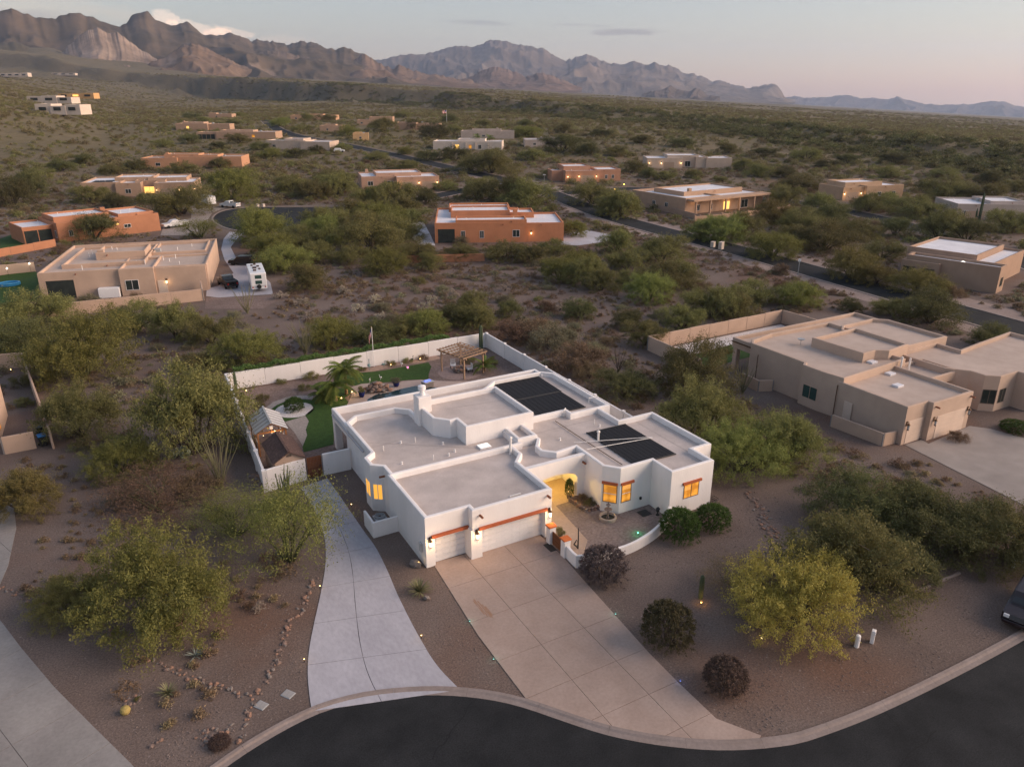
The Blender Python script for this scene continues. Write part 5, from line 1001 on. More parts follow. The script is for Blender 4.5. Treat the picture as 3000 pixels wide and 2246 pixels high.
def proto(kind, mats, n, R, H, bark, **k):
    for mk, m in mats.items():
        for i in range(n):
            me, lob = crown_mesh(kind + '_crown', m, hash((kind, mk, i)) % 9999 if False else (len(PROTO) * 37 + i * 101 + 5), R, H, **k)
            PROTO.setdefault((kind, mk), []).append((me, trunk_mesh(kind + '_trunk', bark, i + 3, lob, H, .035 * R if R > 2 else .03), R, H))
proto('tree', dict(olive=L_MESQ), 4, 3.2, 3.9, BARK, nlobe=8, nclump=340, nleaf=44000, leaf=.062, spread=.27, skirt=.22, dense=.3)
proto('tree', dict(dark=L_DARK), 2, 3.2, 3.7, BARK, nlobe=8, nclump=320, nleaf=40000, leaf=.064, spread=.28, skirt=.2, dense=.3)
proto('tree', dict(palo=L_PALO), 3, 3.0, 3.7, GBARK, nlobe=9, nclump=330, nleaf=54000, leaf=.056, spread=.25, skirt=.3, dense=.2, wisp=.15)
proto('tree', dict(golden=L_YEL, brown=L_BROWN), 1, 3.0, 3.6, BARK, nlobe=9, nclump=360, nleaf=54000, leaf=.058, spread=.23, skirt=.25, dense=.2, wisp=.15)
proto('sparse', dict(palo=L_PALO, dry=L_DRY), 1, 2.6, 3.3, GBARK, nlobe=9, nclump=260, nleaf=17000, leaf=.048, spread=.3, skirt=.1, dense=.2, wisp=.2)
proto('shrub', dict(olive=L_MESQ, sage=L_SAGE, dry=L_DRY), 2, 1.2, 1.15, BARK, nlobe=6, nclump=150, nleaf=10000, leaf=.040, spread=.15, skirt=.35, dense=.3)
proto('clipped', dict(green=L_GREEN, mauve=L_MAUVE, plum=L_PLUM, drab=L_DRAB), 1, 1.0, 1.5, BARK, nlobe=9, nclump=560, nleaf=17000, leaf=.040, spread=.05, skirt=.12, dense=.15, tight=True, flat=1.05)
WORD = dict(olive='olive-green', dark='dark green', palo='yellow-green', golden='golden', brown='brownish', dry='dry brown', sage='grey-green', green='green', mauve='grey-mauve', plum='dark plum', drab='dull olive')
KINDW = dict(tree='mesquite tree', sparse='thin-crowned tree', shrub='desert shrub', clipped='rounded bush')
PLANTS = []
def plant(kind, tone, px=None, w_px=None, hf=1.0, at=None, R=None, label=None, seed=None, rnd=random.Random(99)):
    """a tree or bush whose foot stands at a photo pixel, crown as wide as w_px there"""
    p = G(*px) if at is None else Vector((at[0], at[1], height(*at)))
    k = PIX(p)[2]; r = R or w_px / F_PX * k / 2
    var = PROTO[(kind, tone)]; me, tr, R0, H0 = var[rnd.randrange(len(var))]
    s = r / R0; rz = rnd.uniform(0, 6.28)
    o = empty({'tree': 'mesquite_tree', 'sparse': 'desert_tree', 'shrub': 'desert_shrub', 'clipped': 'rounded_bush'}[kind], p, rz, label, 'tree' if kind in ('tree', 'sparse') else 'shrub')
    sz = s * hf * rnd.uniform(.92, 1.08)
    use('crown', me, None, o, scale=(s * rnd.uniform(.93, 1.07), s * rnd.uniform(.93, 1.07), sz)); use('trunk' if kind in ('tree', 'sparse') else 'stems', tr, None, o, scale=(s, s, sz))
    q = PIX(p); PLANTS.append([o, kind, tone, q[0], q[1], w_px or 2 * r / k * F_PX, label]); return o
# ---- near plants, placed one by one
for a in [
    ('tree', 'olive', (575, 1325), 345, 1.35, 'largest olive mesquite beside the left garden wall'), ('tree', 'palo', (250, 1100), 280, 1.1, 'wide yellow-green tree below the long tan panelled wall'),
    ('tree', 'olive', (240, 1275), 240, 1.1, 'olive tree beside the bin yard wall'), ('tree', 'palo', (355, 1385), 190, .9, 'small yellow-green tree in front of the largest left mesquite'),
    ('tree', 'brown', (75, 1500), 190, 1.25, 'brownish tree with visible trunk beside the next-door drive'), ('tree', 'palo', (478, 1832), 410, 1.15, 'large near yellow-green tree above the agaves'),
    ('tree', 'brown', (215, 1790), 230, .75, 'brown bushy tree left of the large near tree'), ('sparse', 'palo', (850, 1640), 330, 1.1, 'thin yellow-green palo verde overhanging the side drive'),
    ('sparse', 'palo', (690, 1565), 300, .6, 'grey-olive wispy brush left of the palo verde'), ('sparse', 'dry', (460, 1490), 330, .55, 'dry wispy brush in the middle of the left lot'),
    ('tree', 'olive', (2030, 1145), 235, 1.2, 'olive tree nearest the beige patio wall'), ('tree', 'olive', (2035, 1290), 280, 1.15, 'olive tree touching the solar roof corner'), ('tree', 'palo', (2170, 1380), 245, 1.05, 'yellow-green tree behind the lit wing window'),
    ('tree', 'olive', (2305, 1350), 230, 1.15, 'olive tree beside the low beige screen wall'), ('tree', 'olive', (2470, 1720), 430, 1.05, 'broad olive tree behind the golden tree'),
    ('tree', 'dark', (2520, 1540), 290, .95, 'dark tree left in the row below the pale drive'), ('tree', 'dark', (2680, 1580), 300, .95, 'dark tree second in the row below the pale drive'), ('tree', 'dark', (2830, 1620), 310, 1.0, 'dark tree third in the row below the pale drive'), ('tree', 'olive', (2960, 1640), 280, 1.1, 'olive tree at the right edge above the utility posts'), ('tree', 'dark', (2610, 1690), 260, .9, 'dark tree between broad olive tree and dark row'),
    ('tree', 'golden', (2320, 1835), 340, 1.15, 'golden lit tree beside the small saguaro'), ('sparse', 'dry', (2190, 1740), 220, .8, 'dull thin shrub tree left of the golden tree'),
    ('clipped', 'green', (1990, 1574), 118, 1.0, 'left of two clipped green bushes beside the courtyard wall'), ('clipped', 'green', (2086, 1542), 104, .95, 'right of two clipped green bushes under the lit window'),
    ('clipped', 'mauve', (1767, 1690), 146, .9, 'round grey-mauve bush at the courtyard wall corner'), ('clipped', 'drab', (1955, 1880), 155, 1.05, 'round dull bush between driveway and golden tree'), ('clipped', 'plum', (2122, 2015), 135, .95, 'dark plum bush near the street end of driveway'),
    ('tree', 'olive', (520, 985), 165, 1.1, 'olive tree below the storage box of the beige house'), ('tree', 'palo', (720, 1062), 190, .8, 'low yellow-green tree outside the back garden corner'), ('tree', 'palo', (975, 1010), 150, 1.0, 'yellow-green tree behind the hedge left of flagpole'),
    ('tree', 'dark', (1100, 1000), 150, .7, 'dark tree behind the hedge at the flagpole'), ('tree', 'dark', (60, 1040), 230, .8, 'dark tree behind the bin yard'), ('tree', 'olive', (590, 1085), 130, .7, 'small olive tree left of the back garden corner'),
    ('tree', 'dark', (1830, 1160), 190, .7, 'dark low tree right of the solar roof'), ('shrub', 'sage', (1620, 1020), 150, 1.0, 'grey brush outside the right garden wall corner'), ('shrub', 'dry', (1700, 1080), 170, .9, 'dry brush outside the descending garden wall'), ('shrub', 'dry', (1560, 990), 140, .9, 'dry brush behind the garden cactus corner'),
    ('shrub', 'dry', (580, 1440), 150, .8, 'dry brush beside the ocotillo on the left lot'), ('shrub', 'sage', (390, 1470), 140, .7, 'grey-green shrub low on the left lot'), ('shrub', 'dry', (1500, 1000), 130, .8, 'dry brush above the garden cactus')]:
    plant(a[0], a[1], a[2], a[3], a[4], label=a[5])
# ---- mid-distance trees read off the photograph (foot pixel, crown width)
MID = '''1040 655 130 o,1094 738 170 o,959 706 118 p,1171 600 110 o,1310 556 90 o,1411 557 115 o,1542 602 150 o,1686 690 72 p,1483 762 120 o,1619 744 90 o,1809 740 105 o,1027 772 90 o,1705 792 90 p,1216 749 60 o,1442 507 190 o,1380 500 110 o,1646 448 150 d,1727 453 90 d,1736 598 130 o,1800 628 118 o,1126 385 100 d,1022 398 72 p,1275 403 110 d,1474 397 50 o,1189 452 54 p,1103 470 90 o,959 524 90 d,990 570 118 o,1546 402 100 p,1804 456 90 o,1863 505 90 o,
533 628 150 d,434 596 60 o,678 583 140 p,646 492 90 o,542 506 90 o,642 438 70 d,796 462 90 p,872 462 77 d,768 710 150 p,841 792 150 p,904 846 118 o,972 718 90 o,280 698 150 d,588 696 110 s,113 526 100 d,271 594 90 d,343 607 80 d,859 560 118 o,949 538 80 o,
2104 706 140 p,2174 700 110 o,2261 754 130 p,2261 657 100 b,2342 678 108 o,2413 733 150 o,2435 657 98 d,2521 700 108 o,2494 814 130 b,2543 619 98 o,2684 635 130 o,2749 700 140 d,2831 711 120 d,2955 678 120 d,2776 592 130 o,1816 635 125 o,2342 559 135 d,2288 603 108 o,2223 516 110 o,1946 527 82 o,2033 521 76 o,2115 532 54 d,1936 765 150 o,1979 830 140 o,2087 923 170 o,2207 885 130 o,2342 896 108 p,1833 787 108 o,1854 841 90 o,2690 858 130 b,2494 912 70 d,2722 944 170 d,2614 923 110 d,2900 1010 110 d,
1330 950 100 d,1400 960 110 o,1250 975 110 p,1180 985 100 d,1380 905 90 o,1490 930 80 d,1200 700 90 o,1130 800 120 p,1260 790 80 o,1350 760 90 o,900 690 70 o,1640 820 110 p,1560 770 90 o,1760 850 100 o,1900 880 120 p,2000 960 110 o,1840 960 90 d,1700 930 90 d,1890 1010 110 o,2050 700 90 o,2460 690 80 d,2560 830 110 b,2620 690 90 d,2400 620 100 o,2600 610 90 o,1330 470 110 d,1250 470 90 d,1190 500 90 o,1560 470 110 o,1620 520 80 o,1900 520 70 d,2180 500 90 o,2080 480 90 o,2300 520 90 d,2420 490 80 d,2600 520 80 o,2720 560 100 d,2880 600 110 o,1000 440 70 o,930 450 60 d,830 430 70 d,760 440 70 d,700 420 80 o,560 420 80 d,480 430 80 o,400 500 90 d,330 510 80 o,250 480 90 d,180 500 100 d,90 570 110 d,40 600 110 d,730 400 60 d,880 385 70 o,820 370 60 p,690 365 60 d,600 360 60 o,700 345 50 d,560 350 60 d,960 355 60 o,900 355 60 d,1100 360 60 d,1210 380 70 d,1330 390 60 o,1180 345 60 o,1320 360 60 d,1420 370 60 o,1540 370 70 d,1650 390 80 o,1760 400 80 d,1880 420 90 o,2000 430 90 d,2130 450 90 o,2240 460 90 d,2360 470 100 o,2480 480 90 d,2620 480 100 d,2760 520 100 o,2900 540 110 d,2980 560 110 o,
880 722 130 o,800 752 120 p,930 765 120 o,1000 692 130 o,1060 705 140 o,1150 702 130 o,1205 655 90 o,1120 662 120 p,950 668 110 o,1230 765 110 o,1180 632 100 o,1250 596 70 d,1090 606 100 o,1400 583 100 o,1500 590 120 o,1720 835 120 o,1950 845 150 o,2150 925 140 o,100 965 200 d,400 965 150 o,620 1005 120 o,920 580 110 o,1010 530 90 o,2330 720 120 o,2580 760 110 o'''
TONE = dict(o='olive', d='dark', p='palo', b='brown', s='palo')
for t in MID.replace('\n', '').split(','):
    x, y, wd, c = t.split(); c = 'o' if c == 'd' and (int(x) + int(y)) % 2 else c; plant('sparse' if c == 's' else 'tree', TONE[c], (int(x), int(y)), int(wd) * (1.12 if int(y) > 560 else .85), random.Random(int(x) * 7 + int(y)).uniform(.75, 1.05) * (1.0 if int(y) > 560 else .8))
# ---- where nothing may grow: rasterise what is built
GX0, GY0, GN = -130.0, 0.0, 620
bpy.context.view_layer.update()
BLOCK = np.zeros((GN, GN), bool)
def rasterise():
    rs = np.random.RandomState(1)
    for o in COL.objects:
        if o.type != 'MESH' or o.name.split('.')[0] in ('ground', 'mountain_range', 'foothill', 'haze', 'crown', 'trunk', 'stems', 'sky', 'road_verge'): continue
        me = o.data; me.calc_loop_triangles(); nt = len(me.loop_triangles)
        if not nt: continue
        V = np.empty(len(me.vertices) * 3, np.float32); me.vertices.foreach_get('co', V); V = V.reshape(-1, 3); M = np.array(o.matrix_world); V = V @ M[:3, :3].T + M[:3, 3]
        T = np.empty(nt * 3, np.int32); me.loop_triangles.foreach_get('vertices', T); T = V[T.reshape(-1, 3)][:, :, :2]
        ar = np.abs((T[:, 1, 0] - T[:, 0, 0]) * (T[:, 2, 1] - T[:, 0, 1]) - (T[:, 2, 0] - T[:, 0, 0]) * (T[:, 1, 1] - T[:, 0, 1])) / 2
        k = np.clip((ar * 4).astype(int), 1, 4000); idx = np.repeat(np.arange(nt), k); a, b = rs.rand(2, len(idx)); f = a + b > 1; a[f] = 1 - a[f]; b[f] = 1 - b[f]
        P = T[idx, 0] + (T[idx, 1] - T[idx, 0]) * a[:, None] + (T[idx, 2] - T[idx, 0]) * b[:, None]
        P = np.concatenate([P, T.reshape(-1, 2)]); i, j = (P[:, 0] - GX0).astype(int), (P[:, 1] - GY0).astype(int); ok = (i >= 0) & (j >= 0) & (i < GN) & (j < GN); BLOCK[i[ok], j[ok]] = True
rasterise()
BLOCK0 = BLOCK.copy()
for x0, y0, x1, y1 in ((8.5, 56, 41, 81), (14, 36, 41, 62), (5, 18, 46, 40), (57, 36, 95, 71)): BLOCK[int(x0 - GX0):int(x1 - GX0), int(y0 - GY0):int(y1 - GY0)] = True
D2 = BLOCK.copy()
for dx in (-1, 0, 1):
    for dy in (-1, 0, 1): D2 |= np.roll(np.roll(BLOCK, dx, 0), dy, 1)
def free(x, y):
    i, j = int(x - GX0), int(y - GY0)
    return not (0 <= i < GN and 0 <= j < GN and D2[i, j])
# ---- individual shrubs through the open desert between the houses
rsh = random.Random(21); made = 0; tries = 0; spots = []
while made < 150 and tries < 6000:
    tries += 1; px, py = rsh.uniform(-30, 3030), 470 + 640 * rsh.random() ** 1.3
    p = G(px, py, z=0)
    if p.y < 30 or not free(p.x, p.y) or p.length > 330 or not free(p.x + 1, p.y - 1) or any((p - q).length < 3.2 for q in spots): continue
    tone = rsh.choice(['olive', 'sage', 'sage', 'dry', 'dry', 'dry']); R_ = rsh.uniform(.7, 1.7)
    if 600 < px < 2000 and 760 < py < 1000: R_ *= .8
    plant('shrub', tone, at=(p.x, p.y), R=R_, hf=rsh.uniform(.8, 1.2)); spots.append(p); made += 1
# ---- scrub nobody could count: one object per look
def scatter_points(n, seed, dmin, dmax, dens):
    rs = np.random.RandomState(seed); out = []
    while len(out) < n:
        m = 40000; a = rs.uniform(-.72, .72, m); r = np.sqrt(rs.uniform(dmin ** 2, dmax ** 2, m)); u, v = r * np.sin(a), r * np.cos(a); x, y = u * RH.x + v * FH.x, u * RH.y + v * FH.y
        i, j = (x - GX0).astype(int), (y - GY0).astype(int); inn = (i >= 0) & (j >= 0) & (i < GN) & (j < GN); bad = np.zeros(m, bool); bad[inn] = D2[i[inn], j[inn]]
        keep = ~bad & (rs.rand(m) < dens(u, v, x, y)); z = height_uv(u, v); out += list(zip(x[keep], y[keep], z[keep]))
    return np.array(out[:n])
def scatter(name, me, pts, smin, smax, seed, label):
    rs = np.random.RandomState(seed); n = len(pts)
    pm = bpy.data.meshes.new(name); pm.vertices.add(n); pm.vertices.foreach_set('co', pts.astype(np.float32).ravel())
    s = pm.attributes.new('sc', 'FLOAT', 'POINT'); s.data.foreach_set('value', rs.uniform(smin, smax, n).astype(np.float32)); r_ = pm.attributes.new('rz', 'FLOAT', 'POINT'); r_.data.foreach_set('value', rs.uniform(0, 6.28, n).astype(np.float32))
    src = bpy.data.objects.new(name + '_source', me)
    o = bpy.data.objects.new(name, pm); COL.objects.link(o); o['kind'] = 'stuff'; o['label'] = label
    ng = bpy.data.node_groups.new(name, 'GeometryNodeTree'); ng.interface.new_socket('Geometry', in_out='INPUT', socket_type='NodeSocketGeometry'); ng.interface.new_socket('Geometry', in_out='OUTPUT', socket_type='NodeSocketGeometry')
    N, L = ng.nodes, ng.links; gi = N.new('NodeGroupInput'); go = N.new('NodeGroupOutput'); mp = N.new('GeometryNodeMeshToPoints'); ip = N.new('GeometryNodeInstanceOnPoints'); oi = N.new('GeometryNodeObjectInfo'); oi.inputs['Object'].default_value = src
    a = N.new('GeometryNodeInputNamedAttribute'); a.data_type = 'FLOAT'; a.inputs['Name'].default_value = 'sc'; b = N.new('GeometryNodeInputNamedAttribute'); b.data_type = 'FLOAT'; b.inputs['Name'].default_value = 'rz'; cx = N.new('ShaderNodeCombineXYZ')
    L.new(gi.outputs[0], mp.inputs['Mesh']); L.new(mp.outputs[0], ip.inputs['Points']); L.new(oi.outputs['Geometry'], ip.inputs['Instance']); L.new(a.outputs[0], ip.inputs['Scale']); L.new(b.outputs[0], cx.inputs[2]); L.new(cx.outputs[0], ip.inputs['Rotation']); L.new(ip.outputs[0], go.inputs[0])
    md = o.modifiers.new('scatter', 'NODES'); md.node_group = ng; return o
def small(m, seed, nl=420, R=1.0, H=.8, leaf=.13): return crown_mesh('scrub', m, seed, R, H, 4, 40, nl, leaf, .2, skirt=.4, dense=.3)[0]
def d_near(u, v, x, y): return .25 + .75 * (fbm(x / 18, y / 18, 41) > .5)
def d_far(u, v, x, y): return .35 + .65 * (fbm(x / 60, y / 60, 43) > .45)
scatter('desert_scrub', small(L_DRY, 1, 300), scatter_points(9500, 1, 38, 330, d_near), .25, .8, 1, 'low dry brush scattered over the open desert')
scatter('desert_scrub', small(L_SAGE, 2, 340), scatter_points(6500, 2, 55, 420, d_near), .3, .95, 2, 'low grey-green brush scattered over the open desert')
scatter('desert_scrub', small(L_MESQ, 3, 420), scatter_points(9000, 3, 170, 900, d_far), .6, 1.7, 3, 'olive bushes covering the land beyond the houses')
scatter('desert_scrub', small(L_FAR, 4, 420), scatter_points(16000, 4, 200, 1300, d_far), .7, 2.0, 4, 'brown-olive bushes covering the land beyond the houses')
scatter('desert_scrub', small(L_FAR, 5, 200, leaf=.2), scatter_points(26000, 5, 420, 2600, d_far), 1.0, 2.6, 5, 'pale brush covering the far plain')
STRAW = leafmat('straw grass', (0.17, 0.125, 0.075), (0.30, 0.225, 0.14))
scatter('dry_grass', crown_mesh('tuft', STRAW, 9, .5, .45, 3, 24, 260, .10, .12, skirt=.5, dense=.3)[0], scatter_points(7000, 7, 34, 260, lambda u, v, x, y: .1 + .9 * (fbm(x / 11, y / 11, 47) > .55)), .3, .9, 7, 'dry straw-coloured grass tufts over the desert floor')
bl = []
for (a, b) in zip(_BL[:6], _BL[1:7]):
    for k in range(620):
        t = random.random(); q = a + (b - a) * t; n = np.array([(b - a)[1], -(b - a)[0]]); n = n / np.hypot(*n) * random.uniform(-30, 45); u, v = q + n; bl.append((u * RH.x + v * FH.x, u * RH.y + v * FH.y, float(height_uv(np.array([u]), np.array([v]))[0])))
scatter('desert_scrub', small(L_DARK, 6, 420), np.array([p for p in bl if p[0] ** 2 + p[1] ** 2 > 240 ** 2]), 1.4, 3.4, 6, 'dense dark thicket along the wash bank')

# loose stones lying on the gravel round the drives
def stones():
    rs = np.random.RandomState(31); P_ = []
    kx = np.array([p.x for p in KERB]); ky = np.array([p.y for p in KERB])
    while len(P_) < 9000:
        x, y = rs.uniform(-8, 60, 4000), rs.uniform(16, 62, 4000); i, j = (x - GX0).astype(int), (y - GY0).astype(int)
        kk = np.interp(x, np.maximum.accumulate(kx), ky); ok = ~BLOCK0[i, j] & (y > kk + .9) & (rs.rand(4000) < .15 + .85 * (fbm(x / 3.1, y / 3.1, 51) > .5)); P_ += list(zip(x[ok], y[ok], np.full(ok.sum(), .01)))
    me = MB().rock((0, 0, 0), 1.0, random.Random(2), .7).mesh('stone'); me.materials.append(mat('loose stone', (.14, .105, .09), (.25, .195, .17), .7, .9, world=True))
    scatter('loose_stones', me, np.array(P_[:9000]), .014, .05, 33, 'loose pale stones strewn over the front gravel')
stones()
# ================================================================== things in the gardens and streets
WOOD = mat('pergola wood', (0.30, 0.19, 0.12), (0.38, 0.25, 0.165), 3, .85, stretch=(1, 5, 5)); CEDAR = mat('cedar wood', (0.30, 0.13, 0.05), (0.38, 0.18, 0.08), 3, .8)
SHINGLE = mat('brown shingle', (0.085, 0.050, 0.042), (0.12, 0.074, 0.062), 3, .95, fine=7, finec=.4); POLY = mat('milky panel', (0.48, 0.46, 0.45), (0.55, 0.53, 0.52), 1, .35)
ROCKM = [mat('rose rock', (0.15, 0.105, 0.088), (0.23, 0.165, 0.14), 5, .9, fine=20, finec=.2), mat('grey rock', (0.15, 0.125, 0.115), (0.23, 0.2, 0.18), 5, .9), mat('rust rock', (0.22, 0.125, 0.085), (0.29, 0.18, 0.135), 5, .9)]
_rr = random.Random(5)
ROCKS = []
for k in range(6):
    me = MB().rock((0, 0, 0), 1.0, _rr, .75).mesh('rock'); me.materials.append(ROCKM[k % 3]); ROCKS.append(me)
def rock_at(parent, x, y, z, s, r):
    return use('rock', ROCKS[r.randrange(6)], None, parent, (x, y, z + s * .18), r.uniform(0, 6.28), (s, s * r.uniform(.8, 1.1), s * r.uniform(.7, 1)))
def rock_line(label, pxs, step, smin, smax, seed, wig=.18, name='rock_border'):
    P_ = smoothline([Vector(G(*p, z=0)[:2]) for p in pxs], 1); L = sum((b - a).length for a, b in zip(P_, P_[1:])); r = random.Random(seed); pts = resample(P_, max(3, int(L / (step * (.6 if smax < .3 else 1)))))
    o = empty(name, (pts[0].x, pts[0].y, 0), 0, label, 'rocks')
    for p in pts: rock_at(o, p.x - pts[0].x + r.uniform(-wig, wig), p.y - pts[0].y + r.uniform(-wig, wig), 0, r.uniform(smin, smax) * (.62 if smax < .3 else 1), r)
    return o
Z0 = lambda x, y: (.4808 * x, 1450 + .4808 * y)
rock_line('line of rocks edging the left lot below the large near tree', [Z0(*p) for p in ((640, 800), (700, 900), (770, 955), (880, 1000), (960, 1020), (1090, 1080), (1200, 1120), (1330, 1165), (1450, 1205), (1530, 1232))], .27, .10, .24, 1)
rock_line('line of rocks climbing beside the side drive', [Z0(*p) for p in ((1560, 1220), (1610, 1160), (1660, 1060), (1700, 980), (1730, 890), (1760, 800), (1810, 730), (1840, 690), (1870, 620), (1900, 560), (1920, 500))], .24, .10, .26, 2, .24)
rock_line('short line of rocks running down to the kerb', [Z0(*p) for p in ((1550, 1270), (1500, 1340), (1480, 1420), (1465, 1510))], .24, .10, .24, 3)
rock_line('line of rocks by the next-door drive at the left edge', [Z0(*p) for p in ((0, 550), (60, 575), (120, 605), (180, 640), (240, 660))], .26, .10, .22, 4, .3)
rock_line('small arc of rocks under the large near tree', [Z0(*p) for p in ((1000, 780), (1070, 805), (1115, 775), (1135, 735))], .24, .12, .22, 5, .08)
rock_line('ring of rocks round a tiny cactus', [Z0(*p) for p in ((760, 1260), (790, 1235), (835, 1220), (855, 1245), (810, 1275), (765, 1275))], .2, .10, .2, 6, .08)
rock_line('pair of rocks near the watermark corner of the gravel', [Z0(*p) for p in ((925, 1525), (945, 1505), (975, 1490))], .3, .16, .26, 7, .08)
rock_line('rust rock pile beside the dark low shrub', [Z0(*p) for p in ((1210, 1490), (1260, 1440), (1310, 1420), (1270, 1490), (1240, 1530), (1290, 1500), (1400, 1420))], .17, .12, .26, 8, .2, 'rock_pile')
rock_line('dark rock swale right of the clipped green bushes', [(2196, 1440), (2215, 1470), (2235, 1500), (2245, 1530), (2260, 1560), (2275, 1585), (2240, 1520), (2228, 1490)], .2, .12, .28, 9, .45, 'rock_pile')
rock_line('row of rocks under the broad olive tree', [(2490, 1765), (2520, 1772), (2560, 1775), (2610, 1765)], .25, .12, .26, 10, .2)
rock_line('rubble bank below the orange house', [(1240, 738), (1300, 735), (1360, 732), (1420, 728)], .5, .2, .45, 11, 1.2, 'rock_pile')
rock_line('stones at the corner of the short white shed wall', [(762, 1440), (750, 1400), (742, 1385), (770, 1450)], .3, .12, .3, 12, .4, 'rock_pile')
rock_line('stony bank below the verandah house', [(1885, 622), (1940, 640), (2000, 655), (2050, 668)], .6, .25, .5, 13, 1.5, 'rock_pile')
def ledge():
    a, b = G(2611, 1763, z=0), G(2812, 1680, z=0); o = MB().cbox(0, -.08, -.1, (b - a).length, .08, .14, .02).build('garden_edging', KERBM, None, a, atan2(b.y - a.y, b.x - a.x)); tag(o, 'thin straight concrete edging right of the golden tree', 'edging')
ledge()
# ---- spiky plants
L_AGAVE = mat('agave blue', (0.17, 0.19, 0.17), (0.25, 0.27, 0.23), 3, .6); L_YUCCA = mat('yucca green', (0.15, 0.15, 0.07), (0.25, 0.23, 0.12), 3, .7); CACT = mat('cactus green', (0.055, 0.075, 0.04), (0.085, 0.105, 0.06), 4, .8, stretch=(1, 1, .2)); OCO = mat('ocotillo stem', (0.13, 0.125, 0.065), (0.20, 0.18, 0.10), 5, .9)
def blade_mesh(name, L, w, m, curve=.15):
    b = MB(); n = 5; V = []
    for i in range(n):
        t = i / (n - 1); ww = w * (1 - t ** 2) * (.6 + .4 * min(1, t * 4)); x, z = L * t, curve * L * t * t * (-1)
        V += [(x, -ww, z + ww * .35), (x, 0, z), (x, ww, z + ww * .35)]
    b.add(V, [(3 * i + c, 3 * i + c + 1, 3 * i + 4 + c, 3 * i + 3 + c) for i in range(n - 1) for c in range(2)]); me = b.mesh(name); me.materials.append(m); return me
def rosette(name, px, r, label, m, n, w, cat='plant', group=None, seed=1, at=None, z=0.0, curve=.15, elmin=.15, elmax=1.25):
    p = G(*px, z=0) if at is None else Vector(at); o = empty(name, (p.x, p.y, z), 0, label, cat, group); rs = random.Random(seed); me = blade_mesh('leaf', r, w, m, curve)
    for k in range(n):
        c = use('leaf', me, None, o, (0, 0, .05)); c.rotation_euler = (0, -rs.uniform(elmin, elmax), k * 2.4 + rs.uniform(-.2, .2)); s = rs.uniform(.75, 1.1); c.scale = (s, s, s)
    return o
rosette('agave', Z0(1195, 985), .75, 'pale blue agave on the left gravel, upper one', L_AGAVE, 22, .05, seed=1, elmin=.1, elmax=1.2)
rosette('yucca', Z0(1025, 1210), .72, 'spiky yucca on the left gravel, lower one', L_YUCCA, 60, .03, seed=2)
rosette('sotol', (1228, 1735), 1.05, 'tall green sotol with stone between both drives', L_YUCCA, 120, .035, seed=3, elmin=.15, elmax=1.45)
tag(use('boulder', ROCKS[1], None, None, G(1250, 1755, z=0) + Vector((0, 0, .12)), 1, (.3, .26, .22)), 'pale boulder at the foot of the sotol', 'rock')
for i, (x, y, lb) in enumerate(((11.7, 80.4, 'small yucca at the back garden corner, left one'), (12.6, 80.4, 'small yucca at the back garden corner, right one'))): rosette('yucca', None, .5, lb, L_YUCCA, 26, .02, seed=7 + i, at=(x, y, 0))
def stalks(name, px, n, h, label, spread=.35, m=OCO, seed=1, r=.022, cat='shrub', z=0):
    p = G(*px, z=0); o = empty(name, p, 0, label, cat); rs = random.Random(seed)
    for v in range(3): pass
    ms = []
    for v in range(3):
        b = MB(); pts = [(0, 0, 0)]; x = y = 0
        for k in range(1, 6): x += rs.uniform(0, .05) * h * .5; y += rs.uniform(-.03, .03) * h; pts.append((x, y, h * k / 5))
        b.tube(pts, [r * 1.3, r * 1.2, r * 1.1, r, r * .8, r * .4], 5); me = b.mesh('stalk'); me.materials.append(m); ms.append(me)
    for k in range(n):
        c = use('stalk', ms[k % 3], None, o, (rs.uniform(-.1, .1), rs.uniform(-.1, .1), 0)); c.rotation_euler = (0, rs.uniform(.03, spread), k * 2.399 + rs.uniform(-.3, .3)); s = rs.uniform(.7, 1.08); c.scale = (s, s, s)
    return o
stalks('ocotillo', (648, 1425), 24, 4.6, 'tall fanned ocotillo left of the short shed wall', .42, seed=2, r=.03); stalks('ocotillo', (838, 1478), 14, 3.2, 'upright slender cactus stems in front of the rusty gate wall', .16, seed=3, r=.05, m=CACT)
stalks('ocotillo', (895, 1042), 26, 4.4, 'pale fanned ocotillo outside the back garden wall', .4, seed=4, r=.032); stalks('ocotillo', (725, 918), 22, 4.2, 'bare ocotillo in front of the travel trailer', .5, seed=5, r=.03); stalks('ocotillo', (1812, 1090), 16, 3.2, 'dark ocotillo right of the solar roof', .45, seed=6, r=.026, m=BARK); stalks('ocotillo', (2175, 1150), 20, 3.8, 'ocotillo beside the beige patio column', .45, seed=7, r=.03); stalks('ocotillo', (570, 1010), 12, 3.2, 'thin ocotillo left of the back garden corner', .3, seed=8, r=.024)
def column(name, at, h, r, label, arms=(), m=CACT):
    o = empty(name, (at[0], at[1], height(at[0], at[1])), 0, label, 'cactus'); n = 14
    def rib(path, rad):
        b = MB(); b.tube(path, rad, n); c = [Vector(p) for p in path]
        b.v = [tuple(Vector(v) if i % 2 else c[i // n].lerp(Vector(v), .78)) for i, v in enumerate(b.v)]; return b
    rib([(0, 0, -.1), (0, 0, h * .3), (0, 0, h * .7), (0, 0, h * .93), (0, 0, h)], [r * .9, r, r, r * .8, r * .25]).build('stem', m, o)
    for a, z0, L_, hh in arms: rib([(r * .5 * cos(a), r * .5 * sin(a), z0), (L_ * cos(a), L_ * sin(a), z0 + .1), (L_ * 1.1 * cos(a), L_ * 1.1 * sin(a), z0 + hh * .6), (L_ * 1.1 * cos(a), L_ * 1.1 * sin(a), z0 + hh)], [r * .6, r * .7, r * .65, r * .2]).build('arm', m, o)
    return o
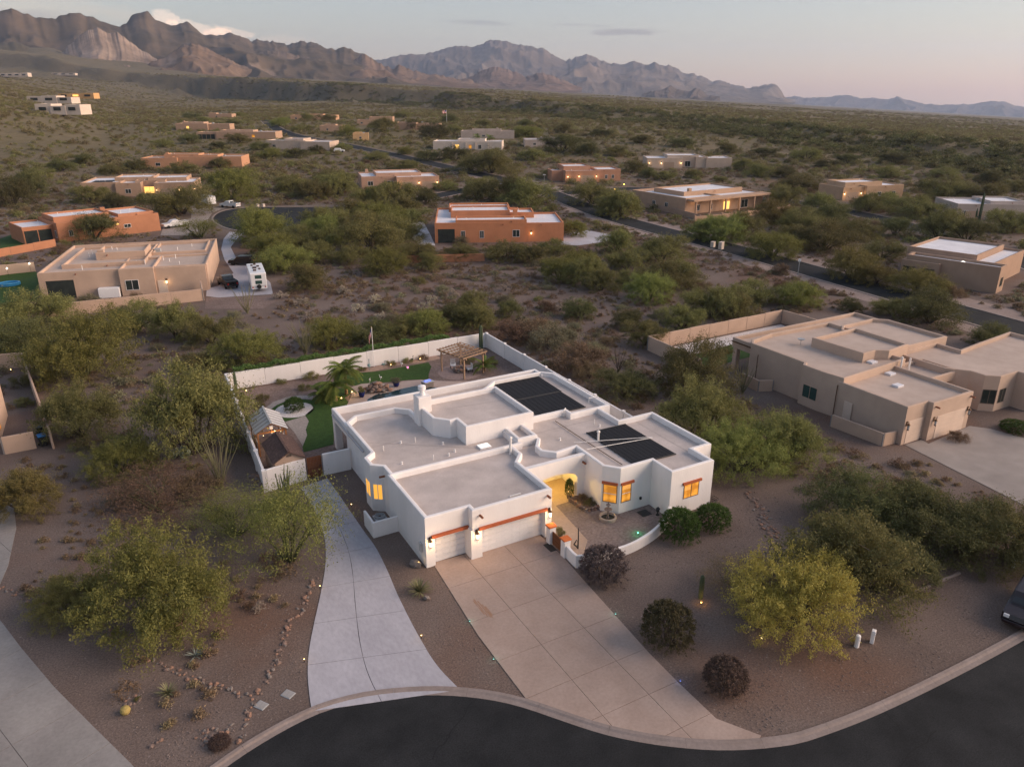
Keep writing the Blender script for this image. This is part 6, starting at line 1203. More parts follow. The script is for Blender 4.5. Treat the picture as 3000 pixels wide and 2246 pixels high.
column('saguaro_cactus', (10.75, 80.2), 2.3, .17, 'columnar cactus in the left back garden corner'); column('saguaro_cactus', (39.8, 79.7), 3.3, .26, 'columnar cactus in the right back garden corner'); sg = G(2052, 1752, z=0); column('saguaro_cactus', (sg.x, sg.y), 1.75, .16, 'small saguaro lit from below near the golden tree')
q = G(2863, 668); column('saguaro_cactus', (q.x, q.y), 8.0, .32, 'tall armed saguaro in front of the grey house', ((.4, 3.2, .9, 2.6), (2.9, 2.6, 1.0, 2.0)))
tag(MB().lathe([(.02, 0), (.2, .04), (.26, .2), (.2, .36), (.04, .42)], 14).build('barrel_cactus', mat('barrel gold', (.30, .22, .07), (.38, .29, .1), 6), None, G(369, 2088, z=0)), 'golden barrel cactus below the rock ring', 'cactus')
def cholla(px, w, label, k, m=L_CHOLLA):
    p = G(*px); r = w / F_PX * PIX(p)[2] / 2; o = empty('cholla_cactus', p, k, label, 'cactus', 'pale chollas in the open desert'); use('branches', CHO[k % 2], None, o, scale=r / .8); b = MB()
    for j in range(4): b.tube([(0, 0, 0), (.25 * r * cos(j * 1.6), .25 * r * sin(j * 1.6), .5 * r)], .05 * r, 5)
    b.build('stem', BARK, o)
CHO = [crown_mesh('cholla', L_CHOLLA, 60 + k, .8, 1.0, 5, 70, 1400, .06, .07, skirt=.2, dense=.2)[0] for k in range(2)]
cholla(Z0(1580, 700), 46, 'pale branching cholla on the slope left of the side drive', 0)
ORD = ['first', 'second', 'third', 'fourth', 'fifth', 'sixth', 'seventh', 'eighth', 'ninth', 'tenth', 'eleventh', 'twelfth', 'thirteenth', 'fourteenth', 'fifteenth', 'sixteenth']
for k, (x, y) in enumerate(sorted([(1260, 888), (1330, 872), (1240, 908), (1395, 872), (1665, 895), (1640, 910), (1100, 885), (1050, 912), (880, 895), (905, 935), (1120, 935), (1010, 862), (1480, 852), (820, 875)])): cholla((x, y), 42, 'pale cholla in the open desert behind the hedge, %s from left' % ORD[k], k + 1)
pp = G(530, 1340, z=0); o = empty('prickly_pear', pp, 0, 'pale prickly pear in front of the largest left mesquite', 'cactus'); rs_ = random.Random(4); padm = MB().lathe([(.02, -.2), (.12, -.12), (.16, 0), (.13, .13), (.03, .2)], 10).mesh('pad'); padm.materials.append(mat('pear pad', (.17, .20, .14), (.25, .27, .19), 4))
for k in range(44): c = use('pad', padm, None, o, (rs_.gauss(0, .5), rs_.gauss(0, .4), .2 + abs(rs_.gauss(0, .35))), rs_.uniform(0, 6.28), (1.1, .3, 1.1)); c.rotation_euler.x = rs_.uniform(-.5, .5)
plant('clipped', 'plum', Z0(1340, 1520), 70, .5, label='low dark shrub beside the rust rock pile'); plant('shrub', 'olive', Z0(835, 1245), 22, .8, label='tiny plant inside the ring of rocks')
# ---- palms
FROND = leafmat('palm frond', (0.07, 0.105, 0.02), (0.15, 0.18, 0.045)); PTRUNK = mat('palm trunk', (.13, .085, .05), (.2, .135, .085), 6, .95, stretch=(1, 1, 3))
def frond_mesh(L=1.9):
    b = MB(); n = 16; spine = [Vector((L * t, 0, .75 * L * t * (1 - 1.15 * t))) for t in [i / n for i in range(n + 1)]]; b.tube(spine, [.02 * (1 - .8 * i / n) for i in range(n + 1)], 4)
    for i in range(2, n):
        for s in (-1, 1):
            l = .42 * L * (1 - abs(i / n - .45) * 1.3) * .8; p = spine[i]; q = p + Vector((.35 * l, s * l * .8, -.3 * l)); b.add([p + Vector((0, 0, .01)), p + Vector((.07, 0, 0)), q], [(0, 1, 2)])
            p2 = p + Vector((.05, 0, 0)); q2 = q + Vector((.06, 0, -.05)); b.add([p2, p2 + Vector((.06, 0, 0)), q2], [(0, 1, 2)]); p3 = p + Vector((-.03, 0, 0)); b.add([p3, p3 + Vector((.07, 0, 0)), q + Vector((-.08, 0, -.03))], [(0, 1, 2)])
    me = b.mesh('frond'); me.materials.append(FROND); return me
FM = frond_mesh()
def palm(at, h, s, label, n=16, seed=1, lean=0.0):
    o = empty('palm_tree', (at[0], at[1], height(at[0], at[1])), seed, label, 'tree'); rs = random.Random(seed)
    MB().tube([(0, 0, -.1), (lean * .4, 0, h * .5), (lean, 0, h)], [.16 * s, .11 * s, .1 * s], 8).build('trunk', PTRUNK, o)
    for k in range(n): c = use('frond', FM, None, o, (lean, 0, h)); c.rotation_euler = (rs.uniform(-.15, .15), rs.uniform(-.75, .45), k * 2.4); c.scale = (s * rs.uniform(.8, 1.1),) * 3
    return o
palm((20.8, 73.66), 2.7, 1.25, 'taller of two lit palms by the pool', 28, 1); palm((19.25, 72.4), 1.7, 1.25, 'shorter of two lit palms by the pool', 28, 2); palm((18.3, 73.4), .5, .9, 'trunkless young palm left of the lit palms', 24, 3); palm((36.8, 72.9), .6, 1.0, 'bushy trunkless palm right of the pergola', 18, 4)
q = G(1398, 432); palm((q.x, q.y), 5.0, 1.5, 'taller far palm in front of the pale porch house', 14, 5); q = G(1435, 432); palm((q.x, q.y), 4.4, 1.4, 'right far palm in front of the pale porch house', 14, 6)
# ---- hedge along the back wall
def hedge():
    rs = np.random.RandomState(3); n = 30000; x = rs.uniform(10.9, 36.2, n); bump = .12 * np.sin(x * 1.7) + .1 * np.sin(x * 4.1 + 1); y = rs.uniform(80.9, 82.25, n); z = 1.97 + rs.normal(0, .10, n) + bump * .8 + .12 * (y < 81.6); low = rs.rand(n) < .3; z[low] = rs.uniform(.2, 1.7, low.sum()); y[low] = 81.6 + rs.normal(0, .3, low.sum()); y = np.maximum(y, 80.86); lap = y < 81.12; z[lap] = np.maximum(z[lap], 1.84)
    P_ = np.stack([x - 23.5, y - 81.3, z], -1); U = rdir(rs, n); V = np.cross(U, rdir(rs, n)); V /= np.linalg.norm(V, axis=1, keepdims=True); me = quads_mesh('ivy_hedge', P_, U * .07, V * .045, leafmat('ivy leaf', (.06, .105, .024), (.14, .20, .065)))
    o = bpy.data.objects.new('ivy_hedge', me); COL.objects.link(o); o.location = (23.5, 81.3, 0); tag(o, 'long green ivy hedge topping the white back garden wall', 'hedge')
hedge()
# ---- shed, greenhouse, pergola
def shed():
    o = empty('garden_shed', (10.9, 59.0, 0), 0, 'tan garden shed with brown shingle roof behind the white wall', 'shed'); MB().prism([(-1.15, -2.1), (1.15, -2.1), (1.15, 2.0), (-1.15, 2.0)], 0, 2.1).build('wall', BEIGE, o)
    MB().add([(-1.15, -2.1, 2.1), (1.15, -2.1, 2.1), (0, -2.1, 2.8), (-1.15, -2.04, 2.1), (1.15, -2.04, 2.1), (0, -2.04, 2.8)], [(0, 1, 2), (5, 4, 3), (1, 4, 5, 2), (0, 2, 5, 3)]).build('gable', BEIGE, o)
    for s in (-1, 1): MB().add([(0, -2.3, 2.92), (s * 1.33, -2.3, 2.14), (s * 1.33, 2.15, 2.14), (0, 2.15, 2.92), (0, -2.3, 2.84), (s * 1.33, -2.3, 2.06), (s * 1.33, 2.15, 2.06), (0, 2.15, 2.84)], [(0, 1, 2, 3)[::s], (4, 5, 6, 7)[::-s], (0, 1, 5, 4), (1, 2, 6, 5), (2, 3, 7, 6)]).build('roof_slope', SHINGLE, o)
    MB().cbox(-.12, -2.3, 2.9, .12, 2.15, 2.98, .02).build('ridge_cap', SHINGLE, o); MB().box(-.2, -2.14, 2.42, .2, -2.1, 2.6).build('vent', FRAMEM, o)
shed()
def greenhouse():
    o = empty('greenhouse', (10.95, 65.0, 0), -.04, 'wooden greenhouse with milky panelled roof and string lights', 'greenhouse')
    for x in (-1.2, 1.2):
        for y in (-1.95, 0, 1.95): MB().cbox(x - .07, y - .07, 0, x + .07, y + .07, 2.15, .01).build('post', CEDAR, o)
    for y in (-1.95, 1.95):
        MB().box(-1.25, y - .05, 2.1, 1.25, y + .05, 2.24).build('tie_beam', CEDAR, o)
        for s in (-1, 1): MB().tube([(s * 1.3, y, 2.2), (0, y, 2.95)], .06, 4).build('rafter', CEDAR, o)
        MB().box(-.04, y - .04, 2.2, .04, y + .04, 2.92).build('king_post', CEDAR, o)
    for x in (-1.2, 1.2): MB().box(x - .05, -1.88, 1.98, x + .05, 1.88, 2.1).build('eave_beam', CEDAR, o); MB().box(x - .03, -1.88, .15, x + .03, 1.88, 1.1).build('side_panel', POLY, o)
    pane = {}
    for s in (-1, 1):
        pane[s] = MB().add([(0, 0, .0), (s * 1.42, 0, -.82), (s * 1.42, .66, -.82), (0, .66, 0), (0, 0, -.03), (s * 1.42, 0, -.85), (s * 1.42, .66, -.85), (0, .66, -.03)], [(0, 1, 2, 3)[::s], (4, 5, 6, 7)[::-s], (0, 1, 5, 4), (1, 2, 6, 5), (2, 3, 7, 6)]).mesh('roof_pane')
        pane[s].materials.append(POLY)
        for k in range(6): use('roof_pane', pane[s], None, o, (0, -2.1 + k * .70, 3.03))
        for k in range(7): MB().tube([(0, -2.12 + k * .70, 3.03), (s * 1.42, -2.12 + k * .70, 2.21)], .028, 4).build('batten', FRAMEM, o)
    MB().cbox(-.1, -2.15, 3.0, .1, 2.15, 3.1, .02).build('ridge_cap', GREYM, o); MB().box(-.14, -2.03, 2.45, .14, -2.0, 2.75).build('fan_box', WHITEP, o)
    for x, z, s in ((-.75, 2.0, .035), (.25, 2.25, .05), (.0, 2.12, .025), (.75, 2.1, .025)): MB().lathe([(.01, -s), (s, 0), (.01, s)], 8, (x, -2.1, z)).build('string_bulb', LAMPG, o)
    point(o, (.2, -2.25, 2.1), 4, (1, .55, .18), .05); point(o, (0, 0, 1.9), 5, (1, .6, .25), .05)
greenhouse()
def pergola():
    o = empty('pergola', (34.5, 73.95, 0), radians(17), 'weathered wooden pergola with slatted roof over two chairs', 'pergola'); hx, hy = 1.45, 1.9
    for x in (-hx, hx):
        for y in (-hy, hy): MB().cbox(x - .08, y - .08, 0, x + .08, y + .08, 2.3, .01).build('post', WOOD, o)
        MB().box(x - .05, -hy - .45, 2.3, x + .05, hy + .45, 2.5).build('beam', WOOD, o)
        for y in (-hy, hy): MB().tube([(x, y, 1.85), (x, y * .76, 2.3)], .04, 4).build('brace', WOOD, o)
    me = MB().box(-hx - .4, -.025, 0, hx + .4, .025, .14).mesh('rafter'); me.materials.append(WOOD)
    for k in range(7): use('rafter', me, None, o, (0, -hy - .3 + k * (2 * hy + .6) / 6, 2.503))
    me = MB().box(-.03, -hy - .4, 0, .03, hy + .4, .05).mesh('slat'); me.materials.append(WOOD)
    for k in range(9): use('slat', me, None, o, (-hx - .3 + k * (2 * hx + .6) / 8, 0, 2.646))
pergola()
def patio_chair(at, rz, label):
    o = empty('patio_chair', (at[0], at[1], .02), rz, label, 'chair', 'white lattice patio chairs'); W_ = mat('chair white', (.55, .55, .57), (.62, .62, .64), 4, .5)
    for x in (-.27, .27):
        for y in (-.25, .25): MB().box(x - .025, y - .025, 0, x + .025, y + .025, .4).build('leg', BLACKM, o)
        MB().box(x - .03, -.3, .58, x + .03, .28, .62).build('armrest', W_, o)
    MB().cbox(-.3, -.3, .38, .3, .3, .44, .015).build('seat', W_, o)
    b = MB()
    for k in range(5): b.box(-.28 + k * .13, .26, .45, -.24 + k * .13, .3, 1.05)
    for k in range(4): b.box(-.28, .255, .5 + k * .17, .28, .305, .53 + k * .17)
    b.build('backrest', W_, o)
patio_chair((34.05, 75.5), radians(-20), 'white lattice chair at the back of the pergola'); patio_chair((35.2, 73.5), radians(-95), 'white lattice chair beside the front pergola post')
o = empty('fire_pit', (34.35, 74.3, 0), 0, 'round stone fire pit between the patio chairs', 'fire pit'); rs_ = random.Random(9)
for k in range(14): a = 2 * pi * k / 14; [rock_at(o, .62 * cos(a), .62 * sin(a), .12 + .2 * j, .2, rs_) for j in (0, 1)]
MB().lathe([(.5, .02), (.5, .3)], 16).build('ash_bed', BEDM, o); sheet('gravel_circle', [(34.3 + 2.6 * cos(a), 74 + 2.6 * sin(a)) for a in np.linspace(0, 2 * pi, 30)[:-1]], .016, mat('rose gravel', (.24, .17, .15), (.3, .22, .2), 3, fine=7, finec=.3))
# ---- pool rocks, birds, pots, fire table
o = empty('rock_waterfall', (23.9, 73.0, 0), 0, 'tan rock waterfall at the head of the pool', 'rocks'); rs_ = random.Random(12)
for k in range(46):
    a = rs_.uniform(0, 6.28); rr = abs(rs_.gauss(0, .75)); rr = min(rr, 1.6); z = max(0, .95 - rr * .62) * rs_.uniform(.5, 1); rock_at(o, rr * cos(a) * 1.2, rr * sin(a) * .7, z, rs_.uniform(.22, .42), rs_)
def heron(at, z, label, m, s=1.0, grp=None):
    o = empty('heron_statue', (at[0], at[1], z), random.random() * 6, label, 'statue', grp); b = MB()
    b.tube([(0, 0, .25), (.06, 0, .34), (.16, 0, .36), (.3, 0, .3)], [.03, .1, .09, .01], 8).build('body', m, o); MB().tube([(.0, 0, .32), (-.07, 0, .45), (-.02, 0, .58), (-.08, 0, .66), (-.2, 0, .64)], [.045, .025, .02, .035, .005], 6).build('neck_and_head', m, o)
    for y in (-.03, .03): MB().tube([(.06, y, .3), (.06, y, 0)], .012, 4).build('leg', m, o)
    o.scale = (s,) * 3
heron((23.4, 73.5), .95, 'white bird statue on top of the waterfall, left one', WHITEP, .8); heron((24.6, 73.7), .98, 'white bird statue on top of the waterfall, right one', WHITEP, .8)
TEAL = mat('teal patina', (.12, .2, .2), (.18, .27, .26), 6, .7); heron((25.4, 79.7), 0, 'teal heron sculpture left of the flagpole', TEAL, 1.9); heron((27.2, 79.6), 0, 'teal heron sculpture right of the flagpole', TEAL, 1.3); heron((30.8, 79.8), 0, 'thin dark bird sculpture by the back wall', BLACKM, 1.2); heron((29.1, 79.2), 0, 'white bird sculpture at the lawn edge by the back wall', WHITEP, 1.0)
BLUEP = mat('cobalt glaze', (.008, .014, .075), (.012, .02, .11), 4, .15)
def pot(at, r, h, label, m, pl, pr, ph, z=0.05):
    o = empty('plant_pot', (at[0], at[1], z), 0, label, 'pot'); MB().lathe([(r * .6, 0), (r * .95, h * .45), (r, h * .85), (r * 1.1, h), (r * .85, h), (r * .8, h * .9)], 14).build('pot', m, o); MB().lathe([(r * .82, h * .88), (.02, h * .93)], 12).build('soil', BEDM, o)
    me, tr, R0, H0 = PROTO[pl][0]; use('plant', me, None, o, (0, 0, h * .85), scale=(pr / R0, pr / R0, ph / H0))
pot((21.95, 72.1), .34, .6, 'cobalt blue pot with upright plant left of waterfall', BLUEP, ('shrub', 'olive'), .32, .7); pot((26.2, 73.2), .36, .55, 'cobalt blue pot with grassy plant right of waterfall', BLUEP, ('shrub', 'sage'), .5, .55)
o = empty('fire_table', (29.2, 71.6, .05), .2, 'stone fire table glowing bright blue beside the pool', 'fire table'); MB().cbox(-.55, -.4, 0, .55, .4, .55, .03).build('base', ROCKM[1], o); MB().cbox(-.62, -.47, .55, .62, .47, .62, .02).build('table_top', GREYM, o)
MB().box(-.35, -.2, .621, .35, .2, .66).build('glow_panel', emit('blue glow', (.03, .06, 1.0), .4, (.3, .4, 1.0), 5), o); point(o, (0, 0, 1.0), 1.2, (.15, .2, 1), .1)
o = empty('lotus_lamp', (29.4, 77.9, .03), 0, 'pink glowing lotus lamp on the back lawn', 'lamp'); pm = blade_mesh('petal', .26, .07, emit('pink glow', (1, .35, .6), .4), -.6)
for k in range(8): c = use('petal', pm, None, o, (0, 0, .03)); c.rotation_euler = (0, -.5, k * pi / 4)
def spot_lamp(at, label, col, w, h=.28, group='small path lamps', size=.05, strength=3.0, z=0.0):
    o = empty('path_lamp', (at[0], at[1], z), 0, label, 'lamp', group); MB().tube([(0, 0, 0), (0, 0, h)], .02, 5).build('stake', BLACKM, o); nm = 'glow %.2f %.2f %.2f' % col
    MB().lathe([(size * .8, h), (size, h + size), (size * .3, h + size * 2)], 8).build('bulb', emit(nm, col, strength), o); MB().lathe([(size * 1.5, h + size * 2), (.01, h + size * 2.8)], 8).build('hood', BLACKM, o)
    if w: point(o, (0, 0, h + size * 3.2), w, col, .05)
WARM, GRN, BLU, CYN = (1.0, .62, .22), (.1, 1.0, .35), (.25, .35, 1.0), (.4, 1.0, .85)
for at, lb, w in (((21.3, 73.35), 'warm uplight at the foot of the taller palm', 7), ((19.8, 72.2), 'warm uplight at the foot of the shorter palm', 7), ((27.9, 79.4), 'warm path lamp by the back lawn bed, left one', 1.5), ((31.7, 79.7), 'warm path lamp by the back lawn bed, right one', 2.5), ((11.6, 79.2), 'tiny lamp in the left back garden corner', .3)): spot_lamp(at, lb, WARM, w)
for px, lb in (((938, 1724), 'warm path lamp left of the side drive, upper one'), ((892, 1939), 'warm path lamp left of the side drive, lower one'), ((1030, 1484), 'warm path lamp right of the side drive near the nook'), ((1235, 1869), 'warm path lamp between both drives')): spot_lamp(tuple(G(*px, z=0)[:2]), lb, WARM, .5, .22, size=.035, strength=2)
for px, lb, c in (((1376, 1821), 'cyan disc lamp on the left driveway edge, upper one', CYN), ((1446, 1932), 'pale disc lamp on the left driveway edge, lower one', CYN), ((1803, 1800), 'green disc lamp on the right driveway edge', CYN), ((1993, 1996), 'blue disc lamp on the right driveway edge', BLU)): spot_lamp(tuple(G(*px, z=0)[:2]), lb, c, .5, .05, size=.04, strength=.3)
spot_lamp((30.95, 37.0), 'green spotlight inside the curved courtyard wall', GRN, 3.0, .1); spot_lamp((sg.x - .35, sg.y - .45), 'orange uplight at the foot of the small saguaro', (1, .5, .1), 2.2, .1)
spot_lamp(tuple(G(2230, 1875, z=0)[:2]), 'warm uplight under the golden tree', (1, .72, .3), 1.5, .15)
# ---- garden plants
for i, (x, y, R_, pr, lb) in enumerate([(14.9, 72.1, 1.05, ('clipped', 'green'), 'leafy green shrub in the round white planter'), (12.6, 76.4, .75, ('shrub', 'olive'), 'shrub on the back gravel, left one'), (17.2, 77.2, .65, ('shrub', 'olive'), 'shrub on the back gravel, right one'), (12.0, 74.6, .6, ('shrub', 'olive'), 'shrub near the greenhouse path'), (24.6, 80.0, .5, ('shrub', 'olive'), 'low plant left of the flagpole bed'), (28.2, 80.0, .6, ('shrub', 'olive'), 'low plant right of the teal sculptures'), (30.2, 80.0, .6, ('shrub', 'olive'), 'low plant by the dark bird sculpture'), (32.3, 80.1, .65, ('shrub', 'dry'), 'brown plant left of the pergola back'), (18.8, 80.2, .8, ('shrub', 'olive'), 'low green plant midway along the back wall'), (15.5, 80.3, .6, ('shrub', 'olive'), 'low green plant near the back wall left part'), (36.4, 76.6, .9, ('shrub', 'olive'), 'dark shrub behind the pergola'), (38.4, 74.5, .9, ('shrub', 'olive'), 'shrub on the slope right of the pergola'), (10.4, 76.0, .5, ('shrub', 'olive'), 'small shrub along the left garden wall'), (10.2, 72.0, .5, ('shrub', 'olive'), 'small shrub beside the greenhouse wall')]): plant(pr[0], pr[1], at=(x, y), R=R_, hf=.9, label=lb)
# ---- flags
def flag(at, h, s, label, cat='flag', z=0, wave=1):
    o = empty('flagpole', (at[0], at[1], z), 0, label, 'flagpole'); MB().tube([(0, 0, 0), (0, 0, h)], .035 * s, 6).build('pole', WHITEP, o); MB().lathe([(.01, h), (.06 * s, h + .05), (.01, h + .1)], 8).build('finial', mat('brass', (.5, .33, .1), (.6, .4, .15), 4, .4), o)
    RED, WHT, BLU_ = mat('flag red', (.42, .03, .035)), mat('flag white', (.6, .56, .55)), mat('flag blue', (.03, .04, .16)); W_, Hh = 1.35 * s, .85 * s
    def cloth(u0, u1, v0, v1, nm, m, off=0.0):
        b = MB(); nu, nv = 7, 2; V = []
        for i in range(nu + 1):
            for j in range(nv + 1):
                u = u0 + (u1 - u0) * i / nu; v = v0 + (v1 - v0) * j / nv; drop = .75 * u * wave; x = -.05 - (W_ * u * (1 - .75 * wave)); zz = h - .1 - Hh * v - drop * W_; y = .09 * sin(u * 9 + v * 3) * s * (.4 + u) + off; V.append((x - .06 * v * s, y, zz))
        b.add(V, [(i * (nv + 1) + j, i * (nv + 1) + j + 1, (i + 1) * (nv + 1) + j + 1, (i + 1) * (nv + 1) + j) for i in range(nu) for j in range(nv)]); b.build(nm, m, o)
    for k in range(13): cloth(0 if k > 6 else .4, 1, k / 13, (k + 1) / 13, 'stripe', RED if k % 2 == 0 else WHT)
    cloth(0, .4, 0, 7 / 13, 'canton', BLU_)
flag((26.25, 80.5), 4.8, 1.0, 'flagpole with hanging striped flag at the back wall'); q = G(1309, 364); flag((q.x, q.y), 9, 2.2, 'far flagpole with striped flag beside distant tan house', z=q.z, wave=.1)
# ---- courtyard
o = empty('fountain', (30.25, 39.75, 0), 0, 'tiered stone fountain in a round basin in the courtyard', 'fountain'); STONE = mat('fountain stone', (.33, .27, .23), (.42, .35, .3), 4, .9); DKST = mat('fountain bronze', (.14, .11, .1), (.2, .16, .14), 5, .8)
MB().lathe([(.62, 0), (.66, .25), (.64, .3), (.54, .3), (.52, .12)], 28).build('basin', STONE, o); MB().lathe([(.53, .13), (.02, .14)], 24).build('water', mat('fountain water', (.02, .025, .02), (.03, .035, .03), 3, .2), o)
MB().lathe([(.14, .1), (.07, .3), (.06, .75), (.3, .86), (.28, .9), (.06, .9), (.05, 1.15), (.19, 1.23), (.17, 1.26), (.04, 1.26), (.06, 1.4), (.02, 1.52)], 18).build('tiers', DKST, o)
o = empty('planter_bed', (29.9, 42.2, 0), 0, 'stone-edged planter bed along the courtyard wall', 'planter'); rs_ = random.Random(3); bedp = [(-.72, 1.2), (-.5, -.85), (.55, -.9), (.5, 1.15)]; MB().prism([(-.6, 1.1), (-.42, -.75), (.45, -.8), (.42, 1.1)][::-1], 0, .3).build('soil', BEDM, o)
for a, b in zip(bedp, bedp[1:] + bedp[:1]):
    n = int((Vector(b) - Vector(a)).length / .24)
    for k in range(n): v = Vector(a).lerp(Vector(b), k / n); [rock_at(o, v.x, v.y, .05 + .2 * j, .15, rs_) for j in (0, 1)]
plant('shrub', 'dry', at=(29.9, 42.6), R=.45, hf=1.3, label='rose bush in the planter bed, back one').location.z = .25; plant('shrub', 'olive', at=(30.0, 41.8), R=.42, hf=1.2, label='rose bush in the planter bed, front one').location.z = .25
o = empty('potted_cypress', (29.4, 43.75, .03), 0, 'small potted cypress with a light at the entry arch', 'plant'); MB().lathe([(.16, 0), (.22, .3), (.24, .36), (.18, .36)], 12).build('pot', DKST, o); me, tr, R0, H0 = PROTO[('clipped', 'green')][0]; use('foliage', me, None, o, (0, 0, .25), scale=(.36 / R0, .36 / R0, 1.5 / H0)); MB().lathe([(.01, -.03), (.03, 0), (.01, .03)], 6, (-.25, -.25, .8)).build('bulb', LAMPG, o)
pot((25.75, 39.3), .2, .35, 'potted plant behind the gate pillar beside the garage', DKST, ('shrub', 'olive'), .35, .6, .03)
o = empty('metal_sculpture', (26.1, 37.55, .03), 0, 'thin dark metal sculpture pole inside the courtyard gate', 'sculpture'); MB().tube([(0, 0, 0), (.02, 0, .9), (0, .02, 1.65)], [.06, .045, .03], 6).build('pole', BLACKM, o); MB().tube([(-.05, 0, .15), (-.3, .05, .4), (-.12, 0, .75), (-.02, 0, .5)], [.08, .06, .03, .02], 6).build('coil', BLACKM, o)
tag(MB().box(-.42, -.4, 0, .42, .4, .03).build('floor_grate', BLACKM, None, (33.2, 39.1, .014)), 'dark square grate on the courtyard paving', 'grate')
o = empty('garden_lantern', (33.9, 38.4, .012), 0, 'small dark lantern in the courtyard corner', 'lantern'); MB().lathe([(.14, 0), (.12, .1), (.05, .12), (.05, .3), (.13, .34), (.12, .55)], 8).build('body', BLACKM, o); MB().lathe([(.18, .55), (.02, .72)], 8).build('roof', BLACKM, o)
tag(use('boulder', ROCKS[4], None, None, (15.35, 41.15, .2), .4, (.5, .42, .45)), 'dark boulder at the garage corner', 'rock'); spot_lamp((15.5, 40.9), 'small warm lamp at the garage corner', WARM, .8)
o = empty('garden_hose', (38.7, 37.9, .02), 0, 'coiled dark hose at the white wing corner', 'hose')
for k in range(3): MB().tube([(.5 * cos(a) * (1 - .1 * k) + .2 * k, .42 * sin(a), .03 + .05 * k + .25 * abs(sin(a * .5))) for a in np.linspace(0, 2 * pi, 18)], .02, 5).build('coil', BLACKM, o)
# ---- utility covers, posts, boxes, signs
for px, lb in ((Z0(1592, 1280), 'square pale utility cover beside the rock line end'), (Z0(1756, 1212), 'square pale utility cover nearer the side drive')):
    p = G(*px, z=0); o = empty('utility_cover', (p.x, p.y, 0), .6, lb, 'cover'); MB().cbox(-.25, -.32, 0, .25, .32, .03, .01).build('frame', WHITEP if 0 else GREYM, o); MB().cbox(-.21, -.28, .03, .21, .28, .04, .005).build('lid', mat('lid grey', (.28, .265, .255), (.33, .31, .3), 6), o)
def upost(px, rnd, label, h=.75):
    p = G(*px, z=0); o = empty('utility_post', p, .5, label, 'post')
    if rnd: MB().lathe([(.14, 0), (.14, h), (.12, h + .05), (.03, h + .08)], 12).build('casing', WHITEP, o)
    else: MB().cbox(-.15, -.11, 0, .15, .11, h, .02).build('casing', WHITEP, o)
    MB().box(-.16, -.125, h * .72, .16, -.11, h * .76).build('band', GREYM, o)
upost((2509, 1893), True, 'round white utility post near the golden tree'); upost((2554, 1880), False, 'square white utility post near the golden tree', .85); upost((2969, 1662), True, 'round white utility post at the right edge', .7); upost((2990, 1650), False, 'square white utility post at the right edge', .8)
for px, s, lb in (((2088, 724), 1.0, 'small tan utility cabinet on the road verge'), ((2112, 730), 1.3, 'wider tan utility cabinet on the road verge'), ((755, 607), .7, 'pale utility post by the cul-de-sac, left one'), ((772, 606), .7, 'pale utility post by the cul-de-sac, right one')):
    o = empty('utility_cabinet', G(*px), .4, lb, 'cabinet'); MB().cbox(-.5 * s, -.35, 0, .5 * s, .35, 1.1 * s, .04).build('cabinet', PALE, o); MB().box(-.52 * s, -.37, 1.1 * s, .52 * s, .37, 1.14 * s).build('lid', PALE, o)
def sign(px, h, label, board=(.9, .2), m=WHITEP):
    o = empty('street_sign', G(*px), -YAW, label, 'sign'); MB().tube([(0, 0, 0), (0, 0, h)], .05, 6).build('post', GREYM, o); MB().box(-board[0] / 2, -.03, h - board[1], board[0] / 2, .03, h).build('board', m, o)
sign((1467, 566), 3.0, 'street name sign near the junction, left one'); sign((1594, 538), 3.0, 'street name sign near the junction, right one'); sign((2337, 806), 2.9, 'roadside post with white box top', (.45, .5))
# ---- vehicles
GLS = mat('car glass', (.015, .018, .02), (.02, .024, .027), 2, .08, spec=.6); TYRE = mat('tyre', (.012, .012, .013), (.02, .02, .02), 8, .9); RIM = mat('rim', (.28, .28, .29), (.34, .34, .35), 5, .35, metal=.7)
def paint(n, c): return mat(n, c, tuple(v * 1.05 for v in c), 2, .25, spec=.5)
def wheel(parent, x, y, r=.38, w=.24):
    o = empty('wheel', (x, y, r)); o.parent = parent; b = MB().lathe([(r * .62, -w / 2), (r * .95, -w / 2), (r, -w * .3), (r, w * .3), (r * .95, w / 2), (r * .62, w / 2)], 16); b.v = [(p[0], p[2], p[1]) for p in b.v]; b.f = [f[::-1] for f in b.f]; b.build('tyre', TYRE, o)
    b = MB().lathe([(.05, -w * .42), (r * .6, -w * .38), (r * .6, w * .38), (.05, w * .42)], 12); b.v = [(p[0], p[2], p[1]) for p in b.v]; b.f = [f[::-1] for f in b.f]; b.build('rim', RIM, o)
def profile(b, pts, y0, y1, ch=.06):
    """side outline extruded across the width, edges drawn in a little"""
    n = len(pts); cx = sum(p[0] for p in pts) / n; cz = sum(p[1] for p in pts) / n; ins = [(cx + (x - cx) * (1 - ch), cz + (z - cz) * (1 - ch * 1.4)) for x, z in pts]
    V = [(x, y0, z) for x, z in ins] + [(x, y0 + .1, z) for x, z in pts] + [(x, y1 - .1, z) for x, z in pts] + [(x, y1, z) for x, z in ins]
    b.add(V, [tuple(range(n)), tuple(range(4 * n - 1, 3 * n - 1, -1))] + [(r * n + i, (r + 1) * n + i, (r + 1) * n + (i + 1) % n, r * n + (i + 1) % n) for r in range(3) for i in range(n)]); return b
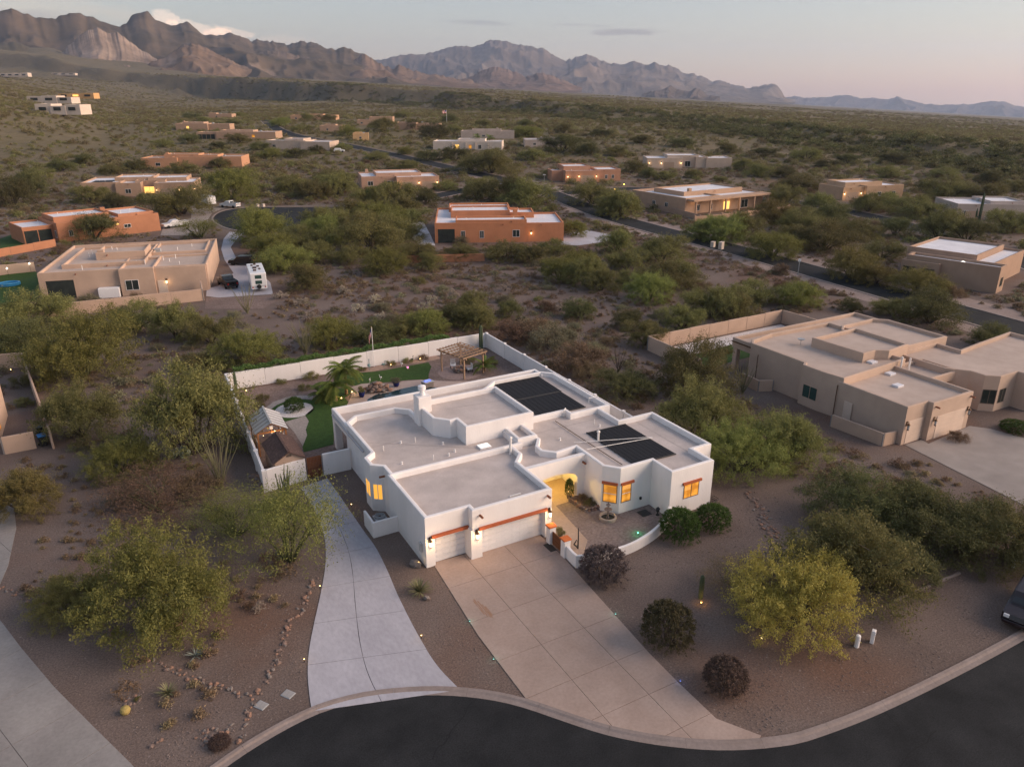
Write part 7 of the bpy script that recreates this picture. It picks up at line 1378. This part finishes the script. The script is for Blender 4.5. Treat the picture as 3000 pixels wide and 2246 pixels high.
def vehicle(kind, p, rz, m, label, s=1.0):
    o = empty({'pickup': 'pickup_truck', 'suv': 'parked_car'}[kind], p, rz, label, 'pickup' if kind == 'pickup' else 'car'); W = 1.95; h = W / 2
    if kind == 'pickup':
        profile(MB(), [(-2.9, .5), (2.75, .5), (2.9, .75), (2.85, 1.05), (1.45, 1.18), (-.75, 1.2), (-.78, 1.2), (-2.9, 1.2)], -h, h, .03).build('body', m, o); profile(MB(), [(-.75, 1.18), (1.55, 1.15), (.75, 1.82), (-.5, 1.86)], -h + .08, h - .08, .08).build('cabin', m, o)
        MB().box(-2.75, -h + .14, 1.19, -.9, h - .14, 1.215).build('bed_liner', BLACKM, o)
        for y in (-1, 1): MB().box(-2.85, y * (h - .03), 1.2, -.78, y * (h - .13), 1.36).build('bed_rail', m, o)
        MB().box(-2.9, -h + .05, .75, -2.84, h - .05, 1.36).build('tailgate', m, o); gx0, gx1, wx = -.55, 1.25, (1.85, -1.85)
    else:
        profile(MB(), [(-2.35, .4), (2.3, .4), (2.42, .7), (2.3, .98), (1.2, 1.1), (-2.3, 1.12), (-2.42, .8)], -h, h, .03).build('body', m, o); profile(MB(), [(-2.25, 1.08), (1.35, 1.06), (.6, 1.68), (-1.9, 1.74)], -h + .08, h - .08, .08).build('cabin', m, o); gx0, gx1, wx = -1.9, 1.05, (1.5, -1.45)
    zt = 1.72 if kind == 'pickup' else 1.6
    for y in (-1, 1): MB().add([(gx0, y * (h - .075), 1.24), (gx1, y * (h - .075), 1.22), (gx1 - .55, y * (h - .15), zt), (gx0 + .12, y * (h - .15), zt)], [(0, 1, 2, 3)[::-y]]).build('side_window', GLS, o)
    fx = gx1 + .18; MB().add([(fx, -h + .2, 1.2), (fx, h - .2, 1.2), (fx - .62, h - .28, zt + .04), (fx - .62, -h + .28, zt + .04)], [(0, 1, 2, 3)]).build('windscreen', GLS, o); rx = (-.78 if kind == 'pickup' else -2.3); MB().add([(rx, -h + .2, 1.25), (rx, h - .2, 1.25), (rx + .22, h - .28, zt + .03), (rx + .22, -h + .28, zt + .03)], [(3, 2, 1, 0)]).build('rear_window', GLS, o)
    for x in wx:
        for y in (-1, 1): wheel(o, x, y * (h - .1))
    L_ = 2.88 if kind == 'pickup' else 2.38
    for y in (-.72, .72): MB().cbox(L_ - .08, y - .15, .75, L_ + .03, y + .15, .95, .02).build('headlight', WHITEP, o); MB().cbox(-L_ - .04, y - .1, .8, -L_ + .06, y + .1, 1.1, .02).build('tail_light', mat('tail red', (.3, .01, .01)), o)
    MB().cbox(L_ - .05, -h + .1, .42, L_ + .1, h - .1, .62, .03).build('bumper', GREYM if kind == 'pickup' else m, o)
    o.scale = (s,) * 3; return o
WPAINT, BPAINT = paint('white car paint', (.68, .67, .67)), paint('black car paint', (.012, .012, .014))
def heading(a, b): return atan2(b.y - a.y, b.x - a.x)
a, b = G(705, 610, z=0), G(645, 606, z=0); vehicle('pickup', (a + b) / 2, heading(a, b), WPAINT, 'white pickup truck in front of the cargo trailer')
a, b = G(550, 662, z=0), G(478, 670, z=0); vehicle('pickup', (a + b) / 2, heading(a, b), WPAINT, 'white pickup half hidden under the cul-de-sac mesquite')
a, b = G(692, 850, z=0), G(652, 806, z=0); vehicle('pickup', G(668, 838, z=0), radians(97), BPAINT, 'black pickup truck parked beside the beige house'); vehicle('suv', G(712, 775, z=0), radians(150), BPAINT, 'black car on the pale curving drive ahead of the trailer')
vehicle('suv', G(994, 446), radians(-20), WPAINT, 'pale car parked beside the sand-coloured house'); vehicle('suv', Vector((46.3, 18.2, 0)), radians(196), paint('dark plum paint', (.02, .012, .014)), 'dark parked car cut off by the right edge')
def travel_trailer():
    a, b = G(757, 806, z=3.1), G(741, 764, z=3.1); c = (a + b) / 2; L = min(8.5, (b - a).length); o = empty('travel_trailer', (c.x, c.y, 0), heading(a, b), 'white travel trailer with roof vents and rear spare wheel', 'trailer')
    profile(MB(), [(-L / 2, .55), (L / 2 - .5, .55), (L / 2, 1.2), (L / 2 - .15, 2.6), (L / 2 - .7, 3.1), (-L / 2 + .15, 3.1), (-L / 2, 2.95)], -1.22, 1.22, .02).build('body', WPAINT, o)
    for k, (x, y, s) in enumerate(((-2.2, .3, .3), (-1.3, -.5, .22), (-.2, .2, .38), (.9, -.4, .26), (1.8, .5, .22), (2.6, 0, .26))): MB().cbox(x - s, y - s * .8, 3.09, x + s, y + s * .8, 3.28, .04).build('roof_vent', mat('vent brown', (.07, .05, .045)), o)
    for z0 in (1.35, 2.2): MB().cbox(-L / 2 - .03, -.5, z0, -L / 2 + .03, .5, z0 + .55, .02).build('rear_window', mat('green glass', (.03, .06, .055)), o)
    b_ = MB().lathe([(.1, -.1), (.34, -.1), (.36, 0), (.34, .1), (.1, .1)], 16); b_.v = [(p[2] - L / 2 - .14, p[0], p[1] + .95) for p in b_.v]; b_.build('spare_wheel', TYRE, o)
    for x in (-.3, .7):
        for y in (-1.1, 1.1): wheel(o, x, y, .36)
    MB().box(-L / 2 - .02, -1.1, 1.0, -L / 2 + .0, 1.1, 1.08).build('stripe', GREYM, o); MB().tube([(L / 2 - .3, -.5, .55), (L / 2 + 1.1, 0, .5), (L / 2 - .3, .5, .55)], .05, 5).build('hitch', BLACKM, o)
    for y in (-.95, .95): MB().cbox(-L / 2 - .04, y - .1, .75, -L / 2 + .02, y + .1, .95, .01).build('tail_light', mat('tail red', (.3, .01, .01)), o)
travel_trailer()
def cargo():
    a, b = G(580, 590, z=0), G(645, 603, z=0); o = empty('cargo_trailer', G(612, 600, z=0), heading(G(590, 585, z=0), G(645, 603, z=0)) + .0, 'white enclosed cargo trailer beside the tan house', 'trailer'); profile(MB(), [(-3, .5), (3, .5), (3, 2.6), (-3, 2.6)], -1.15, 1.15, .02).build('body', WPAINT, o); MB().box(2.98, -1.05, .6, 3.03, 1.05, 2.45).build('rear_door', WHITEP, o)
    for x in (-.5, .45):
        for y in (-1.08, 1.08): wheel(o, x, y, .35)
    MB().tube([(-3, 0, .6), (-4.2, 0, .55)], .06, 5).build('hitch', BLACKM, o); MB().box(2.99, -1.1, 2.46, 3.05, 1.1, 2.52).build('trim', GREYM, o)
cargo()
# ---- odds and ends of the left gardens
o = empty('paddling_pool', G(28, 836, z=0), 0, 'blue inflatable paddling pool on the left lawn', 'pool'); PB = mat('pool blue', (.03, .20, .42), (.05, .30, .55), 2, .4)
for k, z in enumerate((.15, .4)): t = MB(); t.tube([(1.5 * cos(a), 1.15 * sin(a), z) for a in np.linspace(0, 2 * pi, 25)], .15, 8, False); t.build('ring', PB, o)
MB().flat([(1.5 * cos(a), 1.15 * sin(a)) for a in np.linspace(0, 2 * pi, 25)[:-1]], .3).build('water', mat('shallow water', (.05, .2, .3), (.07, .25, .36), 2, .1), o)
for px, lb in (((27, 815), 'bright yard floodlight beside the paddling pool'), ((92, 800), 'bright yard floodlight on the beige house corner')): spot_lamp(tuple(G(*px, z=0)[:2]), lb, (1.0, .9, .7), 6, 1.6, size=.12)
def bin_(at, label, lid, rz=0.0):
    o = empty('wheelie_bin', at, rz, label, 'bin'); MB().add([(-.25, -.28, .05), (.25, -.28, .05), (.25, .28, .05), (-.25, .28, .05), (-.32, -.36, 1.0), (.32, -.36, 1.0), (.32, .36, 1.0), (-.32, .36, 1.0)], [(0, 3, 2, 1), (4, 5, 6, 7), (0, 1, 5, 4), (1, 2, 6, 5), (2, 3, 7, 6), (3, 0, 4, 7)]).build('body', BLACKM, o); MB().cbox(-.34, -.4, 1.002, .34, .4, 1.09, .03).build('lid', lid, o)
    for x in (-.26, .26): wheel(o, x, .3, .12, .06)
bin_(G(128, 1305, z=0), 'black wheelie bin with bright blue lid in the bin yard', mat('lid blue', (.03, .17, .42), (.04, .2, .48), 3, .5), .2); bin_(G(122, 1280, z=0), 'all-black wheelie bin behind the blue-lidded one', BLACKM, .2)
bin_(G(598, 848, z=0), 'small red-lidded bin beside the beige house wall end', mat('lid red', (.35, .02, .02), (.4, .03, .03), 3, .5))
spot_lamp(tuple(G(33, 1090, z=0)[:2]), 'tiny orange lamp in the bin yard', WARM, .4)
plant('shrub', 'olive', (70, 1130), 60, 1.0, label='shrub in the bin yard, upper one'); plant('shrub', 'olive', (75, 1185), 60, .8, label='shrub in the bin yard, lower one'); plant('shrub', 'dry', (2805, 1290), 60, 1.0, label='potted shrub beside the large beige garage'); plant('clipped', 'green', (2975, 1262), 90, .45, label='low green hedge bush right of the large beige garage'); plant('clipped', 'green', (1105, 575), 70, .5, label='clipped pale bush before the house with three lamps')
for px, lb in (((1828, 545), 'glowing lit cactus beside the red-brown house, right one'), ((1800, 560), 'glowing lit cactus beside the red-brown house, left one')): spot_lamp(tuple(G(*px)[:2]), lb, (1, .6, .1), 5, .4, size=.15, z=height(*G(*px)[:2]))
# ---- labels for the plants that have none: look, landmark, order
MARKS = [('the rust-orange house', 280, 640), ('the stepped beige house', 350, 820), ('the long tan house', 400, 545), ('the cul-de-sac', 730, 638), ('the travel trailer', 760, 810), ('the bright orange house', 1460, 670), ('the house with three lamps', 1165, 540), ('the red-brown house', 1740, 515), ('the verandah house', 2080, 590), ('the floodlit-drive house', 2560, 560), ('the grey house', 2900, 610), ('the brown edge house', 2800, 800), ('the large beige house', 2550, 1080), ('the back garden wall', 1040, 1040), ('the road junction', 1600, 560), ('the pale porch house', 1370, 430), ('the sand-coloured house', 880, 430), ('the hillside villa', 170, 300), ('the orange-tan house', 550, 470), ('the far orange porch house', 700, 390), ('the pale three-lamp house', 2020, 475), ('the distant flagpole', 1305, 360), ('the pale grey house', 1600, 415), ('the grey-tan house', 1430, 395), ('the trailer field', 900, 800), ('the open desert', 1300, 860), ('the curving street', 2200, 760), ('the far road', 1050, 430)]
grp = {}
for P_ in PLANTS:
    o, kind, tone, x, y, w, lb = P_
    if lb: continue
    nm, mx, my = min(MARKS, key=lambda m: ((m[1] - x) ** 2 + ((m[2] - y) * 2.2) ** 2)); dx, dy = x - mx, (y - my) * 2.2
    rel = ('right of' if dx > 0 else 'left of') if abs(dx) > abs(dy) else ('in front of' if dy > 0 else 'behind')
    size = 'large' if w > 125 else ('small' if w < 60 else 'mid-sized'); grp.setdefault('%s %s %s %s %s' % (size, WORD[tone], KINDW[kind], rel, nm), []).append(P_)
for txt, L_ in grp.items():
    L_.sort(key=lambda p: p[3])
    for k, P_ in enumerate(L_): P_[0]['label'] = txt if len(L_) == 1 else txt + (', %s from left' % ORD[min(k, 15)]); P_[0]['group'] = 'desert trees' if P_[1] in ('tree', 'sparse') else 'desert shrubs'
